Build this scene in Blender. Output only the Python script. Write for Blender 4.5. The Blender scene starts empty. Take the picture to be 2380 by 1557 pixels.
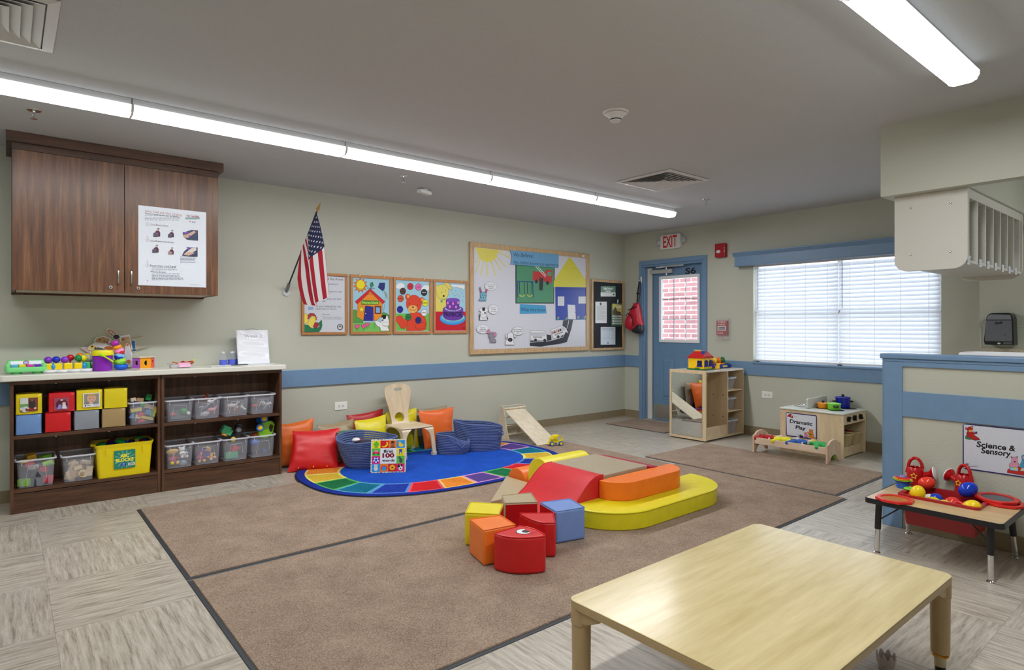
import bpy, bmesh, math, random
from mathutils import Vector, Matrix
random.seed(7)
PI = math.pi
SC = bpy.context.scene
COL = SC.collection
H = 2.641
WORLD_S = 2.0; EXPO = 2.05

# ---------------------------------------------------------------- materials
def lin(c):
    c = c / 255.0
    return c / 12.92 if c <= 0.04045 else ((c + 0.055) / 1.055) ** 2.4
def L3(rgb): return (lin(rgb[0]), lin(rgb[1]), lin(rgb[2]), 1.0)
MC = {}
def base_nodes(name):
    m = bpy.data.materials.new(name); m.use_nodes = True
    nt = m.node_tree; nt.nodes.clear()
    out = nt.nodes.new('ShaderNodeOutputMaterial'); p = nt.nodes.new('ShaderNodeBsdfPrincipled')
    nt.links.new(p.outputs[0], out.inputs[0])
    return m, nt, p, out
def coords(nt, scale=(1, 1, 1), kind='Object'):
    tc = nt.nodes.new('ShaderNodeTexCoord'); mp = nt.nodes.new('ShaderNodeMapping')
    mp.inputs['Scale'].default_value = scale
    nt.links.new(tc.outputs[kind], mp.inputs[0]); return mp.outputs[0]
def noise(nt, vec, scale, detail=3.0, rough=0.5):
    n = nt.nodes.new('ShaderNodeTexNoise'); n.inputs['Scale'].default_value = scale
    n.inputs['Detail'].default_value = detail; n.inputs['Roughness'].default_value = rough
    nt.links.new(vec, n.inputs['Vector']); return n.outputs[0]
def ramp(nt, fac, stops):
    r = nt.nodes.new('ShaderNodeValToRGB'); e = r.color_ramp.elements
    while len(e) > 1: e.remove(e[-1])
    e[0].position = stops[0][0]; e[0].color = L3(stops[0][1])
    for p, c in stops[1:]:
        k = e.new(p); k.color = L3(c)
    nt.links.new(fac, r.inputs[0]); return r.outputs[0]
def bump(nt, p, h, strength, dist=0.002):
    b = nt.nodes.new('ShaderNodeBump'); b.inputs['Strength'].default_value = strength
    b.inputs['Distance'].default_value = dist
    nt.links.new(h, b.inputs['Height']); nt.links.new(b.outputs[0], p.inputs['Normal'])
def mat(name, rgb, rough=0.5, metal=0.0, bmp=0.0, bs=60.0, var=0.03, spec=0.5, bd=0.002, emit=0.0, coat=0.0):
    if name in MC: return MC[name]
    m, nt, p, out = base_nodes(name)
    v = coords(nt); n = noise(nt, v, bs)
    lo = tuple(max(0, c * (1 - var)) for c in rgb); hi = tuple(min(255, c * (1 + var)) for c in rgb)
    nt.links.new(ramp(nt, n, [(0.3, lo), (0.7, hi)]), p.inputs['Base Color'])
    p.inputs['Roughness'].default_value = rough; p.inputs['Metallic'].default_value = metal
    p.inputs['Specular IOR Level'].default_value = spec
    if coat: p.inputs['Coat Weight'].default_value = coat
    if bmp: bump(nt, p, n, bmp, bd)
    if emit:
        p.inputs['Emission Color'].default_value = L3(rgb); p.inputs['Emission Strength'].default_value = emit
    MC[name] = m; return m
def C(rgb, rough=0.45, **k):                       # plain coloured plastic / paper, cached by colour
    nm = 'paint_%02x%02x%02x_%d' % (int(rgb[0]), int(rgb[1]), int(rgb[2]), int(rough * 100))
    k.setdefault('var', 0.008); return mat(nm, rgb, rough, **k)
def wood(name, dark, light, axis='z', scale=1.0, rough=0.4, stretch=14.0, bmpv=0.05, third=None):
    if name in MC: return MC[name]
    m, nt, p, out = base_nodes(name)
    s = {'x': (1, stretch, stretch), 'y': (stretch, 1, stretch), 'z': (stretch, stretch, 1)}[axis]
    v = coords(nt, tuple(a * scale for a in s))
    n1 = noise(nt, v, 1.6, 6.0, 0.62); n2 = noise(nt, v, 7.0, 4.0, 0.6)
    mx = nt.nodes.new('ShaderNodeMath'); mx.operation = 'MULTIPLY_ADD'
    nt.links.new(n2, mx.inputs[0]); mx.inputs[1].default_value = 0.35; nt.links.new(n1, mx.inputs[2])
    nt.links.new(ramp(nt, mx.outputs[0], [(0.45, dark), (0.66, third or tuple((a + b) / 2 for a, b in zip(dark, light))), (0.9, light)]), p.inputs['Base Color'])
    p.inputs['Roughness'].default_value = rough
    if bmpv: bump(nt, p, n2, bmpv, 0.001)
    MC[name] = m; return m
def clear_mix(name, rgb, alpha, rough=0.15):
    # translucent moulded plastic: part of the light passes straight through, the rest scatters
    if name in MC: return MC[name]
    m = bpy.data.materials.new(name); m.use_nodes = True; nt = m.node_tree; nt.nodes.clear()
    out = nt.nodes.new('ShaderNodeOutputMaterial'); mix = nt.nodes.new('ShaderNodeMixShader')
    t = nt.nodes.new('ShaderNodeBsdfTransparent'); p = nt.nodes.new('ShaderNodeBsdfPrincipled')
    v = coords(nt); n = noise(nt, v, 20)
    nt.links.new(ramp(nt, n, [(0.2, tuple(c * 0.96 for c in rgb)), (0.8, rgb)]), p.inputs['Base Color'])
    p.inputs['Roughness'].default_value = rough
    mix.inputs[0].default_value = alpha
    nt.links.new(t.outputs[0], mix.inputs[1]); nt.links.new(p.outputs[0], mix.inputs[2]); nt.links.new(mix.outputs[0], out.inputs[0])
    MC[name] = m; return m

def m_wall():
    if 'wall_paint' in MC: return MC['wall_paint']
    m, nt, p, out = base_nodes('wall_paint'); v = coords(nt)
    n = noise(nt, v, 90, 3); n2 = noise(nt, v, 1.3, 2)
    nt.links.new(ramp(nt, n2, [(0.3, (186, 188, 174)), (0.7, (191, 193, 179))]), p.inputs['Base Color'])
    p.inputs['Roughness'].default_value = 0.6; bump(nt, p, n, 0.35, 0.004)
    MC['wall_paint'] = m; return m
def m_ceiling():
    m, nt, p, out = base_nodes('ceiling_paint'); v = coords(nt)
    n = noise(nt, v, 110, 3)
    nt.links.new(ramp(nt, n, [(0.3, (188, 191, 194)), (0.7, (193, 196, 199))]), p.inputs['Base Color'])
    p.inputs['Roughness'].default_value = 0.8; bump(nt, p, n, 0.3, 0.004); return m
def m_floor():
    m, nt, p, out = base_nodes('travertine_vinyl_tile')
    tc = nt.nodes.new('ShaderNodeTexCoord')
    def mp(scale, loc=(0, 0, 0)):
        q = nt.nodes.new('ShaderNodeMapping'); q.inputs['Scale'].default_value = scale; q.inputs['Location'].default_value = loc
        nt.links.new(tc.outputs['Object'], q.inputs[0]); return q.outputs[0]
    c = 0.645
    sub = nt.nodes.new('ShaderNodeVectorMath'); sub.operation = 'ADD'
    nt.links.new(tc.outputs['Object'], sub.inputs[0]); sub.inputs[1].default_value = (-1.285 + 5 * c, 6.82 + 5 * c, 0.02)
    ck = nt.nodes.new('ShaderNodeTexChecker'); ck.inputs['Scale'].default_value = 1.0 / c
    nt.links.new(sub.outputs[0], ck.inputs[0])
    br = nt.nodes.new('ShaderNodeTexBrick'); br.offset = 0.0
    br.inputs['Scale'].default_value = 1.0; br.inputs['Mortar Size'].default_value = 0.0012; br.inputs['Mortar Smooth'].default_value = 0.6
    br.inputs['Brick Width'].default_value = c; br.inputs['Row Height'].default_value = c
    br.inputs['Color1'].default_value = (1, 1, 1, 1); br.inputs['Color2'].default_value = (0.86, 0.86, 0.86, 1); br.inputs['Mortar'].default_value = (0.55, 0.55, 0.55, 1)
    nt.links.new(sub.outputs[0], br.inputs[0])
    cols = []
    for sc in ((1.6, 19, 1), (19, 1.6, 1)):
        v = mp(sc); n = noise(nt, v, 2.4, 10, 0.74)
        cols.append(ramp(nt, n, [(0.34, (126, 116, 104)), (0.44, (165, 156, 143)), (0.55, (188, 180, 167)), (0.7, (210, 203, 191))]))
    mx = nt.nodes.new('ShaderNodeMix'); mx.data_type = 'RGBA'
    nt.links.new(ck.outputs['Fac'], mx.inputs[0]); nt.links.new(cols[0], mx.inputs[6]); nt.links.new(cols[1], mx.inputs[7])
    m2 = nt.nodes.new('ShaderNodeMix'); m2.data_type = 'RGBA'; m2.blend_type = 'MULTIPLY'; m2.inputs[0].default_value = 1
    nt.links.new(mx.outputs[2], m2.inputs[6]); nt.links.new(br.outputs[0], m2.inputs[7])
    nt.links.new(m2.outputs[2], p.inputs['Base Color'])
    p.inputs['Roughness'].default_value = 0.32; p.inputs['Specular IOR Level'].default_value = 0.4
    nb = noise(nt, mp((1, 1, 1)), 60, 4); bump(nt, p, nb, 0.06, 0.001)
    return m
def m_carpet(name, a, b, scale=170, dist=0.006):
    if name in MC: return MC[name]
    m, nt, p, out = base_nodes(name); v = coords(nt)
    n = noise(nt, v, scale, 3, 0.7); n2 = noise(nt, v, 5, 3, 0.6)
    mx = nt.nodes.new('ShaderNodeMath'); mx.operation = 'MULTIPLY_ADD'
    nt.links.new(n2, mx.inputs[0]); mx.inputs[1].default_value = 0.3; nt.links.new(n, mx.inputs[2])
    nt.links.new(ramp(nt, mx.outputs[0], [(0.45, a), (0.85, b)]), p.inputs['Base Color'])
    p.inputs['Roughness'].default_value = 0.95; p.inputs['Specular IOR Level'].default_value = 0.1
    bump(nt, p, n, 0.9, dist); MC[name] = m; return m
def m_brick():
    m, nt, p, out = base_nodes('red_brick_wall')
    tc = nt.nodes.new('ShaderNodeTexCoord'); mp = nt.nodes.new('ShaderNodeMapping'); mp.inputs['Rotation'].default_value = (PI / 2, 0, 0)
    nt.links.new(tc.outputs['Object'], mp.inputs[0])
    br = nt.nodes.new('ShaderNodeTexBrick'); br.inputs['Scale'].default_value = 1.0
    br.inputs['Brick Width'].default_value = 0.215; br.inputs['Row Height'].default_value = 0.075; br.inputs['Mortar Size'].default_value = 0.008
    br.inputs['Color1'].default_value = L3((148, 104, 108)); br.inputs['Color2'].default_value = L3((132, 86, 92)); br.inputs['Mortar'].default_value = L3((192, 190, 188))
    nt.links.new(mp.outputs[0], br.inputs[0]); nt.links.new(br.outputs[0], p.inputs['Base Color'])
    p.inputs['Roughness'].default_value = 0.9; return m

BLUE = mat('blue_trim_paint', (112, 144, 178), 0.38, bs=20, var=0.015)
OLIVE = mat('olive_baseboard_vinyl', (138, 124, 98), 0.5, bs=15)
WHITE = mat('white_plastic', (232, 232, 230), 0.35)
METAL = mat('brushed_steel', (200, 200, 200), 0.28, 1.0, bs=200, var=0.06)
CHROME = mat('polished_chrome', (225, 225, 228), 0.1, 1.0)
BLACK = mat('black_plastic', (22, 22, 24), 0.4)
RUBBER = mat('black_rubber_edging', (46, 50, 56), 0.6)
WALNUT = wood('walnut_laminate_upright', (58, 36, 26), (112, 76, 52), 'z', 1.5, 0.38, 12, 0.03)
WALNUT_Y = wood('walnut_laminate_lengthwise', (52, 33, 24), (104, 70, 48), 'y', 1.5, 0.38, 12, 0.03)
MAPLE = wood('maple_plywood_upright', (202, 176, 138), (228, 208, 174), 'z', 0.9, 0.38, 7, 0.02)
MAPLE_X = wood('maple_plywood_lengthwise', (202, 176, 138), (228, 208, 174), 'x', 0.9, 0.38, 7, 0.02)
MAPLE_T = wood('maple_laminate_tabletop', (204, 182, 134), (226, 208, 166), 'x', 0.9, 0.3, 5, 0.0)
PALE = wood('pale_birch_plywood', (206, 190, 164), (230, 218, 196), 'z', 1.2, 0.4, 8, 0.02)
OAK = wood('oak_frame', (176, 140, 100), (214, 184, 142), 'z', 3, 0.45, 9, 0.05)
BINP = clear_mix('clear_bin_plastic', (226, 230, 244), 0.27)
BINR = clear_mix('clear_bin_rim_plastic', (236, 239, 250), 0.6)

# ---------------------------------------------------------------- mesh builder
class B:
    def __init__(s): s.v = []; s.f = []; s.mi = []; s.mats = []; s.T = None; s.sm = []
    def mid(s, m):
        if m not in s.mats: s.mats.append(m)
        return s.mats.index(m)
    def add(s, vs, fs, m, smooth=False):
        o = len(s.v); k = s.mid(m)
        for p in vs:
            p = Vector(p); s.v.append(s.T @ p if s.T else p)
        for f in fs: s.f.append([i + o for i in f]); s.mi.append(k); s.sm.append(smooth)
    def box(s, x0, y0, z0, x1, y1, z1, m):
        s.frus((x0, y0, x1, y1), z0, (x0, y0, x1, y1), z1, m)
    def frus(s, a, z0, b, z1, m):
        v = [(a[0], a[1], z0), (a[2], a[1], z0), (a[2], a[3], z0), (a[0], a[3], z0), (b[0], b[1], z1), (b[2], b[1], z1), (b[2], b[3], z1), (b[0], b[3], z1)]
        s.add(v, [(3, 2, 1, 0), (4, 5, 6, 7), (0, 1, 5, 4), (1, 2, 6, 5), (2, 3, 7, 6), (3, 0, 4, 7)], m)
    def prism(s, pts, a, b, m, axis='z', smooth=False):
        n = len(pts)
        def P(q, w):
            return {'z': (q[0], q[1], w), 'y': (q[0], w, q[1]), 'x': (w, q[0], q[1])}[axis]
        v = [P(q, a) for q in pts] + [P(q, b) for q in pts]
        s.add(v, [list(range(n))[::-1], list(range(n, 2 * n))], m)
        s.add(v, [(i, (i + 1) % n, n + (i + 1) % n, n + i) for i in range(n)], m, smooth)
    def lathe(s, prof, m, n=24, c=(0, 0, 0), smooth=True, sx=1.0, sy=1.0):
        vs = []; fs = []; rings = []
        for r, z in prof:
            if r < 1e-6: rings.append([len(vs)]); vs.append((c[0], c[1], c[2] + z))
            else:
                rings.append(list(range(len(vs), len(vs) + n)))
                vs += [(c[0] + r * sx * math.cos(2 * PI * i / n), c[1] + r * sy * math.sin(2 * PI * i / n), c[2] + z) for i in range(n)]
        for A, Q in zip(rings, rings[1:]):
            for i in range(n):
                j = (i + 1) % n
                if len(A) == 1 and len(Q) == 1: break
                if len(A) == 1: fs.append((A[0], Q[j], Q[i]))
                elif len(Q) == 1: fs.append((A[i], A[j], Q[0]))
                else: fs.append((A[i], A[j], Q[j], Q[i]))
        s.add(vs, fs, m, smooth)
    def cyl(s, p0, p1, r, m, n=16, r1=None, smooth=True):
        s.tube([p0, p1], [r, r if r1 is None else r1], m, n, smooth=smooth)
    def tube(s, path, r, m, n=10, closed=False, smooth=True, caps=True, flat=1.0):
        P = [Vector(p) for p in path]; k = len(P)
        rs = r if isinstance(r, (list, tuple)) else [r] * k
        vs = []; fs = []; up = None
        for i in range(k):
            if closed: t = P[(i + 1) % k] - P[i - 1]
            else: t = P[min(i + 1, k - 1)] - P[max(i - 1, 0)]
            t.normalize()
            if up is None:
                up = Vector((0, 0, 1)) if abs(t.z) < 0.9 else Vector((1, 0, 0))
            u = (up - t * up.dot(t)).normalized(); w = t.cross(u); up = u
            for a in range(n):
                g = 2 * PI * a / n
                vs.append(P[i] + u * (math.cos(g) * rs[i] * flat) + w * (math.sin(g) * rs[i]))
        for i in range(k if closed else k - 1):
            j = (i + 1) % k
            for a in range(n):
                b = (a + 1) % n; fs.append((i * n + a, i * n + b, j * n + b, j * n + a))
        s.add(vs, fs, m, smooth)
        if caps and not closed:
            s.add(vs[:n], [list(range(n))[::-1]], m); s.add(vs[-n:], [list(range(n))], m)
    def ell(s, c, r, m, n=16, rot=None):
        k = max(6, n // 2); vs = []; fs = []
        R = rot or Matrix.Identity(3)
        pr = [(math.sin(PI * i / k), -math.cos(PI * i / k)) for i in range(k + 1)]
        o = B(); o.lathe(pr, m, n)
        vs = [Vector(c) + R @ Vector((p.x * r[0], p.y * r[1], p.z * r[2])) for p in o.v]
        s.add(vs, o.f, m, True)
    def grid(s, fn, nu, nv, m, smooth=True, mf=None):
        vs = [fn(i / nu, j / nv) for j in range(nv + 1) for i in range(nu + 1)]
        o = len(s.v); s.add(vs, [], m)
        for j in range(nv):
            for i in range(nu):
                a = o + j * (nu + 1) + i
                s.f.append([a, a + 1, a + nu + 2, a + nu + 1]); s.mi.append(s.mid(mf(i, j) if mf else m)); s.sm.append(smooth)
    def build(s, name, parent=None, bevel=0.0, seg=2, sub=0, solid=0.0, loc=None, rz=0.0, recalc=True, wn=False, merge=False, rot=None):
        me = bpy.data.meshes.new(name); me.from_pydata([tuple(v) for v in s.v], [], s.f)
        for m in s.mats: me.materials.append(m)
        me.polygons.foreach_set('material_index', s.mi); me.polygons.foreach_set('use_smooth', s.sm)
        merge = merge or bevel > 0
        if recalc or merge:
            bm = bmesh.new(); bm.from_mesh(me)
            if merge: bmesh.ops.remove_doubles(bm, verts=bm.verts, dist=1e-5)
            if recalc: bmesh.ops.recalc_face_normals(bm, faces=bm.faces)
            bm.to_mesh(me); bm.free()
        me.update()
        if any(s.sm): me.set_sharp_from_angle(angle=0.7)
        o = bpy.data.objects.new(name, me); COL.objects.link(o)
        if parent: o.parent = parent
        if loc: o.location = loc
        if rz: o.rotation_euler = (0, 0, rz)
        if rot: o.rotation_euler = rot
        if solid:
            q = o.modifiers.new('thickness', 'SOLIDIFY'); q.thickness = solid; q.offset = 0
        if bevel:
            q = o.modifiers.new('rounded_edges', 'BEVEL'); q.width = bevel; q.segments = seg; q.limit_method = 'ANGLE'; q.angle_limit = 0.6
        if sub:
            q = o.modifiers.new('smoothing', 'SUBSURF'); q.levels = sub; q.render_levels = sub
        return o
def tag(o, label, cat, group=None):
    o['label'] = label; o['category'] = cat
    if group: o['group'] = group
    return o
def thing(name, label, cat, loc=(0, 0, 0), rz=0.0, group=None):
    o = bpy.data.objects.new(name, None); COL.objects.link(o); o.empty_display_size = 0.05
    o.location = loc; o.rotation_euler = (0, 0, rz); return tag(o, label, cat, group)
def struct(o): o['kind'] = 'structure'; return o
def sempty(name, loc=(0, 0, 0)):
    o = bpy.data.objects.new(name, None); COL.objects.link(o); o.location = loc; return struct(o)
def dup(root, loc=None, rz=None, label=None, group=None):
    r = root.copy(); COL.objects.link(r)
    if loc: r.location = loc
    if rz is not None: r.rotation_euler = (0, 0, rz)
    if label: r['label'] = label
    if group: r['group'] = group
    for ch in list(root.children):
        c = ch.copy(); COL.objects.link(c); c.parent = r
        for g in list(ch.children):
            d = g.copy(); COL.objects.link(d); d.parent = c
    return r
def rrect(x0, y0, x1, y1, r, n=5):
    pts = []
    for cx, cy, a in ((x1 - r, y1 - r, 0), (x0 + r, y1 - r, 90), (x0 + r, y0 + r, 180), (x1 - r, y0 + r, 270)):
        for i in range(n + 1):
            g = math.radians(a + 90 * i / n); pts.append((cx + r * math.cos(g), cy + r * math.sin(g)))
    return pts
def frame(o, x, y=None):
    x = Vector(x).normalized(); z = Vector((0, 0, 1)) if y is None else x.cross(Vector(y)).normalized()
    y = z.cross(x).normalized(); M = Matrix((x, y, z)).transposed().to_4x4(); M.translation = Vector(o); return M

# ---------------------------------------------------------------- flat art (prints, labels, signs)
TXT = {}
def text_mesh(s, bold=0.0, shear=0.0):
    k = (s, bold, shear)
    if k in TXT: return TXT[k]
    cu = bpy.data.curves.new('lettering', 'FONT'); cu.body = s; cu.size = 1.0; cu.offset = bold; cu.shear = shear
    cu.resolution_u = 3; cu.fill_mode = 'FRONT' if hasattr(cu, 'fill_mode') else 'FRONT'
    ob = bpy.data.objects.new('lettering', cu); COL.objects.link(ob)
    dg = bpy.context.evaluated_depsgraph_get(); dg.update()
    me = bpy.data.meshes.new_from_object(ob.evaluated_get(dg))
    vs = [(v.co.x, v.co.y) for v in me.vertices]; fs = [list(p.vertices) for p in me.polygons]
    bpy.data.objects.remove(ob); bpy.data.curves.remove(cu); bpy.data.meshes.remove(me)
    xs = [v[0] for v in vs] or [0]; TXT[k] = (vs, fs, min(xs), max(xs)); return TXT[k]
class Art:
    """Print on a plane. World rectangle: origin O = bottom left, U, V spanning vectors, N outward.
    quad = (TL, TR, BR, BL) drawing coordinates of the same rectangle."""
    def __init__(s, O, U, V, N, quad=None, step=0.00005, rough=0.5):
        s.O = Vector(O); s.U = Vector(U); s.V = Vector(V); s.N = Vector(N).normalized(); s.q = quad; s.k = 0; s.b = B(); s.step = step; s.rough = rough; s.base = 0.0
    def uv(s, p):
        if not s.q: return p
        (ax, ay), (bx, by), (cx, cy), (dx, dy) = s.q
        t = (p[0] - ax) / (bx - ax); hl = dy - ay; hr = cy - by
        top = ay + (by - ay) * t; bot = dy + (cy - dy) * t
        u = t * hr / (t * hr + (1 - t) * hl)
        return (u, (bot - p[1]) / (bot - top))
    def P(s, p):
        u, v = s.uv(p); return s.O + s.U * u + s.V * v + s.N * (s.base + s.step * s.k)
    def poly(s, pts, rgb, same=False):
        if not same: s.k += 1
        s.b.add([s.P(p) for p in pts], [list(range(len(pts)))], C(rgb, s.rough)); return s
    def rect(s, x0, y0, x1, y1, rgb, same=False): return s.poly([(x0, y0), (x1, y0), (x1, y1), (x0, y1)], rgb, same)
    def circ(s, x, y, rx, rgb, ry=None, n=20, out=None, ow=None):
        ry = ry or rx
        if out: s.poly([(x + (rx + ow) * math.cos(2 * PI * i / n), y + (ry + ow) * math.sin(2 * PI * i / n)) for i in range(n)], out)
        return s.poly([(x + rx * math.cos(2 * PI * i / n), y + ry * math.sin(2 * PI * i / n)) for i in range(n)], rgb)
    def line(s, pts, w, rgb, closed=False):
        s.k += 1; q = list(pts) + ([pts[0]] if closed else [])
        for a, b in zip(q, q[1:]):
            dx, dy = b[0] - a[0], b[1] - a[1]; l = math.hypot(dx, dy) or 1; ox, oy = -dy / l * w / 2, dx / l * w / 2; ex, ey = dx / l * w * .3, dy / l * w * .3
            s.b.add([s.P(p) for p in ((a[0] - ex + ox, a[1] - ey + oy), (b[0] + ex + ox, b[1] + ey + oy), (b[0] + ex - ox, b[1] + ey - oy), (a[0] - ex - ox, a[1] - ey - oy))], [(0, 1, 2, 3)], C(rgb, s.rough))
        return s
    def opoly(s, pts, rgb, out=(20, 20, 20), w=2): s.poly(pts, rgb); return s.line(pts, w, out, True)
    def text(s, x, y, t, h, rgb, wid=None, bold=0.0, shear=0.0, ang=0.0, center=False):
        """x, y baseline left; h cap height; drawing coordinates (y down when a quad is used)"""
        s.k += 1; vs, fs, a, b = text_mesh(t, bold, shear); sc = h / 0.64; sx = (wid / (b - a)) if wid else sc
        ca, sa = math.cos(ang), math.sin(ang)
        x0 = x - (b - a) * sx / 2 if center else x; out = []
        for vx, vy in vs:
            ux = (vx - a) * sx; uy = vy * sc
            ux_, uy_ = (sa, -ca) if s.q else (-sa, ca)
            out.append(s.P((x0 + ux * ca + uy * ux_, y + ux * sa + uy * uy_)))
        s.b.add(out, fs, C(rgb, s.rough)); return s
    def lines(s, x0, y0, x1, n, dy, h, rgb, ragged=0.2):     # rows of unreadably small type
        s.k += 1; rnd = random.Random(int(x0 * 7 + y0 * 3))
        for i in range(n):
            x = x0; y = y0 + i * dy; xe = x1 - (x1 - x0) * ragged * rnd.random()
            while x < xe:
                w = (x1 - x0) * (0.04 + 0.09 * rnd.random()); w = min(w, xe - x)
                s.b.add([s.P(p) for p in ((x, y), (x + w, y), (x + w, y + h), (x, y + h))], [(0, 1, 2, 3)], C(rgb, s.rough)); x += w + (x1 - x0) * 0.02
        return s
    def build(s, name, parent=None): return s.b.build(name, parent, recalc=False)
# ================================================================= ROOM
WALL = m_wall(); CEIL = m_ceiling(); FLOOR = m_floor()
b = B(); b.box(-0.14, -8.8, -0.1, 7.8, 0.14, 0, FLOOR); struct(b.build('floor'))
b = B(); b.box(-0.14, -8.8, H, 7.8, 0.14, H + 0.1, CEIL); struct(b.build('ceiling'))
b = B(); b.box(-0.14, -8.8, 0, 0, 0.14, H, WALL); struct(b.build('wall_left'))
b = B(); b.box(7.6, -8.6, 0, 7.74, 0, H, WALL); struct(b.build('wall_right'))
b = B(); b.box(0, -8.74, 0, 7.74, -8.6, H, WALL); struct(b.build('wall_front'))
b = B()
b.box(0, 0, 0, 0.275, 0.14, H, WALL); b.box(0.275, 0, 2.24, 1.369, 0.14, H, WALL); b.box(1.369, 0, 0, 1.995, 0.14, H, WALL)
b.box(1.995, 0, 0, 3.935, 0.14, 0.875, WALL); b.box(1.995, 0, 2.09, 3.935, 0.14, H, WALL); b.box(3.935, 0, 0, 7.6, 0.14, H, WALL)
struct(b.build('wall_back'))
b = B(); b.box(4.27, -0.14, 0, 7.6, 0, H, WALL); struct(b.build('wall_alcove'))
# half wall with its boards and cap
b = B(); b.box(4.295, -2.465, 0, 7.0, -2.34, 1.10, WALL); hw = struct(b.build('wall_partition'))
b = B(); b.prism(rrect(4.27, -2.49, 7.0, -2.315, 0.008, 3), 1.105, 1.137, BLUE); b.box(4.282, -2.48, 1.085, 7.0, -2.325, 1.105, BLUE)
b.build('cap', hw, bevel=0.006)
b = B(); b.box(4.29, -2.478, 0.0, 4.402, -2.465, 1.085, BLUE); b.build('post_board', hw, bevel=0.002)
b = B(); b.box(4.283, -2.478, 0, 4.295, -2.33, 1.085, BLUE); b.build('end_board', hw, bevel=0.002)
for z0, z1 in ((1.055, 1.085), (0.731, 0.894)):
    b = B(); b.box(4.402, -2.478, z0, 7.0, -2.465, z1, BLUE); b.build('rail_board', hw, bevel=0.002)
b = B(); b.box(4.402, -2.476, 0, 7.0, -2.465, 0.104, OLIVE); b.build('base_strip', hw, bevel=0.003)
# soffit: front beam and the side beam the cubbies hang from
b = B(); b.prism([(4.276, -2.485), (7.6, -2.485), (7.6, -2.39), (4.745, -2.39), (4.745, -0.14), (4.276, -0.14)], 2.18, H, WALL)
struct(b.build('wall_soffit'))
# rails, baseboards
n_trim = [0]
def trim(bb, **k):
    n_trim[0] += 1; return struct(bb.build('trim_%d' % n_trim[0], **k))
b = B(); b.box(0, -8.6, 0.734, 0.018, 0, 0.898, BLUE); trim(b, bevel=0.004)
b = B(); b.box(0.018, -0.018, 0.734, 0.275, 0, 0.896, BLUE); trim(b, bevel=0.004)
b = B(); b.box(1.369, -0.018, 0.724, 4.27, 0, 0.888, BLUE); b.box(1.995, -0.03, 0.866, 4.1, 0.0, 0.888, BLUE); trim(b, bevel=0.004)
b = B(); b.box(0, -8.6, 0, 0.012, 0, 0.106, OLIVE); b.prism([(0.012, 0), (0.024, 0), (0.012, 0.014)], -8.6, 0, OLIVE, 'y'); struct(b.build('baseboard_left'))
b = B(); b.box(0.012, -0.012, 0, 0.275, 0, 0.106, OLIVE); b.box(1.369, -0.012, 0, 4.27, 0, 0.106, OLIVE); struct(b.build('baseboard_back'))
# ---- door
door = sempty('door_1', (0.335, 0.0, 0.0))
b = B(); ox = -0.335
b.box(0.275 + ox, -0.02, 0, 0.335 + ox, 0.02, 2.18, BLUE); b.box(0.3351 + ox, -0.006, 0, 0.36 + ox, 0.14, 2.1499, BLUE); b.box(0.3601 + ox, 0.03, 0, 0.372 + ox, 0.1399, 2.1499, BLUE)
b.box(1.31 + ox, -0.02, 0, 1.369 + ox, 0.02, 2.18, BLUE); b.box(1.285 + ox, -0.006, 0, 1.3099 + ox, 0.14, 2.1499, BLUE)
b.box(0.275 + ox, -0.02, 2.1801, 1.369 + ox, 0.02, 2.24, BLUE); b.box(0.3351 + ox, -0.006, 2.15, 1.3099 + ox, 0.14, 2.1799, BLUE)
b.build('door_frame', door, bevel=0.003)
b = B(); b.box(0.372 + ox, 0.05, 0, 0.446 + ox, 0.075, 2.14, C((214, 212, 204))); b.build('weather_strip', door, bevel=0.003)
DB = mat('door_blue_paint', (104, 138, 172), 0.35, bs=15, var=0.015)
b = B(); y0, y1 = 0.088, 0.13
b.box(0.376 + ox, y0, 0.01, 0.575 + ox, y1, 2.15, DB); b.box(1.185 + ox, y0, 0.01, 1.285 + ox, y1, 2.15, DB)
b.box(0.575 + ox, y0, 0.01, 1.185 + ox, y1, 1.115, DB); b.box(0.575 + ox, y0, 1.99, 1.185 + ox, y1, 2.15, DB)
leaf = b.build('door_leaf', door)
for x0, x1 in ((0.585, 0.81), (0.945, 1.17)):
    b = B(); z0, z1 = 0.30, 0.885
    b.prism([(x0 + ox, z0), (x1 + ox, z0), (x1 + ox, z1), (x0 + ox, z1)], y0 - 0.004, y0, DB, 'y')
    T = Matrix(((1, 0, 0, 0), (0, 0, -1, 0), (0, 1, 0, 0), (0, 0, 0, 1)))
    b.T = T; b.frus((x0 + ox + .03, z0 + .03, x1 + ox - .03, z1 - .03), -y0 + .004, (x0 + ox + .055, z0 + .055, x1 + ox - .055, z1 - .055), -y0 + .014, DB)
    b.build('raised_panel', leaf, bevel=0.003)
b = B(); b.box(0.455 + ox, y0 - 0.004, 0.026, 1.275 + ox, y0, 0.222, METAL)
for x in (0.47, 0.86, 1.26):
    for z in (0.04, 0.208): b.ell((x + ox, y0 - 0.005, z), (0.004, 0.003, 0.004), CHROME, 8)
b.build('kick_plate', leaf)
WF = C((236, 238, 240))
b = B(); a = (0.552 + ox, 1.095, 1.204 + ox, 2.01); c_ = (0.594 + ox, 1.134, 1.170 + ox, 1.968)
b.box(a[0], y0 - 0.014, a[1], c_[0], y0, a[3], WF); b.box(c_[2], y0 - 0.014, a[1], a[2], y0, a[3], WF)
b.box(c_[0], y0 - 0.014, a[1], c_[2], y0, c_[1], WF); b.box(c_[0], y0 - 0.014, c_[3], c_[2], y0, a[3], WF)
gf = b.build('glazing_frame', leaf, bevel=0.003)
b = B(); GR = C((150, 156, 158))
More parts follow.
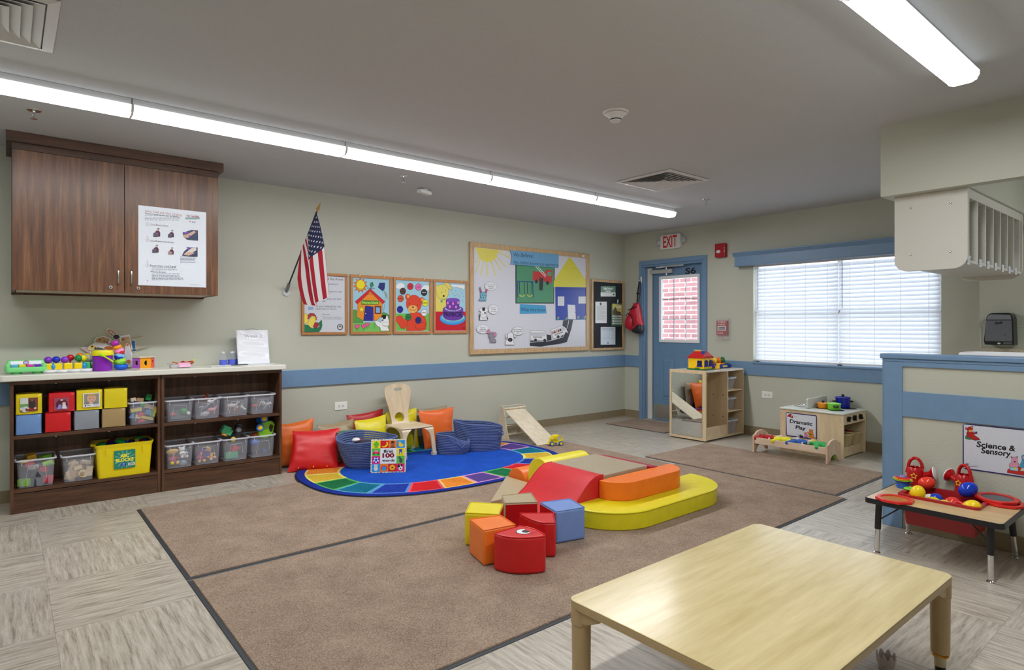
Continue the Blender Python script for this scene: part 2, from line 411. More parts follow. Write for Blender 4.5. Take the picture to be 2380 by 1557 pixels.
for k in (1, 2):
    x = c_[0] + (c_[2] - c_[0]) * k / 3; b.box(x - 0.005, y0 + 0.008, c_[1], x + 0.005, y0 + 0.016, c_[3], GR)
    z = c_[1] + (c_[3] - c_[1]) * k / 3; b.box(c_[0], y0 + 0.008, z - 0.005, c_[2], y0 + 0.016, z + 0.005, GR)
b.build('muntin_grid', leaf)
GLASS = clear_mix('window_glass', (235, 245, 250), 0.06, 0.03)
b = B(); b.box(c_[0] - .02, y0 + 0.02, c_[1] - .02, c_[2] + .02, y0 + 0.026, c_[3] + .02, GLASS); b.build('glass_pane', leaf)
ar = Art((0.97 + ox, y0, 2.02), (0.2, 0, 0), (0, 0, 0.1), (0, -1, 0)); ar.text(0.02, 0.02, 'S6', 0.72, (20, 20, 22), wid=0.84, bold=0.03); ar.build('room_number', leaf)
SIL = mat('satin_aluminium', (196, 199, 204), 0.3, 0.7)
b = B(); b.box(0.432 + ox, 0.02, 2.05, 0.80 + ox, 0.086, 2.105, SIL); b.cyl((0.70 + ox, 0.045, 2.02), (0.70 + ox, 0.045, 2.135), 0.014, SIL)
cl = b.build('door_closer', leaf, bevel=0.006)
b = B(); b.box(0.60 + ox, 0.0, 2.128, 1.0 + ox, 0.035, 2.15, SIL); b.tube([(0.70 + ox, 0.03, 2.135), (0.60 + ox, -0.03, 2.13), (0.585 + ox, -0.04, 2.14)], 0.01, SIL)
b.build('closer_arm', cl, bevel=0.003)
b = B(); b.box(0.335 + ox, -0.0, 0, 1.31 + ox, 0.14, 0.012, METAL); b.build('threshold', door, bevel=0.003)
b = B(); b.cyl((1.245 + ox, y0, 1.0), (1.245 + ox, y0 - 0.045, 1.0), 0.012, METAL); b.tube([(1.245 + ox, y0 - 0.045, 1.0), (1.15 + ox, y0 - 0.05, 1.0)], 0.01, METAL); b.build('door_handle', leaf)
# ---- window
win = sempty('window_1', (1.995, 0, 0.875))
b = B(); wx, wz = 1.94, 1.215
VW = C((238, 239, 240))
for x0, x1 in ((0, 0.045), (0.95, 1.0), (wx - 0.045, wx)): b.box(x0, 0.07, 0, x1, 0.12, wz, VW)
for z0, z1 in ((0, 0.05), (0.58, 0.62), (wz - 0.05, wz)): b.box(0, 0.07, z0, wx, 0.12, z1, VW)
b.build('window_frame', win, bevel=0.003)
b = B(); b.box(0.02, 0.09, 0.02, wx - 0.02, 0.096, wz - 0.02, GLASS); b.build('glass_pane', win)
b = B(); b.box(0, 0.0, 0.0, wx, 0.075, 0.012, BLUE); b.build('window_sill', win, bevel=0.002)
# valance
b = B(); b.box(1.81, -0.10, 2.045, 4.2, -0.085, 2.175, BLUE); b.box(1.8101, -0.0849, 2.0451, 1.825, 0, 2.1749, BLUE)
b.box(1.803, -0.107, 2.045, 4.2, -0.10, 2.058, BLUE)
b.prism([(-0.10, 2.165), (-0.112, 2.18), (-0.122, 2.2), (-0.128, 2.2), (-0.128, 2.215), (0, 2.215), (0, 2.165)], 1.792, 4.2, BLUE, 'x'); trim(b, bevel=0.003)
# blinds
SLAT = bpy.data.materials.new('blind_slat_vinyl'); SLAT.use_nodes = True; nt = SLAT.node_tree; nt.nodes.clear()
o_ = nt.nodes.new('ShaderNodeOutputMaterial'); mx = nt.nodes.new('ShaderNodeMixShader'); d_ = nt.nodes.new('ShaderNodeBsdfDiffuse'); t_ = nt.nodes.new('ShaderNodeBsdfTranslucent')
nn = noise(nt, coords(nt), 30); nt.links.new(ramp(nt, nn, [(0.2, (238, 239, 242)), (0.8, (244, 245, 248))]), d_.inputs[0]); t_.inputs[0].default_value = (0.86, 0.9, 0.96, 1)
mx.inputs[0].default_value = 0.4
nt.links.new(d_.outputs[0], mx.inputs[1]); nt.links.new(t_.outputs[0], mx.inputs[2]); nt.links.new(mx.outputs[0], o_.inputs[0])
def blind(x0, x1, label, wandx, cords):
    t = thing('window_blind', label, 'blind', ((x0 + x1) / 2, 0.03, 0.9), group='window blinds'); hw_ = (x1 - x0) / 2
    b = B(); b.box(-hw_, -0.028, 1.13, hw_, 0.03, 1.175, C((240, 241, 244))); b.build('head_rail', t, bevel=0.003)
    b = B(); n = 25
    for i in range(n):
        z = 0.045 + i * 0.0437; ang = math.radians(60)
        ca, sa = math.cos(ang) * 0.025, math.sin(ang) * 0.025
        pts = [(-ca, z - sa), (0.0015 - 0.001, z + 0.002), (ca, z + sa), (ca + 0.001, z + sa - 0.002), (0.0025, z - 0.001), (-ca + 0.001, z - sa - 0.0018)]
        b.prism(pts, -hw_, hw_, SLAT, 'x')
    b.build('slats', t)
    b = B(); b.box(-hw_, -0.024, 0.0, hw_, 0.02, 0.02, C((236, 237, 240))); b.build('bottom_rail', t, bevel=0.004)
    b = B()
    for c in cords:
        b.box(c - t.location.x - 0.0015, -0.0285, 0.0, c - t.location.x + 0.0015, -0.0265, 1.14, C((225, 230, 236)))
    b.build('ladder_cords', t)
    b = B(); b.cyl((wandx - t.location.x, -0.04, 1.14), (wandx - t.location.x, -0.04, 0.61), 0.004, C((176, 182, 188))); b.build('tilt_wand', t)
blind(2.02, 2.972, 'white slatted blind on the left half of the window, beside the pull station', 2.064, (2.145, 2.388, 2.626, 2.866))
blind(2.982, 3.925, 'white slatted blind on the right half of the window, partly behind the hanging cubbies', 3.027, (3.101, 3.346, 3.585, 3.832))
# ---- outside
b = B(); b.box(-3.0, 1.5, -0.2, 0.19, 1.7, 4.2, m_brick()); struct(b.build('wall_outside'))
b = B(); b.box(-4, 0.15, -0.2, 9, 9, -0.1, C((196, 194, 188), 0.9)); struct(b.build('floor_outside'))
# ---- outlets
def outlet(loc, rz, label):
    t = thing('wall_outlet', label, 'outlet', loc, rz, 'wall outlets')
    b = B(); b.box(-0.066, -0.006, -0.04, 0.066, 0, 0.04, C((236, 236, 232))); b.build('cover_plate', t, bevel=0.003)
    for sx in (-0.021, 0.021):
        b = B(); b.T = Matrix.Translation((sx, -0.006, 0)); b.prism([(0.016 * math.cos(a * PI / 8), 0.016 * math.sin(a * PI / 8)) for a in range(16)], -0.002, 0, C((226, 226, 222)), 'y')
        for z in (-0.006, 0.006): b.box(-0.006, -0.0026, z - 0.0015, 0.004, -0.002, z + 0.0015, BLACK)
        b.box(0.007, -0.0026, -0.002, 0.011, -0.002, 0.002, BLACK); b.build('socket', t)
outlet((0.0, -4.382, 0.514), PI / 2, 'white double wall outlet above the pillows on the left wall')
outlet((2.178, 0.0, 0.50), 0, 'white double wall outlet under the window, left of the toy kitchen')

# ================================================================= CEILING ITEMS
LENS = bpy.data.materials.new('glowing_lens'); LENS.use_nodes = True; nt = LENS.node_tree; nt.nodes.clear()
o_ = nt.nodes.new('ShaderNodeOutputMaterial'); em = nt.nodes.new('ShaderNodeEmission')
nn = noise(nt, coords(nt), 3); nt.links.new(ramp(nt, nn, [(0.2, (252, 254, 255)), (0.8, (255, 255, 255))]), em.inputs[0]); em.inputs[1].default_value = LENS_E = 11.0
nt.links.new(em.outputs[0], o_.inputs[0])
LENS_SIDE = LENS.copy(); LENS_SIDE.name = 'lens_side'; [setattr(n_.inputs[1], 'default_value', 0.36) for n_ in LENS_SIDE.node_tree.nodes if n_.type == 'EMISSION']
HOUS = C((205, 206, 208), 0.5)
def fixture(x0, y0, y1, label, group):
    t = thing('ceiling_light', label, 'ceiling light', ((x0 + 0.07), (y0 + y1) / 2, H), group=group); hl = (y1 - y0) / 2
    b = B(); b.box(-0.052, -hl + 0.002, -0.045, 0.048, hl - 0.002, 0, HOUS); b.build('housing', t, bevel=0.004)
    b = B(); w = 0.07; pr = [(-w, -0.042), (-w, -0.062), (-w + 0.012, -0.084), (-w + 0.035, -0.094), (w - 0.035, -0.094), (w - 0.012, -0.084), (w, -0.062), (w, -0.042)]
    b.prism(pr, -hl + 0.006, hl - 0.006, LENS_SIDE, 'y'); lq = b
    for i_, f_ in enumerate(lq.f):
        if len(f_) == 4 and sum(1 for q_ in f_ if lq.v[q_].z < -0.083) == 4: lq.mi[i_] = lq.mid(LENS)
    b.build('lens', t)
    for s in (-1, 1):
        b = B(); q = [(px * 1.03, pz - (0.002 if pz < -0.05 else 0)) for px, pz in pr]; b.prism(q, s * hl - (0.006 if s > 0 else 0), s * hl + (0.006 if s < 0 else 0), C((235, 236, 238)), 'y'); b.build('end_cap', t)
segs = [(-2.492, -1.185), (-3.80, -2.492), (-5.11, -3.80), (-6.42, -5.11), (-7.73, -6.42)]
nm = ['farthest segment of the long strip light, nearest the exit door', 'second segment from the far end of the long strip light', 'middle segment of the long strip light', 'long strip light segment right of the wall cabinet', 'nearest segment of the long strip light, above the wall cabinet, cut by the photo edge']
for (a, c), s in zip(segs, nm): fixture(1.60, a, c, s, 'strip lights of the left row')
fixture(4.85, -4.54, -3.235, 'glowing white strip light at the top right of the photo', 'strip lights of the right row')
fixture(4.85, -5.85, -4.54, 'strip light directly behind the top right one, outside the top edge', 'strip lights of the right row')
fixture(4.85, -7.16, -5.85, 'rear strip light of the right row, above the camera', 'strip lights of the right row')
fixture(6.1, -2.2, -0.9, 'strip light over the kitchenette behind the half wall, outside the right edge', 'strip lights of the right row')
def sprinkler(x, y, label):
    t = thing('ceiling_sprinkler', label, 'sprinkler', (x, y, H), 0.6, 'ceiling sprinklers')
    b = B(); b.lathe([(0.0, -0.006), (0.036, -0.004), (0.038, 0)], CHROME, 20); b.build('escutcheon', t)
    b = B(); b.cyl((0, 0, -0.004), (0, 0, -0.022), 0.009, CHROME, 10)
    b.tube([(-0.012, 0, -0.02), (-0.014, 0, -0.035), (0, 0, -0.05), (0.014, 0, -0.035), (0.012, 0, -0.02)], 0.0025, CHROME, 6); b.cyl((0, 0, -0.02), (0, 0, -0.05), 0.003, CHROME, 6); b.build('frame_arms', t)
    b = B(); b.lathe([(0, -0.054), (0.018, -0.054), (0.018, -0.051), (0, -0.051)], CHROME, 12); b.build('deflector', t)
sprinkler(1.105, -6.852, 'chrome ceiling sprinkler above the wall cabinet at the left')
sprinkler(1.09, -4.287, 'small chrome ceiling sprinkler above the flag and posters')
sprinkler(2.23, -1.355, 'small chrome ceiling sprinkler near the exit, right of the far air vent')
t = thing('smoke_detector', 'round white smoke detector on the ceiling right of the strip light', 'smoke detector', (3.347, -4.076, H))
b = B(); b.lathe([(0, -0.012), (0.05, -0.014), (0.077, -0.006), (0.08, 0)], C((222, 223, 224)), 32); b.build('base_plate', t)
b = B(); b.lathe([(0, -0.058), (0.03, -0.058), (0.036, -0.05), (0.036, -0.044), (0.044, -0.03), (0.066, -0.012)], C((222, 223, 224)), 32); b.build('sensor_head', t)
b = B(); b.lathe([(0.037, -0.050), (0.037, -0.044)], BLACK, 32); b.build('vent_slot', t)
t = thing('ceiling_sensor', 'small white box sensor on the ceiling above the framed posters', 'sensor', (0.757, -3.864, H), 0.35)
b = B(); b.box(-0.02, -0.03, -0.012, 0.02, 0.03, 0, WHITE); b.build('bracket', t, bevel=0.002)
b = B(); b.box(-0.03, -0.085, -0.045, 0.03, 0.075, -0.012, WHITE); b.build('sensor_body', t, bevel=0.006)
def vent(x, y, label, s=0.305):
    t = thing('ceiling_vent', label, 'air vent', (x, y, H), group='square ceiling diffusers'); V = C((212, 213, 214), 0.45)
    def ring(b, ro, ri, z0, z1, m):
        o = [(-ro, -ro), (ro, -ro), (ro, ro), (-ro, ro)]; i = [(-ri, -ri), (ri, -ri), (ri, ri), (-ri, ri)]
        v = [(p[0], p[1], z0) for p in o] + [(p[0], p[1], z1) for p in i]
        v += [(p[0] , p[1], z + .003) for p, z in [(q, z0) for q in o] + [(q, z1) for q in i]]
        b.add(v, [(k, (k + 1) % 4, 4 + (k + 1) % 4, 4 + k) for k in range(4)] + [(8 + k, 12 + k, 12 + (k + 1) % 4, 8 + (k + 1) % 4) for k in range(4)], m)
    b = B(); ring(b, s, s * 0.86, -0.004, -0.012, V); b.build('outer_frame', t)
    for k in range(6):
        b = B(); ro = s * (0.84 - 0.125 * k); ring(b, ro, ro - s * 0.122, -0.015, -0.003, V); b.build('louvre_ring', t)
    b = B(); b.box(-s * 0.84, -s * 0.84, -0.0035, s * 0.84, s * 0.84, -0.0005, C((190, 191, 192), 0.8)); b.build('duct_plate', t)
vent(2.437, -2.385, 'square louvred air vent on the ceiling beyond the smoke detector')
vent(2.47, -7.115, 'square louvred air vent cut by the top left corner of the photo')

# ---- exit sign, alarms, bag, hook
t = thing('exit_sign', 'white exit sign with red letters over the blue door', 'exit sign', (0.83, 0, 2.463))
b = B(); b.T = None; b.prism(rrect(-0.165, -0.098, 0.165, 0.098, 0.03), -0.05, 0.0, C((222, 222, 218)), 'y'); b.build('housing', t, bevel=0.004)
ar = Art((-0.12, -0.0505, -0.075), (0.235, 0, 0), (0, 0, 0.15), (0, -1, 0)); ar.text(0.02, 0.02, 'EXIT', 0.93, (214, 22, 40), wid=0.96, bold=0.02); ar.build('lettering', t)
for sx in (-0.205, 0.205):
    h = B(); T = Matrix.Translation((sx, -0.045, 0.005)) @ Matrix.Rotation(math.radians(90), 4, 'X'); h.T = T
    h.lathe([(0, 0.03), (0.034, 0.028), (0.04, 0.018), (0.036, -0.01), (0.02, -0.03), (0, -0.032)], C((210, 212, 212)), 20); lamp = h.build('emergency_lamp', t)
    h = B(); h.T = T; h.lathe([(0, 0.034), (0.03, 0.032), (0.032, 0.029), (0, 0.03)], C((150, 156, 160), 0.15), 16)
    for q in range(6): h.ell((0.017 * math.cos(q * PI / 3), 0.017 * math.sin(q * PI / 3), 0.034), (0.006, 0.006, 0.004), C((240, 242, 244), 0.1), 8)
    h.build('lamp_lens', lamp)
    h = B(); h.cyl((sx, -0.03, 0), (sx * 0.78, -0.03, 0), 0.012, C((205, 207, 206))); h.build('lamp_mount', t)
t = thing('fire_alarm_strobe', 'red fire alarm strobe high on the wall, right of the exit sign', 'fire alarm', (1.582, 0, 2.272)); RED = C((168, 18, 30), 0.35)
b = B(); b.prism(rrect(-0.073, -0.088, 0.073, 0.088, 0.014), -0.055, 0, RED, 'y'); b.build('housing', t, bevel=0.006)
b = B(); b.ell((-0.02, -0.056, -0.014), (0.03, 0.016, 0.022), C((236, 238, 240), 0.08), 14); b.build('strobe_lens', t)
b = B()
for k in range(4): b.box(0.058, -0.057, -0.03 + k * 0.018, 0.066, -0.054, -0.022 + k * 0.018, C((230, 225, 225)))
b.build('vent_slots', t)
t = thing('fire_pull_station', 'red fire pull station under a clear cover, left of the window', 'fire alarm', (1.60, 0, 1.283))
b = B(); b.box(-0.08, -0.035, -0.08, 0.07, 0, 0.105, RED); b.build('housing', t, bevel=0.005)
ar = Art((-0.08, -0.0355, -0.08), (0.15, 0, 0), (0, 0, 0.185), (0, -1, 0))
ar.text(0.15, 0.84, 'FIRE', 0.1, (240, 240, 240), wid=0.7).text(0.2, 0.68, 'FIRE', 0.09, (235, 235, 235), wid=0.6).rect(0.12, 0.32, 0.88, 0.62, (235, 236, 238)).rect(0.2, 0.38, 0.8, 0.56, (24, 24, 26)).text(0.25, 0.42, 'PULL', 0.09, (240, 240, 240), wid=0.5).text(0.12, 0.1, 'DOWN', 0.08, (240, 240, 240), wid=0.5).circ(0.82, 0.13, 0.07, (20, 20, 20), ry=0.055)
ar.build('face_print', t)
CLR = clear_mix('clear_polycarbonate', (226, 230, 234), 0.09, 0.05)
b = B(); b.box(-0.098, -0.065, -0.125, 0.098, -0.062, 0.132, CLR); b.box(-0.098, -0.065, -0.125, -0.094, 0, 0.132, CLR); b.box(0.094, -0.065, -0.125, 0.098, 0, 0.132, CLR); b.box(-0.098, -0.065, 0.128, 0.098, 0, 0.132, CLR); b.box(-0.098, -0.065, -0.125, 0.098, 0, -0.121, CLR)
b.build('clear_cover', t, bevel=0.002)
ar = Art((-0.05, -0.0655, -0.122), (0.1, 0, 0), (0, 0, 0.02), (0, -1, 0)); ar.text(0, 0.1, 'LIFT HERE', 0.6, (200, 30, 40), wid=1.0); ar.build('cover_print', t)
# hook and sling bag
t = thing('wall_hook', 'white adhesive hook on the door casing holding the red bag', 'hook', (0.318, -0.02, 1.98))
b = B(); b.box(-0.012, -0.006, -0.045, 0.012, 0, 0.04, C((240, 240, 240))); b.build('back_plate', t, bevel=0.003)
b = B(); b.tube([(0, -0.006, -0.02), (0, -0.022, -0.036), (0, -0.036, -0.03), (0, -0.038, -0.012)], 0.006, C((240, 240, 240))); b.build('hook_prong', t)
t = thing('sling_bag', 'red and black sling backpack hanging on the blue door casing', 'bag', (0.28, -0.09, 1.2))
REDB = mat('red_nylon', (190, 22, 46), 0.38, bmp=0.3, bs=25, bd=0.01); BLKB = mat('black_nylon', (26, 28, 34), 0.5, bmp=0.3, bs=25, bd=0.01)
def bagsec(b, pts, y0, y1, m):
    n = len(pts); cx = sum(p[0] for p in pts) / n; cz = sum(p[1] for p in pts) / n
    def R(s, y): return [(cx + (p[0] - cx) * s, y, cz + (p[1] - cz) * s) for p in pts]
    rings = [R(0.9, y0 + 0.012), R(1, (y0 + y1) / 2), R(0.94, y1 + 0.02), R(0.7, y1), R(0.35, y1 - 0.006)]
    v = [p for r in rings for p in r]; f = []
    for k in range(len(rings) - 1):
        for i in range(n): f.append((k * n + i, k * n + (i + 1) % n, (k + 1) * n + (i + 1) % n, (k + 1) * n + i))
    f.append(list(range(n))); f.append(list(range((len(rings) - 1) * n, len(rings) * n))); b.add(v, f, m, True)
b = B(); bagsec(b, [(0.0, 0.47), (0.05, 0.46), (0.075, 0.3), (0.105, 0.16), (0.135, 0.1), (0.02, 0.02), (-0.1, 0.04), (-0.17, 0.1), (-0.175, 0.19), (-0.13, 0.3), (-0.06, 0.41)], 0.06, -0.05, REDB); body = b.build('body', t, sub=1)
b = B(); bagsec(b, [(0.1, 0.17), (0.135, 0.1), (0.12, 0.0), (0.02, 0.005), (-0.09, 0.04), (-0.03, 0.085), (0.05, 0.14)], 0.062, -0.056, BLKB); b.build('bottom_panel', t, sub=1)
b = B(); bagsec(b, [(-0.12, 0.27), (-0.08, 0.29), (-0.02, 0.24), (0.0, 0.14), (-0.06, 0.07), (-0.13, 0.07), (-0.165, 0.12), (-0.16, 0.2)], -0.03, -0.075, REDB); pk = b.build('front_pocket', t, sub=1)
b = B(); b.tube([(-0.14, -0.055, 0.26), (-0.09, -0.066, 0.305), (-0.03, -0.07, 0.27), (0.0, -0.075, 0.19), (0.005, -0.07, 0.12)], 0.006, BLACK, 6)
b.tube([(-0.115, -0.04, 0.345), (-0.04, -0.058, 0.365), (0.05, -0.05, 0.39)], 0.007, BLACK, 6); b.build('zips', t)
b = B(); b.tube([(0.02, 0.0, 0.455), (0.015, 0.02, 0.6), (0.035, 0.03, 0.76)], 0.014, BLKB, 8, flat=0.4); b.tube([(0.035, 0.01, 0.46), (0.05, 0.03, 0.6), (0.042, 0.04, 0.76)], 0.012, BLKB, 8, flat=0.4)
b.box(0.0, 0.005, 0.57, 0.035, 0.03, 0.59, BLACK); b.build('strap', t)
b = B(); b.ell((0.0, -0.053, 0.435), (0.012, 0.005, 0.012), C((90, 92, 96), 0.3), 10); b.build('grommet', t)
# ================================================================= WALL CABINET AND SHELVES
t = thing('wall_cabinet', 'dark walnut wall cabinet with two doors above the toy shelves', 'cabinet', (0, -6.305, 1.565))
oy = 6.305; oz = -1.565
b = B(); b.box(0, -6.955 + oy, 0.02, 0.478, -5.652 + oy, 0.985, WALNUT); b.box(0.0, -6.955 + oy, -0.012, 0.02, -5.652 + oy, 0.02, WALNUT); b.box(0.02, -6.955 + oy, 0.0, 0.478, -6.935 + oy, 0.02, WALNUT); b.box(0.02, -5.672 + oy, 0.0, 0.478, -5.652 + oy, 0.02, WALNUT); b.build('carcass', t)
b = B(); b.box(0.02, -6.93 + oy, 0.003, 0.44, -5.68 + oy, 0.02, C((196, 186, 170))); b.build('underside_panel', t)
DOORW = wood('walnut_door_veneer', (70, 43, 28), (132, 92, 62), 'z', 1.1, 0.33, 17, 0.02, third=(98, 64, 42))
doors = []
for y0, y1 in ((-6.952, -6.305), (-6.300, -5.655)):
    b = B(); b.box(0.48, y0 + oy, 0.0, 0.50, y1 + oy, 0.958, DOORW); doors.append(b.build('door', t, bevel=0.001))
for d, y in ((doors[0], -6.345), (doors[1], -6.262)):
    b = B(); y += oy; b.tube([(0.50, y, 0.17), (0.522, y, 0.16), (0.53, y, 0.12), (0.522, y, 0.075), (0.50, y, 0.062)], [0.006, 0.006, 0.0045, 0.006, 0.006], METAL, 8); b.build('handle', d)
for d, y in ((doors[0], -6.39), (doors[1], -6.215)):
    b = B(); y += oy; b.cyl((0.5, y, 0.04), (0.507, y, 0.04), 0.012, METAL, 18); b.cyl((0.507, y, 0.04), (0.509, y, 0.04), 0.005, BLACK, 10); b.build('lock', d)
b = B(); b.box(0.46, -6.955 + oy, 0.962, 0.492, -5.652 + oy, 1.012, WALNUT_Y)
b.box(0.0, -6.955 + oy, 0.962, 0.46, -6.94 + oy, 1.012, WALNUT_Y); b.box(0.0, -5.667 + oy, 0.962, 0.46, -5.652 + oy, 1.012, WALNUT_Y); b.build('frieze', t)
b = B(); b.box(0.0, -6.985 + oy, 1.006, 0.526, -5.62 + oy, 1.075, WALNUT_Y); b.build('crown', t, bevel=0.001)
# choking poster on the right door
t = thing('safety_poster', 'white choking first aid poster on the right cabinet door', 'poster', (0.503, -5.98, 1.93))
b = B(); b.box(-0.0025, -0.235, -0.302, 0.0, 0.235, 0.302, C((206, 212, 222), 0.3)); b.build('poster_sheet', t)
A = Art((0.0, -0.235, -0.302), (0, 0.47, 0), (0, 0, 0.604), (1, 0, 0), quad=((152, 57), (1165, 160), (1155, 1297), (143, 1250)), rough=0.3)
A.rect(160, 66, 1150, 1240, (214, 219, 228)) if False else A.poly([(158, 66), (1158, 168), (1149, 1288), (150, 1243)], (212, 218, 227))
RD = (150, 30, 52); GY = (70, 74, 86); S_ = 0.085
A.text(248, 157, 'Adult, Child and Infant Choking', 30, RD, wid=548, ang=S_ + .025).text(248, 190, 'Cannot Cough, Speak, Cry or Breathe', 22, (30, 32, 44), wid=520, ang=S_ + .02, bold=0.02)
A.lines(248, 212, 790, 4, 21, 7, (130, 134, 146))
A.line([(845, 180), (1072, 205), (1072, 340), (845, 318)], 2, (190, 194, 204), True).text(866, 222, 'Get Certified', 26, RD, wid=190, ang=S_, bold=0.03).rect(850, 236, 1068, 262, (120, 150, 150)).circ(922, 300, 9, (170, 20, 30)).lines(948, 296, 1015, 3, 9, 5, (90, 90, 110)).lines(865, 268, 1050, 1, 9, 5, (140, 140, 150))
for n_, y, s1, s2 in ((1, 338, 'Give', 'back blows.'), (2, 580, 'Give', 'abdominal thrusts.'), (3, 955, None, None)):
    A.line([(287 + 26 * math.cos(a * PI / 10), y + 25 * math.sin(a * PI / 10)) for a in range(20)], 2.5, RD, True).text(281, y + 11, str(n_), 22, RD)
A.text(332, 358, 'Give', 24, GY, wid=68, ang=S_).text(410, 364, '5', 24, RD, bold=0.03).text(436, 366, 'back blows.', 24, GY, wid=165, ang=S_)
A.text(328, 600, 'Give', 24, GY, wid=68, ang=S_).text(406, 606, '5', 24, RD, bold=0.03).text(434, 606, 'abdominal thrusts.', 24, GY, wid=250, ang=S_)
A.text(328, 972, 'Repeat Steps 1 and 2 until:', 26, GY, wid=388, ang=S_ - .04).text(326, 1062, 'What to do next:', 25, GY, wid=235, ang=S_ - .04)
A.lines(350, 990, 760, 2, 30, 9, (120, 124, 136)).lines(350, 1082, 850, 5, 22, 8, (120, 124, 136)).lines(775, 828, 1020, 5, 20, 8, (120, 124, 136)).lines(925, 1250, 1062, 1, 10, 5, (140, 142, 150))
SK = (196, 160, 140); MR = (84, 30, 52); DG = (74, 76, 90); PU = (128, 70, 190); NV = (48, 58, 88)
def fig(x, y, s, c1, c2):
    A.poly([(x - 40 * s, y + 70 * s), (x - 34 * s, y + 5 * s), (x - 5 * s, y - 22 * s), (x + 30 * s, y - 15 * s), (x + 48 * s, y + 20 * s), (x + 44 * s, y + 74 * s)], c1)
    A.poly([(x - 60 * s, y + 78 * s), (x - 58 * s, y + 20 * s), (x - 20 * s, y + 8 * s), (x + 20 * s, y + 30 * s), (x + 10 * s, y + 80 * s)], c2)
    A.circ(x + 18 * s, y - 42 * s, 17 * s, (40, 34, 38)).circ(x + 18 * s, y - 36 * s, 13 * s, SK).circ(x - 8 * s, y + 22 * s, 13 * s, PU, ry=9 * s)
fig(430, 455, 1.0, MR, DG); fig(640, 475, .85, MR, DG); fig(410, 700, .9, MR, DG); fig(640, 735, .8, MR, (150, 130, 120))
A.poly([(810, 470), (940, 425), (1040, 432), (1042, 588), (878, 575), (830, 530)], NV).poly([(820, 520), (980, 440), (1010, 460), (900, 540), (850, 545)], SK).circ(850, 520, 26, (190, 150, 130)).poly([(800, 455), (900, 460), (860, 485)], PU).poly([(890, 505), (935, 510), (910, 535)], PU)
A.poly([(800, 815), (830, 750), (900, 690), (1035, 690), (1035, 830), (930, 825)], NV).poly([(830, 790), (940, 700), (1010, 690), (1020, 730), (900, 800)], (206, 196, 190)).poly([(820, 800), (900, 760), (1000, 770), (900, 815)], SK).poly([(865, 680), (910, 685), (900, 735)], PU)
for y in (530, 903, 1186): A.poly([(276, y - 4), (296, y - 4), (286, y + 8)], RD)
A.build('poster_print', t)
t = thing('key_ring', 'bunch of silver keys hanging on the side of the wall cabinet', 'keys', (0.33, -5.642, 1.86))
b = B(); b.tube([(0, 0, 0.02), (0.0, 0.012, 0.03), (0, 0.02, 0.0)], 0.004, CHROME, 6); b.ell((0, 0.003, 0.03), (0.012, 0.004, 0.02), CHROME, 10); b.build('hook', t)
b = B(); b.tube([(0.03 * math.cos(a), 0.012, -0.02 + 0.03 * math.sin(a)) for a in [k * PI / 8 for k in range(16)]], 0.003, CHROME, 6, closed=True); b.build('ring', t)
for k, (dx, dz) in enumerate(((0.0, -0.06), (0.022, -0.05), (-0.02, -0.07))):
    b = B(); b.box(dx - 0.014, 0.008 + k * 0.004, dz - 0.09, dx + 0.014, 0.011 + k * 0.004, dz, CHROME if k != 1 else C((40, 42, 46))); b.box(dx - 0.006, 0.008 + k * 0.004, dz - 0.17, dx + 0.006, 0.011 + k * 0.004, dz - 0.08, CHROME); b.build('key', t, bevel=0.001)

def shelf_unit(y0, y1, label):
    t = thing('toy_shelf', label, 'shelf', (0.024, (y0 + y1) / 2, 0), group='walnut shelf units'); h = (y1 - y0) / 2; D = 0.311
    for s, nm_ in ((-1, 'side_panel'), (1, 'side_panel')):
        b = B(); ya = s * h; yb = s * (h - 0.02); b.box(0, min(ya, yb), 0, D, max(ya, yb), 0.93, WALNUT); b.build(nm_, t, bevel=0.001)
    i = h - 0.02
    b = B(); b.box(0, -i, 0.14, 0.008, i, 0.905, WALNUT); b.build('back_panel', t)
    b = B(); b.box(0, -i, 0.905, D, i, 0.93, WALNUT_Y); b.build('top_rail', t)
    for z in (0.143, 0.522):
        b = B(); b.box(0.008, -i, z, D - 0.001, i, z + 0.022, WALNUT_Y); b.build('shelf_board', t, bevel=0.001)
    b = B(); b.box(D - 0.02, -i, 0, D - 0.004, i, 0.138, WALNUT_Y); b.build('kick_board', t)
    b = B()
    for yy in (-i * 0.45, i * 0.3):
        for z in (0.50, 0.893): b.cyl((D - 0.12, yy, z), (D - 0.12, yy, z + 0.012), 0.007, CHROME, 10)
    b.build('shelf_screws', t)
    return t
shelf_unit(-6.963, -6.038, 'walnut toy shelf unit at the left with soft cubes and the yellow tub')
shelf_unit(-6.032, -5.086, 'walnut toy shelf unit at the right with eight clear bins')
t = thing('countertop', 'pale laminate countertop running over both walnut shelf units', 'countertop', (0, -6.03, 0.932))
b = B(); pts = [(0.0, -1.0), (0.33, -1.0)] + [(0.33 + 0.035 * math.sin(a * PI / 10), -0.965 - 0.035 * math.cos(a * PI / 10)) for a in range(1, 6)] + [(0.365 - 0.035 + 0.035 * math.cos(a * PI / 10), 0.95 + 0.035 * math.sin(a * PI / 10)) for a in range(6)] + [(0.0, 0.985)]
b.prism(pts, 0.0, 0.042, mat('speckled_laminate', (222, 221, 212), 0.25, bs=400, var=0.05)); b.build('slab', t, bevel=0.006)

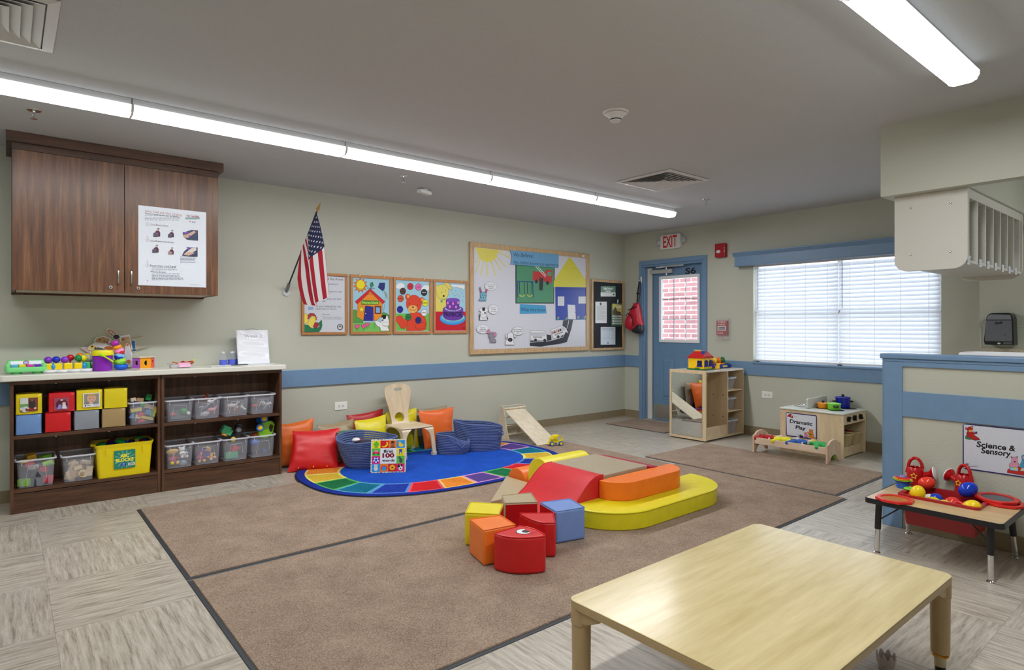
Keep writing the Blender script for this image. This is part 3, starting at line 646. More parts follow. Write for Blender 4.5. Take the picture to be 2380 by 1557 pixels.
# ---- soft cubes
def puffy(b, c, sx, sy, sz, m, pw=0.05, n=6, p=8.0):
    """soft foam block: cube faces bulged slightly, corners a little pinched"""
    def fc(ax, sg):
        def fn(u, v):
            u = (u - .5) * 2; v = (v - .5) * 2; w = sg * (1 + pw * (1 - u * u) * (1 - v * v))
            q = [0, 0, 0]; q[ax] = w; q[(ax + 1) % 3] = u * (1 + pw * .5 * (1 - v * v)); q[(ax + 2) % 3] = v * (1 + pw * .5 * (1 - u * u))
            return (c[0] + q[0] * sx, c[1] + q[1] * sy, c[2] + q[2] * sz)
        return fn
    for ax in range(3):
        for sg in (-1, 1): b.grid(fc(ax, sg), n, n, m)
def vinyl(rgb): return mat('vinyl_%02x%02x%02x' % rgb, rgb, 0.36, bmp=0.12, bs=16, var=0.02, bd=0.01)
def soft_cube(y0, y1, z0, z1, rgb, label, x=0.303, photo=None, rot=0.0):
    t = thing('soft_cube', label, 'soft cube', (x - 0.072, (y0 + y1) / 2, z0), rot, 'vinyl foam cubes on the upper shelf')
    hy = (y1 - y0) / 2; hz = (z1 - z0) / 2
    b = B(); puffy(b, (0, 0, hz), 0.067, hy - 0.005, hz - 0.003, vinyl(rgb), 0.075); b.build('cover', t, merge=True, bevel=0.008, seg=3)
    b = B(); sx, sy = 0.066, hy - 0.002; m = vinyl(rgb)
    b.tube([(sx, -sy, 0.004), (sx, sy, 0.004), (sx, sy, 2 * hz - 0.003), (sx, -sy, 2 * hz - 0.003)], 0.0022, m, 6, closed=True); b.build('piping', t)
    if photo: photo(t, hy, hz)
    return t
def ph_garden(t, hy, hz):
    A = Art((0.0745, -hy * .66, hz * .32), (0, hy * 1.32, 0), (0, 0, hz * 1.3), (1, 0, 0), rough=0.15); A.base = 0.001
    A.rect(0, 0, 1, 1, (120, 70, 60)).rect(0, 0.1, 0.45, 1, (206, 214, 210)).rect(0, 0.3, 0.45, 0.55, (110, 160, 96)).circ(0.3, 0.15, 0.22, (200, 206, 210)).poly([(0.5, 0.2), (0.5, 0.8), (0.7, 0.95), (0.85, 0.7), (0.85, 0.2)], (60, 54, 52)).circ(0.67, 0.82, 0.1, (130, 84, 66)).rect(0.3, 0, 1, 0.22, (132, 54, 50)).circ(0.45, 0.22, 0.06, (220, 200, 190)).circ(0.85, 0.2, 0.07, (225, 205, 195)); A.build('photo_window', t)
def ph_kids(t, hy, hz):
    A = Art((0.0745, -hy * .6, hz * .2), (0, hy * 1.15, 0), (0, 0, hz * 1.3), (1, 0, 0), rough=0.15); A.base = 0.001
    A.rect(0, 0, 1, 1, (160, 74, 96)).circ(0.5, 0.45, 0.4, (96, 34, 60)).circ(0.35, 0.5, 0.12, (70, 50, 60)).circ(0.65, 0.52, 0.12, (226, 186, 160)).poly([(0.2, 0.12), (0.3, 0.45), (0.48, 0.45), (0.5, 0.12)], (150, 140, 210)).poly([(0.52, 0.12), (0.55, 0.45), (0.75, 0.45), (0.85, 0.1)], (226, 220, 232)).circ(0.5, 0.8, 0.1, (230, 226, 230), ry=0.05); A.build('photo_window', t)
def ph_baby(t, hy, hz):
    A = Art((0.0745, -hy * .5, hz * .3), (0, hy * 1.3, 0), (0, 0, hz * 1.36), (1, 0, 0), rough=0.15); A.base = 0.001
    A.rect(0, 0, 1, 1, (232, 234, 238)).rect(0.06, 0.2, 0.94, 0.96, (150, 146, 124)).poly([(0.06, 0.2), (0.2, 0.36), (0.8, 0.36), (0.94, 0.2)], (120, 130, 146)).circ(0.5, 0.62, 0.27, (214, 170, 146), ry=0.3).circ(0.5, 0.86, 0.24, (196, 156, 110), ry=0.1).circ(0.4, 0.62, 0.03, (60, 50, 60)).circ(0.6, 0.62, 0.03, (60, 50, 60)).circ(0.5, 0.4, 0.07, (190, 110, 104), ry=0.04).circ(0.47, 0.3, 0.12, (220, 178, 154)).circ(0.14, 0.1, 0.05, (20, 20, 22)).lines(0.22, 0.08, 0.45, 1, 1, 0.05, (30, 30, 34)).lines(0.6, 0.08, 0.95, 2, 0.05, 0.02, (120, 120, 130)); A.build('photo_card', t)
zs = 0.546
soft_cube(-6.932, -6.786, zs, zs + 0.142, (112, 150, 206), 'light blue soft cube at the left end of the upper shelf')
soft_cube(-6.765, -6.612, zs, zs + 0.142, (212, 26, 34), 'plain red soft cube under the red picture cube', rot=-0.03)
soft_cube(-6.598, -6.442, zs, zs + 0.142, (142, 148, 158), 'grey soft cube under the baby picture cube', rot=0.04)
soft_cube(-6.424, -6.27, zs, zs + 0.142, (170, 144, 100), 'tan soft cube beside the bin of wooden blocks')
soft_cube(-6.932, -6.783, zs + 0.144, zs + 0.29, (222, 200, 24), 'yellow picture cube with a garden photo, on the light blue cube', photo=ph_garden)
soft_cube(-6.748, -6.592, zs + 0.144, zs + 0.286, (206, 28, 36), 'red picture cube with a photo of children, on the red cube', photo=ph_kids, rot=0.03)
soft_cube(-6.58, -6.418, zs + 0.144, zs + 0.296, (226, 204, 26), 'yellow picture cube with a baby photo, on the grey cube', photo=ph_baby, rot=-0.03)
soft_cube(-6.41, -6.258, zs + 0.144, zs + 0.296, (222, 202, 26), 'plain yellow soft cube stacked on the tan cube')
soft_cube(-6.61, -6.46, zs, zs + 0.142, (30, 44, 92), 'dark navy soft cube hidden behind the grey cube', x=0.155) 
soft_cube(-6.61, -6.47, zs + 0.144, zs + 0.286, (28, 42, 90), 'navy soft cube at the back between the red and yellow picture cubes', x=0.155)

# ---- clear bins
def bin_at(y, w, z, h, label, x0=0.035, x1=0.312, grp='clear plastic bins on the shelves', rot=0.0):
    t = thing('storage_bin', label, 'storage bin', ((x0 + x1) / 2, y, z), rot, grp); d = (x1 - x0) / 2; hw_ = w / 2; ti = 0.022
    b = B(); n = 4
    o = rrect(-d + ti, -hw_ + ti, d - ti, hw_ - ti, 0.02, n); u = rrect(-d + 0.01, -hw_ + 0.01, d - 0.01, hw_ - 0.01, 0.022, n); k = len(o)
    v = [(p[0], p[1], 0.002) for p in o] + [(p[0], p[1], h) for p in u]
    b.add(v, [list(range(k))[::-1]], BINP); b.add(v, [(i, (i + 1) % k, k + (i + 1) % k, k + i) for i in range(k)], BINP, True)
    b.build('bin_body', t)
    b = B(); r = rrect(-d, -hw_, d, hw_, 0.024, n)
    v = [(p[0], p[1], h) for p in u] + [(p[0], p[1], h + 0.002) for p in r] + [(p[0] * 1.002, p[1] * 1.002, h - 0.009) for p in r]
    b.add(v, [(i, (i + 1) % k, k + (i + 1) % k, k + i) for i in range(k)] + [(k + i, k + (i + 1) % k, 2 * k + (i + 1) % k, 2 * k + i) for i in range(k)], BINR); b.build('rim', t, solid=0.002)
    b = B()
    for s in (-1, 1): b.box(d - 0.0125, s * hw_ * 0.66 - 0.002, h * 0.80, d - 0.008, s * hw_ * 0.66 + 0.002, h - 0.004, BINR)
    b.tube([(d - 0.021, -hw_ * 0.5, h * 0.18), (d - 0.012, -hw_ * 0.36, h * 0.74), (d - 0.012, hw_ * 0.42, h * 0.74), (d - 0.019, hw_ * 0.5, h * 0.3)], 0.0016, BINR, 5); b.build('moulded_ribs', t)
    return t
def block(loc, s, rgb, label, group, rot=(0, 0, 0), name='toy_block', cat='toy block', shape='box', m=None, rough=0.4):
    b = B(); m = m or C(rgb, rough)
    if shape == 'box': b.box(-s[0] / 2, -s[1] / 2, -s[2] / 2, s[0] / 2, s[1] / 2, s[2] / 2, m)
    elif shape == 'cyl': b.cyl((0, 0, -s[2] / 2), (0, 0, s[2] / 2), s[0] / 2, m, 20)
    elif shape == 'tri': b.prism([(-s[1] / 2, -s[2] / 2), (s[1] / 2, -s[2] / 2), (0, s[2] / 2)], -s[0] / 2, s[0] / 2, m, 'x')
    elif shape == 'arch': b.prism([(-s[1] / 2, -s[2] / 2)] + [(s[1] * .28 * -math.cos(a * PI / 8), -s[2] / 2 + s[1] * .28 * math.sin(a * PI / 8)) for a in range(9)] + [(s[1] / 2, -s[2] / 2), (s[1] / 2, s[2] / 2), (-s[1] / 2, s[2] / 2)], -s[0] / 2, s[0] / 2, m, 'x')
    elif shape == 'ell': b.ell((0, 0, 0), (s[0] / 2, s[1] / 2, s[2] / 2), m, 16)
    elif shape == 'ring': b.tube([((s[0] / 2 - 0.01) * math.cos(a * PI / 10), (s[0] / 2 - 0.01) * math.sin(a * PI / 10), 0) for a in range(20)], 0.01, m, 8, closed=True)
    o = b.build(name, None, bevel=0.0015 if shape in ('box', 'tri', 'arch') else 0, loc=loc, rot=rot); tag(o, label, cat, group); return o
RN = random.Random(11)
def R3(a=0.5): return (RN.uniform(-a, a), RN.uniform(-a, a), RN.uniform(-3, 3))
zl = 0.166
# bin of magnet tiles (lower left)
bin_at(-6.819, 0.24, zl, 0.20, 'clear bin of magnetic blocks at the lower left of the shelf')
g = 'magnetic blocks in the lower left bin'
for p, s, c, l in (((0.262, -6.885, zl + 0.035), (0.045, 0.062, 0.05), (140, 200, 50), 'lime green block at the bottom left of the lower left bin'),
                   ((0.262, -6.81, zl + 0.03), (0.045, 0.06, 0.05), (52, 60, 80), 'dark slate block at the bottom of the lower left bin'),
                   ((0.262, -6.75, zl + 0.04), (0.045, 0.055, 0.055), (196, 40, 60), 'red block at the bottom right of the lower left bin'),
                   ((0.262, -6.815, zl + 0.085), (0.03, 0.075, 0.04), (40, 46, 60), 'black tilted block in the middle of the lower left bin'),
                   ((0.255, -6.77, zl + 0.11), (0.04, 0.06, 0.04), (200, 36, 50), 'crimson block high in the lower left bin'),
                   ((0.25, -6.745, zl + 0.15), (0.04, 0.06, 0.035), (150, 210, 60), 'lime block near the rim of the lower left bin'),
                   ((0.25, -6.83, zl + 0.135), (0.04, 0.06, 0.03), (200, 180, 180), 'pale pink block in the upper part of the lower left bin'),
                   ((0.20, -6.86, zl + 0.155), (0.04, 0.06, 0.03), (190, 40, 44), 'dark red block behind the pale one in the lower left bin'),
                   ((0.15, -6.845, zl + 0.19), (0.05, 0.055, 0.05), (226, 180, 60), 'yellow and blue block sticking out of the lower left bin'),
                   ((0.16, -6.76, zl + 0.185), (0.06, 0.055, 0.03), (120, 190, 50), 'green edged black block leaning out of the lower left bin'),
                   ((0.23, -6.885, zl + 0.18), (0.03, 0.04, 0.02), (214, 176, 40), 'small yellow block by the left rim of the lower left bin'),
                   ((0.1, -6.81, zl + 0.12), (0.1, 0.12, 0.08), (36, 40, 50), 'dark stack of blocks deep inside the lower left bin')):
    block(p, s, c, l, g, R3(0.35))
bin_at(-6.567, 0.218, zl, 0.195, 'clear bin of plain wooden blocks, left of the yellow tub')
g = 'plain wooden blocks in the bin by the yellow tub'; WB = wood('beech_block', (206, 180, 138), (228, 206, 168), 'y', 4, 0.5, 6, 0.02)
for p, s, sh, l in (((0.262, -6.545, zl + 0.045), (0.06, 0.06, 0.05), 'cyl', 'round wooden block with a hollow in the plain block bin'), ((0.26, -6.60, zl + 0.045), (0.04, 0.03, 0.08), 'box', 'upright wooden block in the plain block bin'),
                    ((0.26, -6.5, zl + 0.06), (0.04, 0.045, 0.07), 'box', 'square wooden block at the right of the plain block bin'), ((0.25, -6.57, zl + 0.095), (0.05, 0.07, 0.03), 'arch', 'wooden arch block in the plain block bin'),
                    ((0.26, -6.63, zl + 0.05), (0.04, 0.04, 0.06), 'tri', 'wooden wedge at the left of the plain block bin'), ((0.24, -6.52, zl + 0.125), (0.05, 0.06, 0.03), 'box', 'flat wooden block on top in the plain block bin'),
                    ((0.2, -6.59, zl + 0.13), (0.05, 0.07, 0.03), 'tri', 'triangular wooden block on top in the plain block bin'), ((0.2, -6.55, zl + 0.06), (0.08, 0.14, 0.09), 'box', 'big wooden block at the back of the plain block bin')):
    block(p, s, (0, 0, 0), l, g, R3(0.3) if sh != 'cyl' else (0, 1.3, 0.3), shape=sh, m=WB)
block((0.291, -6.545, zl + 0.05), (0.03, 0.03, 0.004), (150, 120, 84), 'dark round hole disc on the hollow wooden block', g, (0, 1.3, 0.3), shape='cyl')
bin_at(-6.152, 0.206, zs, 0.175, 'clear bin of coloured wooden blocks beside the tan cube')
g = 'coloured wooden blocks in the bin beside the tan cube'
for p, s, c, sh, l in (((0.265, -6.195, zs + 0.115), (0.03, 0.075, 0.025), (228, 210, 40), 'box', 'long yellow block at the upper left of the coloured block bin'), ((0.265, -6.1, zs + 0.13), (0.03, 0.075, 0.028), (214, 184, 144), 'box', 'plain wood block at the upper right of the coloured block bin'),
                       ((0.262, -6.165, zs + 0.085), (0.03, 0.06, 0.04), (206, 44, 50), 'tri', 'red triangle in the middle of the coloured block bin'), ((0.262, -6.115, zs + 0.09), (0.03, 0.04, 0.035), (80, 130, 200), 'box', 'blue square in the middle of the coloured block bin'),
                       ((0.262, -6.22, zs + 0.075), (0.03, 0.035, 0.05), (90, 140, 204), 'tri', 'blue triangle at the left of the coloured block bin'), ((0.262, -6.12, zs + 0.045), (0.03, 0.09, 0.018), (232, 206, 40), 'box', 'yellow bar across the bottom of the coloured block bin'),
                       ((0.26, -6.16, zs + 0.03), (0.03, 0.07, 0.03), (200, 36, 44), 'tri', 'red wedge at the bottom of the coloured block bin'), ((0.265, -6.185, zs + 0.06), (0.02, 0.035, 0.03), (218, 192, 160), 'box', 'small tan block at the lower left of the coloured block bin'),
                       ((0.26, -6.085, zs + 0.075), (0.03, 0.03, 0.06), (60, 160, 90), 'arch', 'green arch at the right of the coloured block bin'), ((0.262, -6.068, zs + 0.09), (0.03, 0.016, 0.08), (232, 214, 40), 'box', 'upright yellow block at the right of the coloured block bin'),
                       ((0.21, -6.21, zs + 0.19), (0.03, 0.035, 0.03), (214, 200, 180), 'box', 'pale block sticking out at the left of the coloured block bin'), ((0.19, -6.1, zs + 0.2), (0.035, 0.04, 0.05), (40, 150, 80), 'box', 'green block standing out of the coloured block bin'),
                       ((0.2, -6.16, zs + 0.185), (0.03, 0.05, 0.03), (190, 150, 110), 'box', 'tan block on top of the heap in the coloured block bin'), ((0.17, -6.15, zs + 0.11), (0.12, 0.15, 0.1), (60, 60, 110), 'box', 'dark blue block at the back of the coloured block bin'),
                       ((0.24, -6.15, zs + 0.155), (0.04, 0.03, 0.03), (50, 160, 90), 'cyl', 'round green block at the rim of the coloured block bin')):
    block(p, s, c, l, g, (RN.uniform(-.5, .5), RN.uniform(-.1, .1), RN.uniform(-.2, .2)), shape=sh)
# yellow tub
t = thing('block_tub', 'yellow tub of building blocks on the bottom shelf', 'tub', (0.185, -6.278, zl)); YT = C((238, 214, 16), 0.3)
b = B(); o = rrect(-0.13, -0.17, 0.13, 0.17, 0.02, 4); u = rrect(-0.142, -0.185, 0.142, 0.185, 0.02, 4); i2 = rrect(-0.137, -0.18, 0.137, 0.18, 0.018, 4); k = len(o)
v = [(p[0], p[1], 0.0) for p in o] + [(p[0], p[1], 0.225) for p in u] + [(p[0], p[1], 0.225) for p in i2] + [(p[0] * .96, p[1] * .96, 0.02) for p in o]
b.add(v, [list(range(k))[::-1], list(range(3 * k, 4 * k))] + [(r * k + i, r * k + (i + 1) % k, (r + 1) * k + (i + 1) % k, (r + 1) * k + i) for r in range(3) for i in range(k)], YT); b.build('tub_body', t)
b = B(); r1 = rrect(-0.145, -0.196, 0.148, 0.196, 0.02, 4); v = [(p[0], p[1], 0.222) for p in u] + [(p[0], p[1], 0.252) for p in r1] + [(p[0] * .97, p[1] * .97, 0.252) for p in r1] + [(p[0], p[1], 0.222) for p in i2]
b.add(v, [(r * k + i, r * k + (i + 1) % k, (r + 1) * k + (i + 1) % k, (r + 1) * k + i) for r in range(4 - 1) for i in range(k)], YT)
for s in (-1, 1): b.box(-0.03, s * 0.196 - 0.012, 0.232, 0.03, s * 0.196 + 0.012, 0.25, YT); b.box(0.139, s * 0.12 - 0.003, 0.175, 0.147, s * 0.12 + 0.003, 0.225, YT)
b.build('rim', t)
A = Art((0.1385, -0.072, 0.06), (0, 0.14, 0), (0.0045, 0, 0.14), (1, 0, -0.03)); A.base = 0.0015; TG = (36, 134, 112)
A.rect(0, 0, 1, 1, TG)
for k_ in range(14):
    a = k_ * 2 * PI / 14; A.poly([(0.5 + 0.1 * math.cos(a), 0.5 + 0.1 * math.sin(a)), (0.5 + 0.5 * math.cos(a - .08), 0.5 + 0.47 * math.sin(a - .08)), (0.5 + 0.5 * math.cos(a + .08), 0.5 + 0.47 * math.sin(a + .08))], (96, 180, 160), same=k_ > 0)
A.text(0.5, 0.6, 'ABC', 0.17, (250, 236, 60), wid=0.42, bold=0.05, center=True).text(0.5, 0.38, 'BLOCKS', 0.15, (250, 236, 60), wid=0.84, bold=0.05, center=True).circ(0.45, 0.2, 0.13, (26, 80, 170), ry=0.12).text(0.45, 0.21, '26', 0.06, (245, 245, 245), center=True, bold=.03).text(0.45, 0.13, 'pieces', 0.04, (245, 245, 245), center=True).rect(0.66, 0.12, 0.98, 0.26, (235, 236, 230))
for k_ in range(9): A.rect(0.7 + k_ * 0.027, 0.14, 0.713 + k_ * 0.027, 0.24, (30, 30, 30), same=k_ > 0)
A.build('tub_label', t)
g = 'plastic blocks heaped in the yellow tub'
for k, (y, c, l) in enumerate(((-6.42, (30, 150, 70), 'green rounded block at the left end of the yellow tub'), (-6.36, (28, 34, 100), 'navy rounded block left of centre in the yellow tub'), (-6.345, (110, 24, 50), 'maroon block at the back left of the yellow tub'),
                               (-6.295, (40, 170, 80), 'green block in the middle of the yellow tub'), (-6.265, (36, 96, 200), 'bright blue block in the middle of the yellow tub'), (-6.215, (30, 36, 104), 'navy block right of centre in the yellow tub'),
                               (-6.18, (200, 180, 40), 'mustard block right of centre in the yellow tub'), (-6.15, (120, 26, 44), 'dark red block near the right end of the yellow tub'), (-6.165, (40, 150, 76), 'green block at the back right of the yellow tub'), (-6.125, (26, 32, 96), 'navy block at the right end of the yellow tub'))):
    block((0.2 + (0.05 if k in (2, 8) else 0.0) * -1, y, zl + 0.235 + (0.012 if k in (2, 3, 8) else 0)), (0.1, 0.075, 0.04), c, l, g, (RN.uniform(-.3, .3), RN.uniform(-.2, .2), RN.uniform(-.5, .5)), shape='ell', rough=0.25)
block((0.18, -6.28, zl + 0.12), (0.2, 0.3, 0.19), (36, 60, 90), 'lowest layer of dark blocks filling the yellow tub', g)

# right unit bins
Y4 = (-5.895, -5.685, -5.46, -5.235); W4 = (0.222, 0.222, 0.226, 0.226)
up = ['clear bin of toy food at the left of the upper right shelf', 'clear bin of toy animals with a pink pig, second on the upper right shelf', 'clear bin of toy horses, third on the upper right shelf', 'clear bin of toy zebras at the right end of the upper right shelf']
lo = ['clear bin with a white teddy at the left of the lower right shelf', 'clear bin with yellow toy figures, second on the lower right shelf', 'clear bin with the green tractor on top', 'clear bin with the lime truck on top']
for y, w, l1, l2 in zip(Y4, W4, up, lo):
    bin_at(y, w, zs, 0.172, l1, rot=RN.uniform(-.02, .02)); bin_at(y, w, zl, 0.19, l2, rot=RN.uniform(-.02, .02))
def animal(loc, s, body, legs, label, group, rz=0.0, tilt=(0, 0), extra=None):
    """small plastic farm animal"""
    t = thing('toy_animal', label, 'toy animal', loc, 0, group); t.rotation_euler = (tilt[0], tilt[1], rz); m = C(body, 0.4); ml = C(legs, 0.4)
    b = B(); b.ell((0, 0, 0.55 * s), (0.45 * s, 0.2 * s, 0.22 * s), m, 14); b.tube([(0.36 * s, 0, 0.62 * s), (0.5 * s, 0, 0.85 * s)], [0.13 * s, 0.1 * s], m, 10); b.ell((0.58 * s, 0, 0.9 * s), (0.17 * s, 0.1 * s, 0.11 * s), m, 12)
    for q in (-1, 1): b.ell((0.5 * s, q * 0.07 * s, 1.02 * s), (0.03 * s, 0.03 * s, 0.07 * s), m, 8)
    b.tube([(-0.42 * s, 0, 0.6 * s), (-0.55 * s, 0, 0.4 * s)], 0.03 * s, ml, 6); b.build('body', t)
    for x in (-0.3, 0.3):
        for q in (-1, 1): b = B(); b.tube([(x * s, q * 0.11 * s, 0.5 * s), (x * s * 1.05, q * 0.12 * s, 0.25 * s), (x * s, q * 0.12 * s, 0)], [0.08 * s, 0.05 * s, 0.05 * s], ml, 8); b.build('leg', t)
    if extra:
        b = B(); mm = C(extra, 0.4)
        for k in range(4): b.tube([(-0.25 * s + k * 0.17 * s, 0.2 * s * math.sin(a), 0.55 * s + 0.225 * s * math.cos(a)) for a in [q * PI / 6 - PI / 1.6 for q in range(9)]], 0.03 * s, mm, 5)
        b.build('stripes', t)
    return t
g = 'toys in the clear bins of the upper right shelf'
animal((0.235, -5.71, zs + 0.045), 0.075, (150, 150, 160), (70, 74, 84), 'grey and black toy dog standing in the second upper bin', g, 1.3)
block((0.262, -5.70, zs + 0.035), (0.03, 0.07, 0.045), (176, 172, 184), 'pale grey toy seal at the bottom of the second upper bin', g, (0.2, 0, 0.1), 'toy_figure', 'toy', 'ell')
animal((0.25, -5.645, zs + 0.03), 0.07, (226, 150, 158), (214, 132, 142), 'pink toy pig in the second upper bin', g, 1.5)
animal((0.21, -5.67, zs + 0.1), 0.075, (236, 236, 238), (40, 42, 46), 'white toy goose with black wings in the second upper bin', g, 2.2, (0.6, 0.2))
animal((0.17, -5.66, zs + 0.125), 0.07, (150, 60, 24), (120, 40, 20), 'rust brown toy giraffe poking out of the second upper bin', g, 1.2, (0.2, -0.6))
block((0.262, -5.86, zs + 0.075), (0.04, 0.055, 0.055), (30, 150, 64), 'green toy pepper in the first upper bin', g, (0, 0, 0), 'toy_food', 'toy food', 'ell')
block((0.262, -5.94, zs + 0.055), (0.03, 0.05, 0.03), (196, 60, 44), 'red toy lobster in the first upper bin', g, (0, 0.2, 0.3), 'toy_food', 'toy food', 'ell')
block((0.27, -5.825, zs + 0.055), (0.02, 0.03, 0.03), (232, 230, 224), 'white toy egg in the first upper bin', g, (0, 0, 0), 'toy_food', 'toy food', 'ell')
block((0.2, -5.89, zs + 0.045), (0.12, 0.13, 0.06), (96, 108, 104), 'dull grey toy tray under the food in the first upper bin', g, (0, 0, 0.1), 'toy_food', 'toy food')
animal((0.25, -5.49, zs + 0.045), 0.085, (214, 212, 204), (190, 186, 180), 'off white toy horse lying in the third upper bin', g, 1.5, (0.2, 0.1))
animal((0.235, -5.425, zs + 0.1), 0.07, (206, 206, 204), (180, 180, 180), 'grey white toy horse with legs in the air in the third upper bin', g, 1.6, (2.4, 0))
animal((0.24, -5.46, zs + 0.012), 0.075, (142, 80, 60), (120, 64, 48), 'brown toy horse at the bottom of the third upper bin', g, 1.2, (0.3, 0))
animal((0.24, -5.235, zs + 0.05), 0.08, (232, 232, 230), (220, 220, 218), 'toy zebra in the middle of the fourth upper bin', g, 1.4, (0.4, 0.5), (24, 24, 26))
animal((0.21, -5.19, zs + 0.06), 0.075, (66, 70, 82), (206, 206, 206), 'dark toy horse with pale legs in the fourth upper bin', g, 1.9, (-0.5, 0.3))
animal((0.235, -5.295, zs + 0.04), 0.06, (196, 80, 60), (170, 66, 50), 'red brown toy calf at the left of the fourth upper bin', g, 1.5, (0.2, 0))
g = 'toys in the clear bins of the lower right shelf'
def bear(loc, s, c, c2, label, rz=0.0, tilt=(0, 0)):
    t = thing('toy_bear', label, 'toy bear', loc, 0, g); t.rotation_euler = (tilt[0], tilt[1], rz); m = C(c, 0.5); m2 = C(c2, 0.5)
    b = B(); b.ell((0, 0, 0.35 * s), (0.3 * s, 0.32 * s, 0.36 * s), m, 14); b.ell((0, 0, 0.85 * s), (0.26 * s, 0.28 * s, 0.25 * s), m, 14); b.ell((0.22 * s, 0, 0.8 * s), (0.1 * s, 0.11 * s, 0.09 * s), m2, 10)
    for q in (-1, 1): b.ell((0, q * 0.22 * s, 1.05 * s), (0.05 * s, 0.1 * s, 0.1 * s), m, 10)
    b.build('body', t)
    for q in (-1, 1):
        b = B(); b.tube([(0.05 * s, q * 0.28 * s, 0.5 * s), (0.3 * s, q * 0.36 * s, 0.42 * s)], [0.1 * s, 0.09 * s], m, 8); b.ell((0.3 * s, q * 0.36 * s, 0.42 * s), (0.09 * s, 0.09 * s, 0.09 * s), m, 8); b.build('arm', t)
        b = B(); b.tube([(0.1 * s, q * 0.16 * s, 0.12 * s), (0.42 * s, q * 0.22 * s, 0.12 * s)], [0.13 * s, 0.13 * s], m, 8); b.ell((0.45 * s, q * 0.22 * s, 0.13 * s), (0.06 * s, 0.14 * s, 0.15 * s), m2, 10); b.build('leg', t)
bear((0.235, -5.86, zl + 0.065), 0.085, (232, 232, 232), (222, 222, 222), 'white toy teddy in the first lower bin', 0.2, (0, -0.2))
bear((0.245, -5.94, zl + 0.03), 0.1, (176, 40, 62), (230, 190, 60), 'maroon toy bear with a yellow hat in the first lower bin', 0.3)
block((0.248, -5.94, zl + 0.13), (0.07, 0.09, 0.035), (238, 190, 50), 'yellow plastic toy brim on the maroon bear in the first lower bin', g, (0.1, 0.2, 0), 'toy_hat', 'toy hat', 'ell')
block((0.258, -5.865, zl + 0.03), (0.04, 0.065, 0.05), (140, 152, 168), 'grey toy pebble at the bottom of the first lower bin', g, (0, 0, 0), 'toy_figure', 'toy', 'ell')
block((0.22, -5.9, zl + 0.04), (0.12, 0.12, 0.05), (70, 84, 130), 'dark blue toy boat at the back of the first lower bin', g, (0, 0, 0), 'toy_boat', 'toy', 'ell')
bear((0.245, -5.73, zl + 0.02), 0.085, (170, 44, 90), (236, 180, 60), 'magenta toy figure with yellow feet in the second lower bin', 0.1)
bear((0.24, -5.65, zl + 0.03), 0.085, (236, 176, 60), (238, 190, 150), 'orange yellow toy figure in the second lower bin', 0.4, (0.3, 0))
block((0.25, -5.67, zl + 0.1), (0.018, 0.018, 0.08), (240, 190, 50), 'upright yellow toy pole in the second lower bin', g, (0.2, 0.1, 0), 'toy_pole', 'toy', 'cyl')
block((0.21, -5.69, zl + 0.08), (0.1, 0.12, 0.06), (84, 66, 140), 'violet toy block behind the figures in the second lower bin', g, R3(.2))
block((0.25, -5.49, zl + 0.045), (0.05, 0.1, 0.055), (84, 170, 128), 'green toy crate at the bottom of the tractor bin', g, (0, 0, 0.05))
block((0.25, -5.465, zl + 0.105), (0.05, 0.09, 0.05), (212, 52, 62), 'red toy scoop under the rim of the tractor bin', g, (0.4, 0.1, 0.1), shape='tri')
block((0.25, -5.215, zl + 0.05), (0.03, 0.06, 0.06), (58, 90, 160), 'blue toy wheel at the bottom of the lime truck bin', g, (0, PI / 2, 0), 'toy_wheel', 'toy', 'cyl')  # a loose toy truck wheel, built as a plain cylinder
block((0.19, -5.28, zl + 0.12), (0.1, 0.09, 0.06), (50, 100, 190), 'blue toy scoop on the left in the lime truck bin', g, R3(.2), 'toy_scoop', 'toy', 'ell')
block((0.18, -5.27, zl + 0.185), (0.09, 0.05, 0.03), (226, 106, 40), 'orange toy spade resting in the lime truck bin', g, (0.2, -0.3, 0.5), 'toy_spade', 'toy', 'ell')
def wheel(t, c, r, w, ax, m, mh, nm_='wheel'):
    b = B(); c = Vector(c); ax = Vector(ax).normalized()
    T = frame((0, 0, 0), ax.orthogonal(), ax.cross(ax.orthogonal())); T.translation = c; b.T = T
    b.lathe([(0, -w / 2), (r * 0.6, -w / 2), (r * 0.9, -w / 2), (r, -w * 0.3), (r, w * 0.3), (r * 0.9, w / 2), (r * 0.6, w / 2)], m, 24); b.lathe([(r * .6, w / 2), (r * .55, w * .42), (r * 0.5, w * 0.46), (r * .3, w * .56), (0, w * 0.58)], mh, 20)
    return b.build(nm_, t)
t = thing('toy_tractor', 'green toy tractor with black wheels tipped on top of a bin', 'toy tractor', (0.22, -5.48, zl + 0.235), 0, g); t.rotation_euler = (-0.5, 0.1, 0.0); GT = C((84, 196, 140), 0.4)
b = B(); b.box(-0.03, -0.085, -0.03, 0.03, 0.0, 0.02, GT); b.frus((-0.026, -0.09, 0.026, -0.02), 0.02, (-0.02, -0.08, 0.02, -0.02), 0.035, GT)
for k in range(4): b.box(0.03, -0.075 + k * 0.017, -0.02, 0.033, -0.068 + k * 0.017, 0.015, GT)
b.box(-0.02, 0.0, -0.03, 0.02, 0.05, 0.0, C((60, 64, 72), 0.4)); b.build('body', t, bevel=0.003)
for y, z, r in ((0.03, 0.045, 0.036), (0.03, -0.045, 0.036)):
    wheel(t, (0.035, y, z), r, 0.026, (1, 0, 0.2), BLACK, C((220, 190, 40), 0.4) if z < 0 else C((120, 124, 130), .3)); 
wheel(t, (-0.02, 0.045, 0.06), 0.036, 0.026, (1, 0, 0.4), BLACK, C((120, 124, 130), .3))
b = B(); b.ell((0.02, -0.05, -0.04), (0.02, 0.03, 0.01), C((230, 150, 40), .4), 10); b.build('bumper', t)
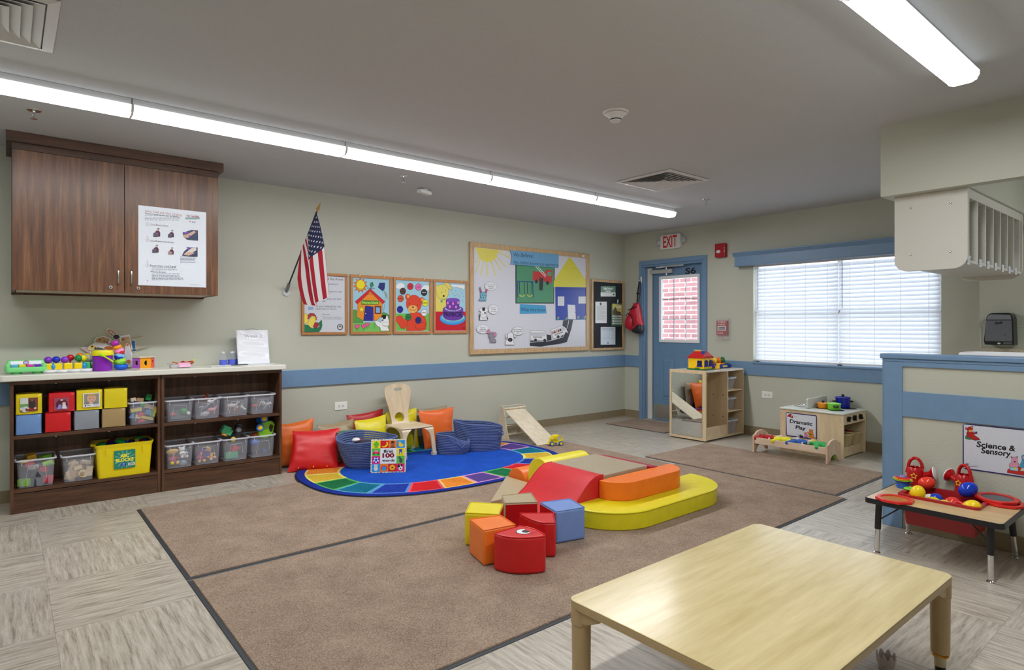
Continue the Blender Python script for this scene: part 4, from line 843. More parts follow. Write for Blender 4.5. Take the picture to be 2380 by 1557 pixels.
t = thing('toy_truck', 'lime green toy truck with blue wheels on top of the right end bin', 'toy truck', (0.22, -5.20, zl + 0.225), 0, g); LG = C((142, 206, 44), 0.35)
b = B(); b.prism([(-0.05, -0.06), (0.0, -0.075), (0.055, -0.06), (0.07, -0.02), (0.085, 0.045), (0.06, 0.075), (0.0, 0.08), (-0.035, 0.06), (-0.045, 0.02), (-0.06, -0.01)], -0.03, 0.03, LG, 'x'); b.build('body', t, bevel=0.008)
b = B(); b.prism([(0.035, -0.015), (0.058, -0.015), (0.066, 0.035), (0.042, 0.05), (0.03, 0.03)], 0.03, 0.034, C((40, 44, 30)), 'x'); b.build('cab_window', t)
for y, z in ((-0.015, 0.105), (-0.05, 0.03)): wheel(t, (0.035, y, z), 0.034, 0.035, (1, -0.15, 0.1), C((36, 104, 208), .35), C((236, 206, 30), .35))
wheel(t, (-0.045, -0.03, 0.085), 0.03, 0.03, (-1, 0, 0), C((36, 104, 208), .35), C((236, 206, 30), .35))
# ================================================================= ON THE COUNTERTOP
zc = 0.9745
t = thing('toy_piano', 'mint green toy piano with four coloured keys at the left end of the countertop', 'toy piano', (0.165, -6.872, zc)); MG = C((128, 222, 138), 0.35)
b = B(); b.prism(rrect(-0.075, -0.122, 0.075, 0.122, 0.03, 5), 0.012, 0.05, MG); b.build('body', t, bevel=0.012, seg=3)
b = B(); b.frus((-0.072, -0.118, 0.03, 0.118), 0.04, (-0.062, -0.105, 0.005, 0.105), 0.098, MG)
for s_ in (-1, 1): b.box(0.0, s_ * 0.104 - 0.014, 0.04, 0.068, s_ * 0.104 + 0.014, 0.074, MG)
b.build('upper_case', t, bevel=0.01, seg=3)
for k, c in enumerate(((84, 176, 220), (214, 208, 40), (216, 60, 170), (96, 40, 190))):
    b = B(); y = -0.066 + k * 0.044; b.box(0.022, y - 0.019, 0.048, 0.066, y + 0.019, 0.068, C(c, 0.3)); b.build('key', t, bevel=0.004)
b = B(); b.T = Matrix.Translation((0.0175, 0, 0.078)) @ Matrix.Rotation(-0.41, 4, 'Y'); b.box(-0.003, -0.088, -0.013, 0.004, 0.088, 0.014, C((214, 224, 234), 0.3)); b.build('music_panel', t, bevel=0.002)
A = Art((0.0235, -0.018, 0.071), (0, 0.036, 0), (-0.0075, 0, 0.017), (0.9, 0, 0.4)); A.base = 0.002; A.circ(0.5, 0.5, 0.5, (200, 60, 80), ry=0.9).circ(0.5, 0.5, 0.4, (120, 160, 220), ry=0.6); A.text(0.5, 0.2, 'little', 0.5, (240, 240, 250), wid=0.5, center=True); A.build('oval_badge', t)
for y in (-0.055, 0.065): b = B(); b.lathe([(0, 0), (0.03, 0), (0.033, 0.02), (0, 0.02)], MG, 20, (0.02, y, 0)); b.build('foot', t)
# peg toy with popping balls
t = thing('popup_animal_toy', 'white based toy with yellow blocks and bright balls between piano and bucket', 'toy', (0.16, -6.625, zc))
b = B()
for y in (-0.11, -0.04, 0.035, 0.105): b.lathe([(0, 0), (0.045, 0), (0.05, 0.008), (0.048, 0.022), (0, 0.024)], C((232, 234, 240), 0.3), 24, (0.02, y, 0), sx=1.5)
b.box(-0.05, -0.13, 0, 0.05, 0.13, 0.02, C((232, 234, 240), 0.3)); b.build('base', t, bevel=0.003)
for k, y in enumerate((-0.12, -0.062, 0.0, 0.062)): b = B(); b.box(0.01, y - 0.026, 0.022, 0.055, y + 0.026, 0.068, C((244, 214, 10), 0.3)); b.build('yellow_button', t, bevel=0.006)
for y in (-0.09, 0.1): b = B(); b.ell((0.035, y, 0.044), (0.03, 0.018, 0.028), C((44, 150, 226), 0.25), 14); b.build('blue_button', t)
b = B(); b.box(-0.03, 0.105, 0.022, 0.02, 0.14, 0.07, C((74, 214, 96), 0.3)); b.box(-0.04, -0.14, 0.022, 0.0, -0.118, 0.066, C((226, 110, 30), 0.3)); b.build('side_buttons', t, bevel=0.005)
for (y, x, z, c) in ((-0.118, 0.0, 0.092, (126, 48, 196)), (-0.07, 0.0, 0.094, (24, 50, 200)), (-0.018, 0.005, 0.091, (140, 54, 210)), (0.018, -0.035, 0.104, (196, 30, 40)), (0.066, 0.0, 0.1, (30, 140, 80)), (0.078, -0.04, 0.114, (232, 124, 30)), (0.098, -0.01, 0.098, (240, 226, 20))):
    b = B(); b.ell((x, y, z), (0.025, 0.026, 0.025), C(c, 0.2), 18); b.cyl((x, y, 0.03), (x, y, z - 0.015), 0.006, C(c, 0.2), 8); b.build('ball', t)
t = thing('ball_chick', 'small white ball toy with yellow beak left of the purple bucket', 'toy', (0.095, -6.488, zc))
b = B(); b.ell((0, 0, 0.092), (0.03, 0.032, 0.032), C((206, 208, 212), 0.25), 18); b.lathe([(0, 0), (0.03, 0), (0.02, 0.03), (0.012, 0.065), (0, 0.065)], C((40, 42, 46)), 14); b.build('body', t)
b = B(); b.ell((0.02, 0.026, 0.094), (0.01, 0.016, 0.012), C((236, 230, 20), 0.3), 10); b.ell((0, -0.008, 0.124), (0.014, 0.018, 0.008), C((236, 220, 30), 0.3), 10); b.build('beak', t)
t = thing('toy_bucket', 'purple toy bucket with yellow lid and lime handle', 'bucket', (0.185, -6.408, zc)); PUR = C((140, 28, 184), 0.28)
b = B(); b.lathe([(0, 0.0), (0.058, 0.0), (0.061, 0.006), (0.068, 0.12), (0, 0.12)], PUR, 36); b.build('pail', t)
b = B(); b.lathe([(0.072, 0.118), (0.074, 0.124), (0.072, 0.146), (0.067, 0.158), (0, 0.16)], C((240, 228, 20), 0.3), 36); b.lathe([(0.0, 0.117), (0.072, 0.117)], C((240, 228, 20), 0.3), 36); b.build('lid', t)
b = B(); b.tube([(0.07, -0.012, 0.124), (0.086, 0.01, 0.108), (0.086, 0.035, 0.09), (0.07, 0.058, 0.072)], [0.011, 0.009, 0.011, 0.014], C((170, 232, 30), 0.3), 10, flat=0.5); b.ell((0.07, -0.014, 0.125), (0.008, 0.014, 0.014), C((170, 232, 30), 0.3), 12); b.build('handle', t)
# tumbling cup tower
t = thing('balance_cup_tower', 'tower of seven wavy edged tumbling cups right of the purple bucket', 'stacking toy', (0.15, -6.282, zc))
def wavy(z, r, h, c1, c2, tilt, dy):
    b = B(); n = 32; m1 = C(c1, 0.35); m2 = C(c2, 0.35); T = Matrix.Translation((0, dy, z)) @ Matrix.Rotation(tilt, 4, 'X'); b.T = T
    prof = [(0.25, 0), (0.7, 0.08), (0.93, 0.3), (1.0, 0.55)]
    v = []; f = []
    for k, (rr, zz) in enumerate(prof):
        for i in range(n): a = 2 * PI * i / n; v.append((r * rr * math.cos(a), r * rr * math.sin(a), h * (zz + (0.05 * math.sin(6 * a) if k == 3 else 0))))
    b.add(v, [(k * n + i, k * n + (i + 1) % n, (k + 1) * n + (i + 1) % n, (k + 1) * n + i) for k in range(3) for i in range(n)] + [list(range(n))[::-1]], m2, True)
    v2 = []
    for k, (rr, zz) in enumerate(((1.0, 0.55), (0.94, 0.95), (0.84, 0.93), (0.8, 0.5), (0.3, 0.25))):
        for i in range(n): a = 2 * PI * i / n; v2.append((r * rr * math.cos(a), r * rr * math.sin(a), h * (zz + (0.05 * math.sin(6 * a) if k == 0 else 0.05 * math.sin(11 * a) if k < 3 else 0))))
    b.add(v2, [(k * n + i, k * n + (i + 1) % n, (k + 1) * n + (i + 1) % n, (k + 1) * n + i) for k in range(4) for i in range(n)] + [list(range(4 * n, 5 * n))[::-1]], m1, True)
    b.build('cup', t)
wavy(0.0, 0.048, 0.042, (20, 110, 240), (14, 92, 226), 0, 0)
wavy(0.03, 0.044, 0.06, (168, 232, 66), (106, 196, 74), 0.22, 0.0)
wavy(0.075, 0.038, 0.055, (130, 196, 244), (10, 84, 206), -0.25, -0.018)
wavy(0.115, 0.036, 0.056, (244, 150, 212), (222, 40, 70), 0.38, 0.0)
wavy(0.157, 0.03, 0.038, (250, 170, 14), (250, 170, 14), 0.3, -0.018)
wavy(0.182, 0.028, 0.05, (186, 40, 180), (150, 30, 156), -0.5 * -1, -0.028)
# puppets on sticks leaning at the wall
def puppet(label, pts, rgb, stick=None, marks=(), z=0.0, x=0.02, rz=0):
    """flat card puppet glued to a craft stick: outline in (y, z) metres, relative to wall"""
    t = thing('stick_puppet', label, 'puppet', (x, 0, 0), 0, 'card puppets piled behind the toys')
    n = len(pts); cy = sum(p[0] for p in pts) / n; cz = sum(p[1] for p in pts) / n
    def ins(k): return [(cy + (p[0] - cy) * k, cz + (p[1] - cz) * k) for p in pts]
    b = B(); b.prism(pts, 0.0, 0.002, C((234, 234, 236)), 'x'); b.prism(ins(0.86), 0.002, 0.0026, C(rgb), 'x'); b.build('card', t)
    if marks:
        b = B()
        for (my, mz, r, c) in marks: b.prism([(my + r * math.cos(a * PI / 5), mz + r * math.sin(a * PI / 5)) for a in range(10)], 0.0026, 0.0032, C(c), 'x')
        b.build('printed_marks', t)
    if stick: b = B(); b.tube([(-0.003, stick[0][0], stick[0][1]), (-0.003, stick[1][0], stick[1][1])], 0.009, WB, 8, flat=0.25); b.build('craft_stick', t)
def oval(cy, cz, a, b_, rot, n=14): return [(cy + a * math.cos(g) * math.cos(rot) - b_ * math.sin(g) * math.sin(rot), cz + a * math.cos(g) * math.sin(rot) + b_ * math.sin(g) * math.cos(rot)) for g in [2 * PI * i / n for i in range(n)]]
puppet('tan long eared puppet at the top of the pile behind the cup tower', oval(-6.325, 1.262, 0.05, 0.024, -0.75), (176, 140, 116), ((-6.30, 1.24), (-6.22, 1.1)), ((-6.335, 1.27, 0.006, (230, 224, 220)), (-6.32, 1.258, 0.005, (230, 224, 220))), x=0.008)
puppet('black round puppet half hidden by the magenta cup', oval(-6.298, 1.232, 0.026, 0.022, 0), (22, 22, 26), None, x=0.013)
puppet('brown bear face puppet left of the cup tower', [(-6.45, 1.2), (-6.435, 1.225), (-6.39, 1.24), (-6.36, 1.23), (-6.33, 1.215), (-6.345, 1.19), (-6.37, 1.175), (-6.41, 1.18), (-6.44, 1.18)], (178, 140, 96), None, ((-6.38, 1.2, 0.005, (20, 18, 16)), (-6.36, 1.19, 0.006, (30, 20, 16)), (-6.41, 1.21, 0.01, (140, 100, 70))), x=0.018)
puppet('pale grey oval puppet above the yellow bucket lid', oval(-6.40, 1.165, 0.06, 0.02, -0.25), (206, 204, 206), None, x=0.024)
puppet('orange brown oval puppet above the yellow bucket lid', oval(-6.345, 1.143, 0.045, 0.018, -0.1), (176, 94, 40), None, x=0.03)
puppet('bee puppet peeping out left of the yellow lid', oval(-6.455, 1.155, 0.035, 0.022, 0.6), (214, 184, 96), None, ((-6.46, 1.158, 0.006, (24, 22, 20)), (-6.44, 1.17, 0.005, (24, 22, 20)), (-6.44, 1.145, 0.006, (24, 22, 20))), x=0.021)
puppet('pink pointed ear puppet above the white ball toy', [(-6.53, 1.145), (-6.515, 1.155), (-6.48, 1.15), (-6.465, 1.13), (-6.47, 1.10), (-6.50, 1.12)], (196, 160, 164), None, x=0.015)
puppet('cream fox face puppet with white border right of the cups', [(-6.27, 1.24), (-6.205, 1.25), (-6.185, 1.14), (-6.19, 1.06), (-6.26, 1.05), (-6.28, 1.12)], (206, 172, 132), ((-6.215, 1.21), (-6.11, 1.235)), ((-6.25, 1.21, 0.012, (150, 110, 76)), (-6.215, 1.2, 0.01, (210, 190, 160))), x=0.005)
puppet('white cat puppet right of the pink cup, lower stick', [(-6.235, 1.17), (-6.225, 1.18), (-6.21, 1.17), (-6.19, 1.07), (-6.2, 0.985), (-6.24, 0.985), (-6.245, 1.07)], (196, 198, 206), ((-6.2, 1.125), (-6.08, 1.155)), ((-6.223, 1.165, 0.009, (210, 110, 60)), (-6.215, 1.03, 0.016, (190, 104, 70))), x=0.026)
puppet('blue puppet body seen between the two craft sticks', [(-6.2, 1.11), (-6.19, 1.21), (-6.168, 1.205), (-6.158, 1.105)], (24, 104, 170), None, x=0.001)
# shape sorter
t = thing('shape_sorter', 'wooden hexagonal shape sorter with purple, orange and red sides', 'shape sorter', (0.165, -6.13, zc), 0.0)
def hexp(r, a0=-0.468): return [(r * math.cos(a0 + k * PI / 3), r * math.sin(a0 + k * PI / 3)) for k in range(6)]
b = B(); b.prism(hexp(0.085), 0, 0.008, PALE); b.build('base_plate', t, bevel=0.002)
b = B(); b.prism(hexp(0.088), 0.092, 0.101, PALE); b.build('top_plate', t, bevel=0.002)
hp = hexp(0.075); cs = [(240, 160, 20), (240, 80, 66), (60, 110, 200), (60, 160, 90), (220, 200, 60), (190, 96, 216)]
# sides that face the room: from hexagon corners with the largest x
for k in range(6):
    p, q = Vector(hp[k]), Vector(hp[(k + 1) % 6]); M_ = Matrix(((q.x - p.x, 0, 0, 0), (q.y - p.y, 0, 0, 0), (0, 0, 1, 0), (0, 0, 0, 1)))
    d = (q - p); l = d.length; u = d / l; nrm = Vector((u.y, -u.x)); c = cs[{0: 0, 5: 5, 1: 1, 2: 2, 3: 3, 4: 4}[k]]
    b = B()
    def W(a, z, o=0): return (p.x + u.x * a + nrm.x * o, p.y + u.y * a + nrm.y * o, z)
    th = 0.005; m = C(c, 0.35); hole = [(l * .5 + 0.018 * math.cos(g), 0.05 + 0.02 * math.sin(g)) for g in [2 * PI * i / 12 for i in range(12)]]
    if k == 0: hole = [(l * .62, 0.07), (l * .62, 0.03), (l * .5, 0.032), (l * .4, 0.042), (l * .38, 0.052), (l * .42, 0.062), (l * .5, 0.069)][::-1]
    if k == 5: hole = [(l * .32, 0.065), (l * .7, 0.07), (l * .7, 0.032), (l * .4, 0.036), (l * .3, 0.045)][::-1]
    if k == 1: hole = [(l * .25, 0.07), (l * .7, 0.07), (l * .5, 0.04)][::-1]
    ho = len(hole); outer = [(0.0, 0.008), (l, 0.008), (l, 0.092), (0.0, 0.092)]
    # sheet with hole: bridge each outer corner fan to hole points via bmesh triangle fill
    bmx = bmesh.new(); vo = [bmx.verts.new(W(*q_)) for q_ in outer]; vh = [bmx.verts.new(W(*q_)) for q_ in hole]
    es = [bmx.edges.new((vo[i], vo[(i + 1) % 4])) for i in range(4)] + [bmx.edges.new((vh[i], vh[(i + 1) % ho])) for i in range(ho)]
    bmesh.ops.triangle_fill(bmx, use_beauty=True, edges=es); bmx.verts.index_update()
    b.add([v.co.copy() for v in bmx.verts], [[v.index for v in f.verts] for f in bmx.faces], m); bmx.free()
    b.build('side_panel', t, solid=th)
# small things in the middle of the counter
t = thing('craft_supplies', 'clear box with orange ribbon and pink card on the middle of the countertop', 'craft box', (0.17, -5.87, zc))
b = B(); b.box(-0.05, -0.07, 0, 0.05, 0.07, 0.028, clear_mix('clear_box', (226, 228, 232), 0.5)); b.build('clear_box', t, bevel=0.003)
b = B(); b.grid(lambda u, v: (-0.03 + 0.06 * v, -0.05 + 0.15 * u, 0.034 + 0.012 * math.sin(u * 11 + v * 3) + 0.01 * v), 14, 4, C((226, 96, 24), 0.4)); b.build('orange_ribbon', t, solid=0.002)
b = B(); b.grid(lambda u, v: (0.0 + 0.07 * v, -0.02 + 0.09 * u, 0.036 + 0.008 * math.sin(v * 4) - 0.012 * v * v * 2), 6, 6, C((238, 184, 216), 0.4)); b.grid(lambda u, v: (-0.03 + 0.05 * v, -0.09 + 0.05 * u, 0.03 + 0.006 * math.sin(u * 6)), 6, 3, C((206, 166, 206), 0.4)); b.build('pink_card', t, solid=0.0015)
b = B(); b.tube([(0, 0.08, 0.045), (0.01, 0.1, 0.06), (0.0, 0.12, 0.062)], 0.004, C((214, 214, 40), .4), 6); b.tube([(0.0, 0.06, 0.045), (0.02, 0.09, 0.05), (0.03, 0.1, 0.035)], 0.004, C((190, 50, 30), .4), 6); b.build('pipe_cleaners', t)
t = thing('paper_stack', 'loose papers with a pen lying left of the white binder', 'papers', (0.23, -5.52, zc))
for k, (w, a, c) in enumerate(((0.15, 0.05, (222, 222, 220)), (0.145, -0.1, (232, 230, 190)), (0.14, 0.02, (230, 232, 236)))):
    b = B(); b.T = Matrix.Rotation(a, 4, 'Z'); b.box(-0.09, -w + 0.01 * k, k * 0.002, 0.1, w - 0.01 * k, k * 0.002 + 0.002, C(c)); b.build('sheet', t)
b = B(); b.cyl((0.06, 0.02, 0.012), (0.085, 0.15, 0.012), 0.005, C((60, 64, 76), .3), 10); b.cyl((0.085, 0.15, 0.012), (0.088, 0.163, 0.012), 0.005, CHROME, 10, r1=0.001); b.build('pen', t)
def bottle(y, x, label):
    t = thing('water_bottle', label, 'bottle', (x, y, zc), 0, 'small blue filled bottles')
    b = B(); b.lathe([(0, 0.002), (0.03, 0.002), (0.032, 0.01), (0.031, 0.03), (0.033, 0.05), (0.033, 0.072), (0.026, 0.09), (0.013, 0.104), (0.012, 0.11)], clear_mix('bottle_pet', (214, 226, 236), 0.14, 0.06), 24); b.build('bottle_body', t)
    b = B(); b.lathe([(0, 0.003), (0.029, 0.003), (0.0305, 0.01), (0.0295, 0.03), (0.0315, 0.05), (0, 0.051)], C((10, 66, 220), 0.12), 24); b.build('blue_liquid', t)
    b = B(); b.lathe([(0.014, 0.106), (0.0145, 0.12), (0, 0.121)], C((220, 226, 232), .3), 20); b.build('cap', t)
bottle(-5.522, 0.13, 'left water bottle with blue liquid on the countertop'); bottle(-5.449, 0.115, 'right water bottle with blue liquid, next to the white binder')
bottle(-5.41, 0.05, 'third blue liquid bottle half hidden behind the white binder')
t = thing('ring_binder', 'white ring binder with Week 2 sheet standing open on the countertop', 'binder', (0.16, -5.27, zc)); WH = C((226, 228, 236), 0.28)
lean = Matrix.Rotation(-0.2, 4, 'Y')
b = B(); b.T = lean; b.box(-0.012, -0.137, 0.003, 0.0, 0.137, 0.315, WH); b.build('front_cover', t, bevel=0.002)
b = B(); b.prism([(-0.005, 0.31), (-0.062, 0.312), (-0.05, 0.325)], -0.13, 0.13, WH, 'y') if False else b.box(0, -0.14, -0.0, 0.09, 0.15, 0.004, C((232, 232, 236), .3)); b.build('base_flap', t)
b = B(); b.T = lean
b.grid(lambda u, v: (0.003 + 0.0028 * math.sin(v * 19 + u * 2) * math.sin(u * PI), -0.132 + 0.264 * u, 0.006 + 0.304 * v), 12, 30, C((232, 234, 242), 0.12)); b.build('plastic_sleeve', t)
A = Art(lean @ Vector((0.0065, -0.07, 0.24)), (0, 0.15, 0), lean.to_3x3() @ Vector((0, 0, 0.05)), (1, 0, 0)); A.text(0.0, 0.1, 'Week 2', 0.6, (196, 198, 212), wid=1.0, shear=0.1); A.build('cover_writing', t)
b = B(); b.T = lean; b.tube([(-0.004, -0.06, 0.315), (-0.002, 0.0, 0.328), (-0.004, 0.06, 0.315)], 0.0025, CHROME, 6); b.build('ring_clip', t)
b = B(); b.prism([(-0.012, 0.004), (-0.12, 0.004), (-0.072, 0.30), (-0.07, 0.30)], 0.125, 0.137, C((196, 198, 206), .3), 'y'); b.build('back_cover', t)
b = B(); b.box(-0.07, 0.13, 0.004, -0.05, 0.15, 0.06, C((50, 60, 76))); b.build('spine_label_holder', t)

# ================================================================= FLAG
t = thing('wall_flag', 'United States flag hanging from an angled black pole in a wall bracket', 'flag', (0, -4.93, 1.66))
def W2(p): return (p[0], p[1] + 4.93, p[2] - 1.66)
b = B(); b.cyl(W2((0.0, -4.93, 1.64)), W2((0.012, -4.93, 1.64)), 0.035, C((200, 202, 206), .25), 16); b.cyl(W2((0.0, -4.93, 1.645)), W2((0.075, -4.93, 1.715)), 0.016, C((120, 122, 126), .3), 16); b.build('wall_bracket', t)
base = Vector((0.03, -4.93, 1.675)); tip = Vector((0.80, -4.93, 2.345)); d = (tip - base).normalized()
b = B(); b.cyl(W2(base), W2(tip - d * 0.07), 0.007, C((24, 24, 28), .3), 12); b.build('pole', t)
b = B(); M_ = frame((0, 0, 0), d.cross(Vector((0, 1, 0))), Vector((0, 1, 0))); 
T = Matrix.Translation(W2(tip - d * 0.07)) @ d.to_track_quat('Z', 'Y').to_matrix().to_4x4(); b.T = T
b.lathe([(0, 0), (0.008, 0), (0.01, 0.01), (0.006, 0.018), (0.018, 0.035), (0.006, 0.085), (0, 0.11)], C((150, 120, 60), 0.3), 12, sy=0.45); b.build('gilt_spearhead', t)
NAVY = C((32, 38, 78), 0.65); FR = C((172, 24, 48), 0.65); FW = C((226, 224, 228), 0.65)
def cubic(a, b_, c, d_, s): return a * (1 - s) ** 3 + b_ * 3 * s * (1 - s) ** 2 + c * 3 * s * s * (1 - s) + d_ * s ** 3
hA = tip - d * 0.085; hB = Vector((0.40, -4.945, 1.985))           # hoist ends on the pole: canton end, stripe end
def flagp(s, tt):
    s = min(max(s, 0), 1)
    r = cubic(hA, Vector((0.74, -4.885, 2.12)), Vector((0.66, -4.84, 1.88)), Vector((0.62, -4.79, 1.61)), s)    # free top edge, hanging at the right
    l = cubic(hB, Vector((0.42, -4.945, 1.80)), Vector((0.39, -4.93, 1.64)), Vector((0.42, -4.885, 1.515)), s)
    p = r.lerp(l, tt)
    fold = 0.035 * math.sin(tt * PI * 3.2 + 0.6) * min(1, s * 2.2) * (1 - 0.2 * s)
    return p + Vector((fold, fold * 0.9, -0.05 * math.sin(tt * PI) * s))
b = B(); NU, NV = 52, 40
def fm(i, j):
    s = (i + .5) / NU; q = (j + .5) / NV
    if s < 0.43 and q < 7 / 13: return NAVY
    return FR if int(q * 13) % 2 == 0 else FW
b.grid(lambda u, v: W2(flagp(u, v)), NU, 39, FW, mf=lambda i, j: NAVY if ((i + .5) / NU < 0.43 and j < 21) else (FR if (j // 3) % 2 == 0 else FW))
cloth = b.build('cloth', t, recalc=False)
b = B()
for r in range(9):
    for c in range(6 if r % 2 == 0 else 5):
        s0 = (0.43 / 12) * (1 + 2 * c + (r % 2)); t0 = (7 / 13) * (r + 1) / 10; pts = []
        for k in range(10):
            rr = 1.0 if k % 2 == 0 else 0.42; a = k * PI / 5
            pts.append((s0 + 0.0135 * rr * math.cos(a), t0 + 0.026 * rr * math.sin(a)))
        P = [Vector(W2(flagp(*q))) for q in pts]; cn = sum(P, Vector()) / 10; nr = (P[0] - cn).cross(P[3] - cn).normalized()
        for sg in (1, -1): b.add([p + nr * 0.0015 * sg for p in P], [list(range(10))], C((236, 236, 240), 0.6))
b.build('stars', cloth)

# ================================================================= FRAMED POSTERS AND BOARDS (left wall)
CORKW = wood('poster_frame_wood', (176, 120, 70), (196, 138, 86), 'z', 2, 0.45, 5, 0.02)
def wall_frame(name, label, cat, y0, y1, z0, z1, fw_, m, dpt=0.018, grp=None, clips=False, back=None):
    t = thing(name, label, cat, (0.001, (y0 + y1) / 2, (z0 + z1) / 2), 0, grp); w = (y1 - y0) / 2; h = (z1 - z0) / 2
    b = B(); b.box(0, -w, -h, dpt, w, -h + fw_, m); b.box(0, -w, h - fw_, dpt, w, h, m); b.box(0, -w, -h + fw_, dpt, -w + fw_, h - fw_, m); b.box(0, w - fw_, -h + fw_, dpt, w, h - fw_, m); b.build('frame', t, bevel=0.003)
    b = B(); b.box(0, -w + fw_ * .8, -h + fw_ * .8, dpt * .55, w - fw_ * .8, h - fw_ * .8, back or C((220, 224, 232), .35)); b.build('backing', t)
    if clips:
        for sy in (-1, 1):
            b = B(); y = sy * w * 0.58; b.cyl((dpt, y, h - 0.01), (dpt + 0.006, y, h - 0.01), 0.007, C((210, 190, 140), .3), 10); b.tube([(dpt + .004, y + 0.004, h - 0.01), (dpt + .006, y + 0.008, h + 0.008), (0.004, y + 0.006, h + 0.012)], 0.003, C((226, 222, 210), .3), 6); b.build('hanging_clip', t)
    A = Art((dpt * .55 + 0.0008, -w, -h), (0, 2 * w, 0), (0, 0, 2 * h), (1, 0, 0), rough=0.35)
    return t, A
GB = dict(grp='framed classroom posters on the left wall')
BK = (24, 24, 28); SKY = (162, 206, 226)
# 1 rules poster
t, A = wall_frame('framed_poster', 'framed rules poster with a cartoon hen, partly behind the flag', 'poster', -4.786, -4.318, 1.232, 1.845, 0.026, CORKW, **GB)
A.q = ((278, 800), (764, 825), (764, 1458), (278, 1462)); A.rect(304, 835, 742, 1432, (214, 218, 228))
a = 0.02
A.text(545, 888, 'of the Roost', 24, (60, 62, 70), wid=175, ang=a)
for x, y, s, w in ((556, 938, 'urself and', 108), (566, 1015, 'ing ears and', 135), (546, 1092, 'ands and feet', 153), (497, 1115, 'self.', 38), (430, 1170, 'se your walking feet and', 264), (424, 1196, 'inside voice in school.', 224)): A.text(x, y, s, 17, (80, 84, 94), wid=w, ang=a * .5)
A.text(500, 1252, 'Percy says,', 12, (90, 92, 100), wid=78).text(500, 1280, '"Following the rules helps us', 11, (90, 92, 100), wid=205).text(500, 1298, 'work and play well together."', 11, (90, 92, 100), wid=215)
A.circ(686, 1378, 32, (30, 34, 36)).circ(686, 1378, 24, (214, 218, 222)).circ(686, 1376, 14, (60, 64, 66)).circ(686, 1382, 9, (214, 218, 222)).rect(346, 1168, 402, 1200, (150, 180, 214))
A.opoly([(306, 1240), (330, 1236), (344, 1260), (350, 1330), (306, 1346)], (240, 222, 90)).opoly([(340, 1300), (345, 1250), (370, 1232), (410, 1236), (432, 1262), (430, 1290), (405, 1280), (380, 1262), (360, 1290)], (176, 66, 66)).opoly([(340, 1345), (360, 1300), (385, 1262), (420, 1266), (432, 1290), (424, 1330), (410, 1370), (370, 1390)], (240, 220, 96)).opoly([(428, 1282), (445, 1272), (434, 1296), (444, 1306), (426, 1304)], (226, 110, 40)).opoly([(400, 1370), (418, 1330), (450, 1330), (460, 1360), (440, 1390), (410, 1390)], (170, 50, 56)).opoly([(306, 1350), (350, 1360), (380, 1390), (440, 1392), (470, 1370), (455, 1340), (490, 1302), (496, 1360), (486, 1400), (462, 1428), (306, 1430)], (40, 126, 84))
A.circ(410, 1284, 3, BK); A.build('print', t)
# 2 schoolhouse
t, A = wall_frame('framed_poster', 'framed poster of an orange schoolhouse under a smiling sun', 'poster', -4.286, -3.817, 1.232, 1.845, 0.028, CORKW, clips=True, **GB)
A.q = ((792, 826), (1234, 847), (1234, 1455), (792, 1458)); A.poly([(820, 852), (1212, 872), (1212, 1428), (820, 1428)], SKY)
A.poly([(820, 1330), (1212, 1330), (1212, 1428), (820, 1428)], (122, 196, 96)).opoly([(820, 1200), (850, 1196), (880, 1230), (900, 1280), (930, 1310), (925, 1335), (820, 1335)], (86, 156, 76)).opoly([(1120, 1260), (1140, 1222), (1180, 1232), (1212, 1260), (1212, 1300), (1130, 1300)], (86, 156, 76))
sun = []
for k in range(22): r = 78 if k % 2 == 0 else 50; g_ = k * PI / 11 + .1; sun.append((900 + r * math.cos(g_), 940 + r * 1.06 * math.sin(g_)))
A.opoly(sun, (232, 124, 34)).circ(902, 936, 46, (244, 226, 40), ry=52, out=BK, ow=2).line([(866, 960), (884, 975), (904, 980), (930, 972), (942, 952)], 3, BK)
A.opoly([(870, 1130), (1002, 985), (1135, 1130), (1130, 1262), (1070, 1310), (940, 1315), (862, 1270)], (236, 146, 40)).opoly([(1000, 975), (1006, 975), (1162, 1110), (1140, 1136), (1005, 1010), (865, 1138), (842, 1112)], (206, 36, 50)).opoly([(975, 1040), (1000, 1000), (1035, 1035)], (226, 130, 40))
A.opoly([(912, 1098), (1098, 1102), (1096, 1142), (912, 1144)], (66, 140, 60)).text(918, 1134, 'Primrose Schools', 24, (200, 236, 90), wid=172, bold=0.03)
A.opoly([(952, 1155), (1038, 1166), (1026, 1315), (932, 1310)], (44, 44, 140)).opoly([(1036, 1170), (1046, 1300), (1028, 1318)], (130, 90, 180)).circ(956, 1238, 6, (230, 220, 120)).opoly([(1052, 1155), (1120, 1160), (1116, 1242), (1052, 1240)], (130, 50, 50)).opoly([(1064, 1168), (1110, 1172), (1108, 1230), (1064, 1228)], (130, 180, 220))
st = [(912 + (34 if k % 2 == 0 else 15) * math.sin(k * PI / 5), 1194 - (36 if k % 2 == 0 else 16) * math.cos(k * PI / 5)) for k in range(10)]; A.opoly(st, (242, 232, 60))
A.opoly([(1005, 915), (1030, 905), (1042, 940), (1020, 960), (1002, 950)], (50, 140, 90)).line([(968, 968), (1052, 970)], 4, BK).line([(1010, 960), (1010, 985)], 4, BK)
A.opoly([(1105, 912), (1162, 912), (1158, 970), (1140, 1000), (1088, 962)], (30, 50, 120)).line([(1150, 975), (1170, 1020), (1160, 1140), (1145, 1215)], 2, (60, 64, 80))
for k in range(5): A.line([(1152 + k * 7, 1008 + k * 15), (1180 + k * 3, 1022 + k * 13)], 4, (40, 40, 30)).line([(1166 + k * 5, 1004 + k * 15), (1164 + k * 5, 1026 + k * 13)], 3, (220, 210, 60))
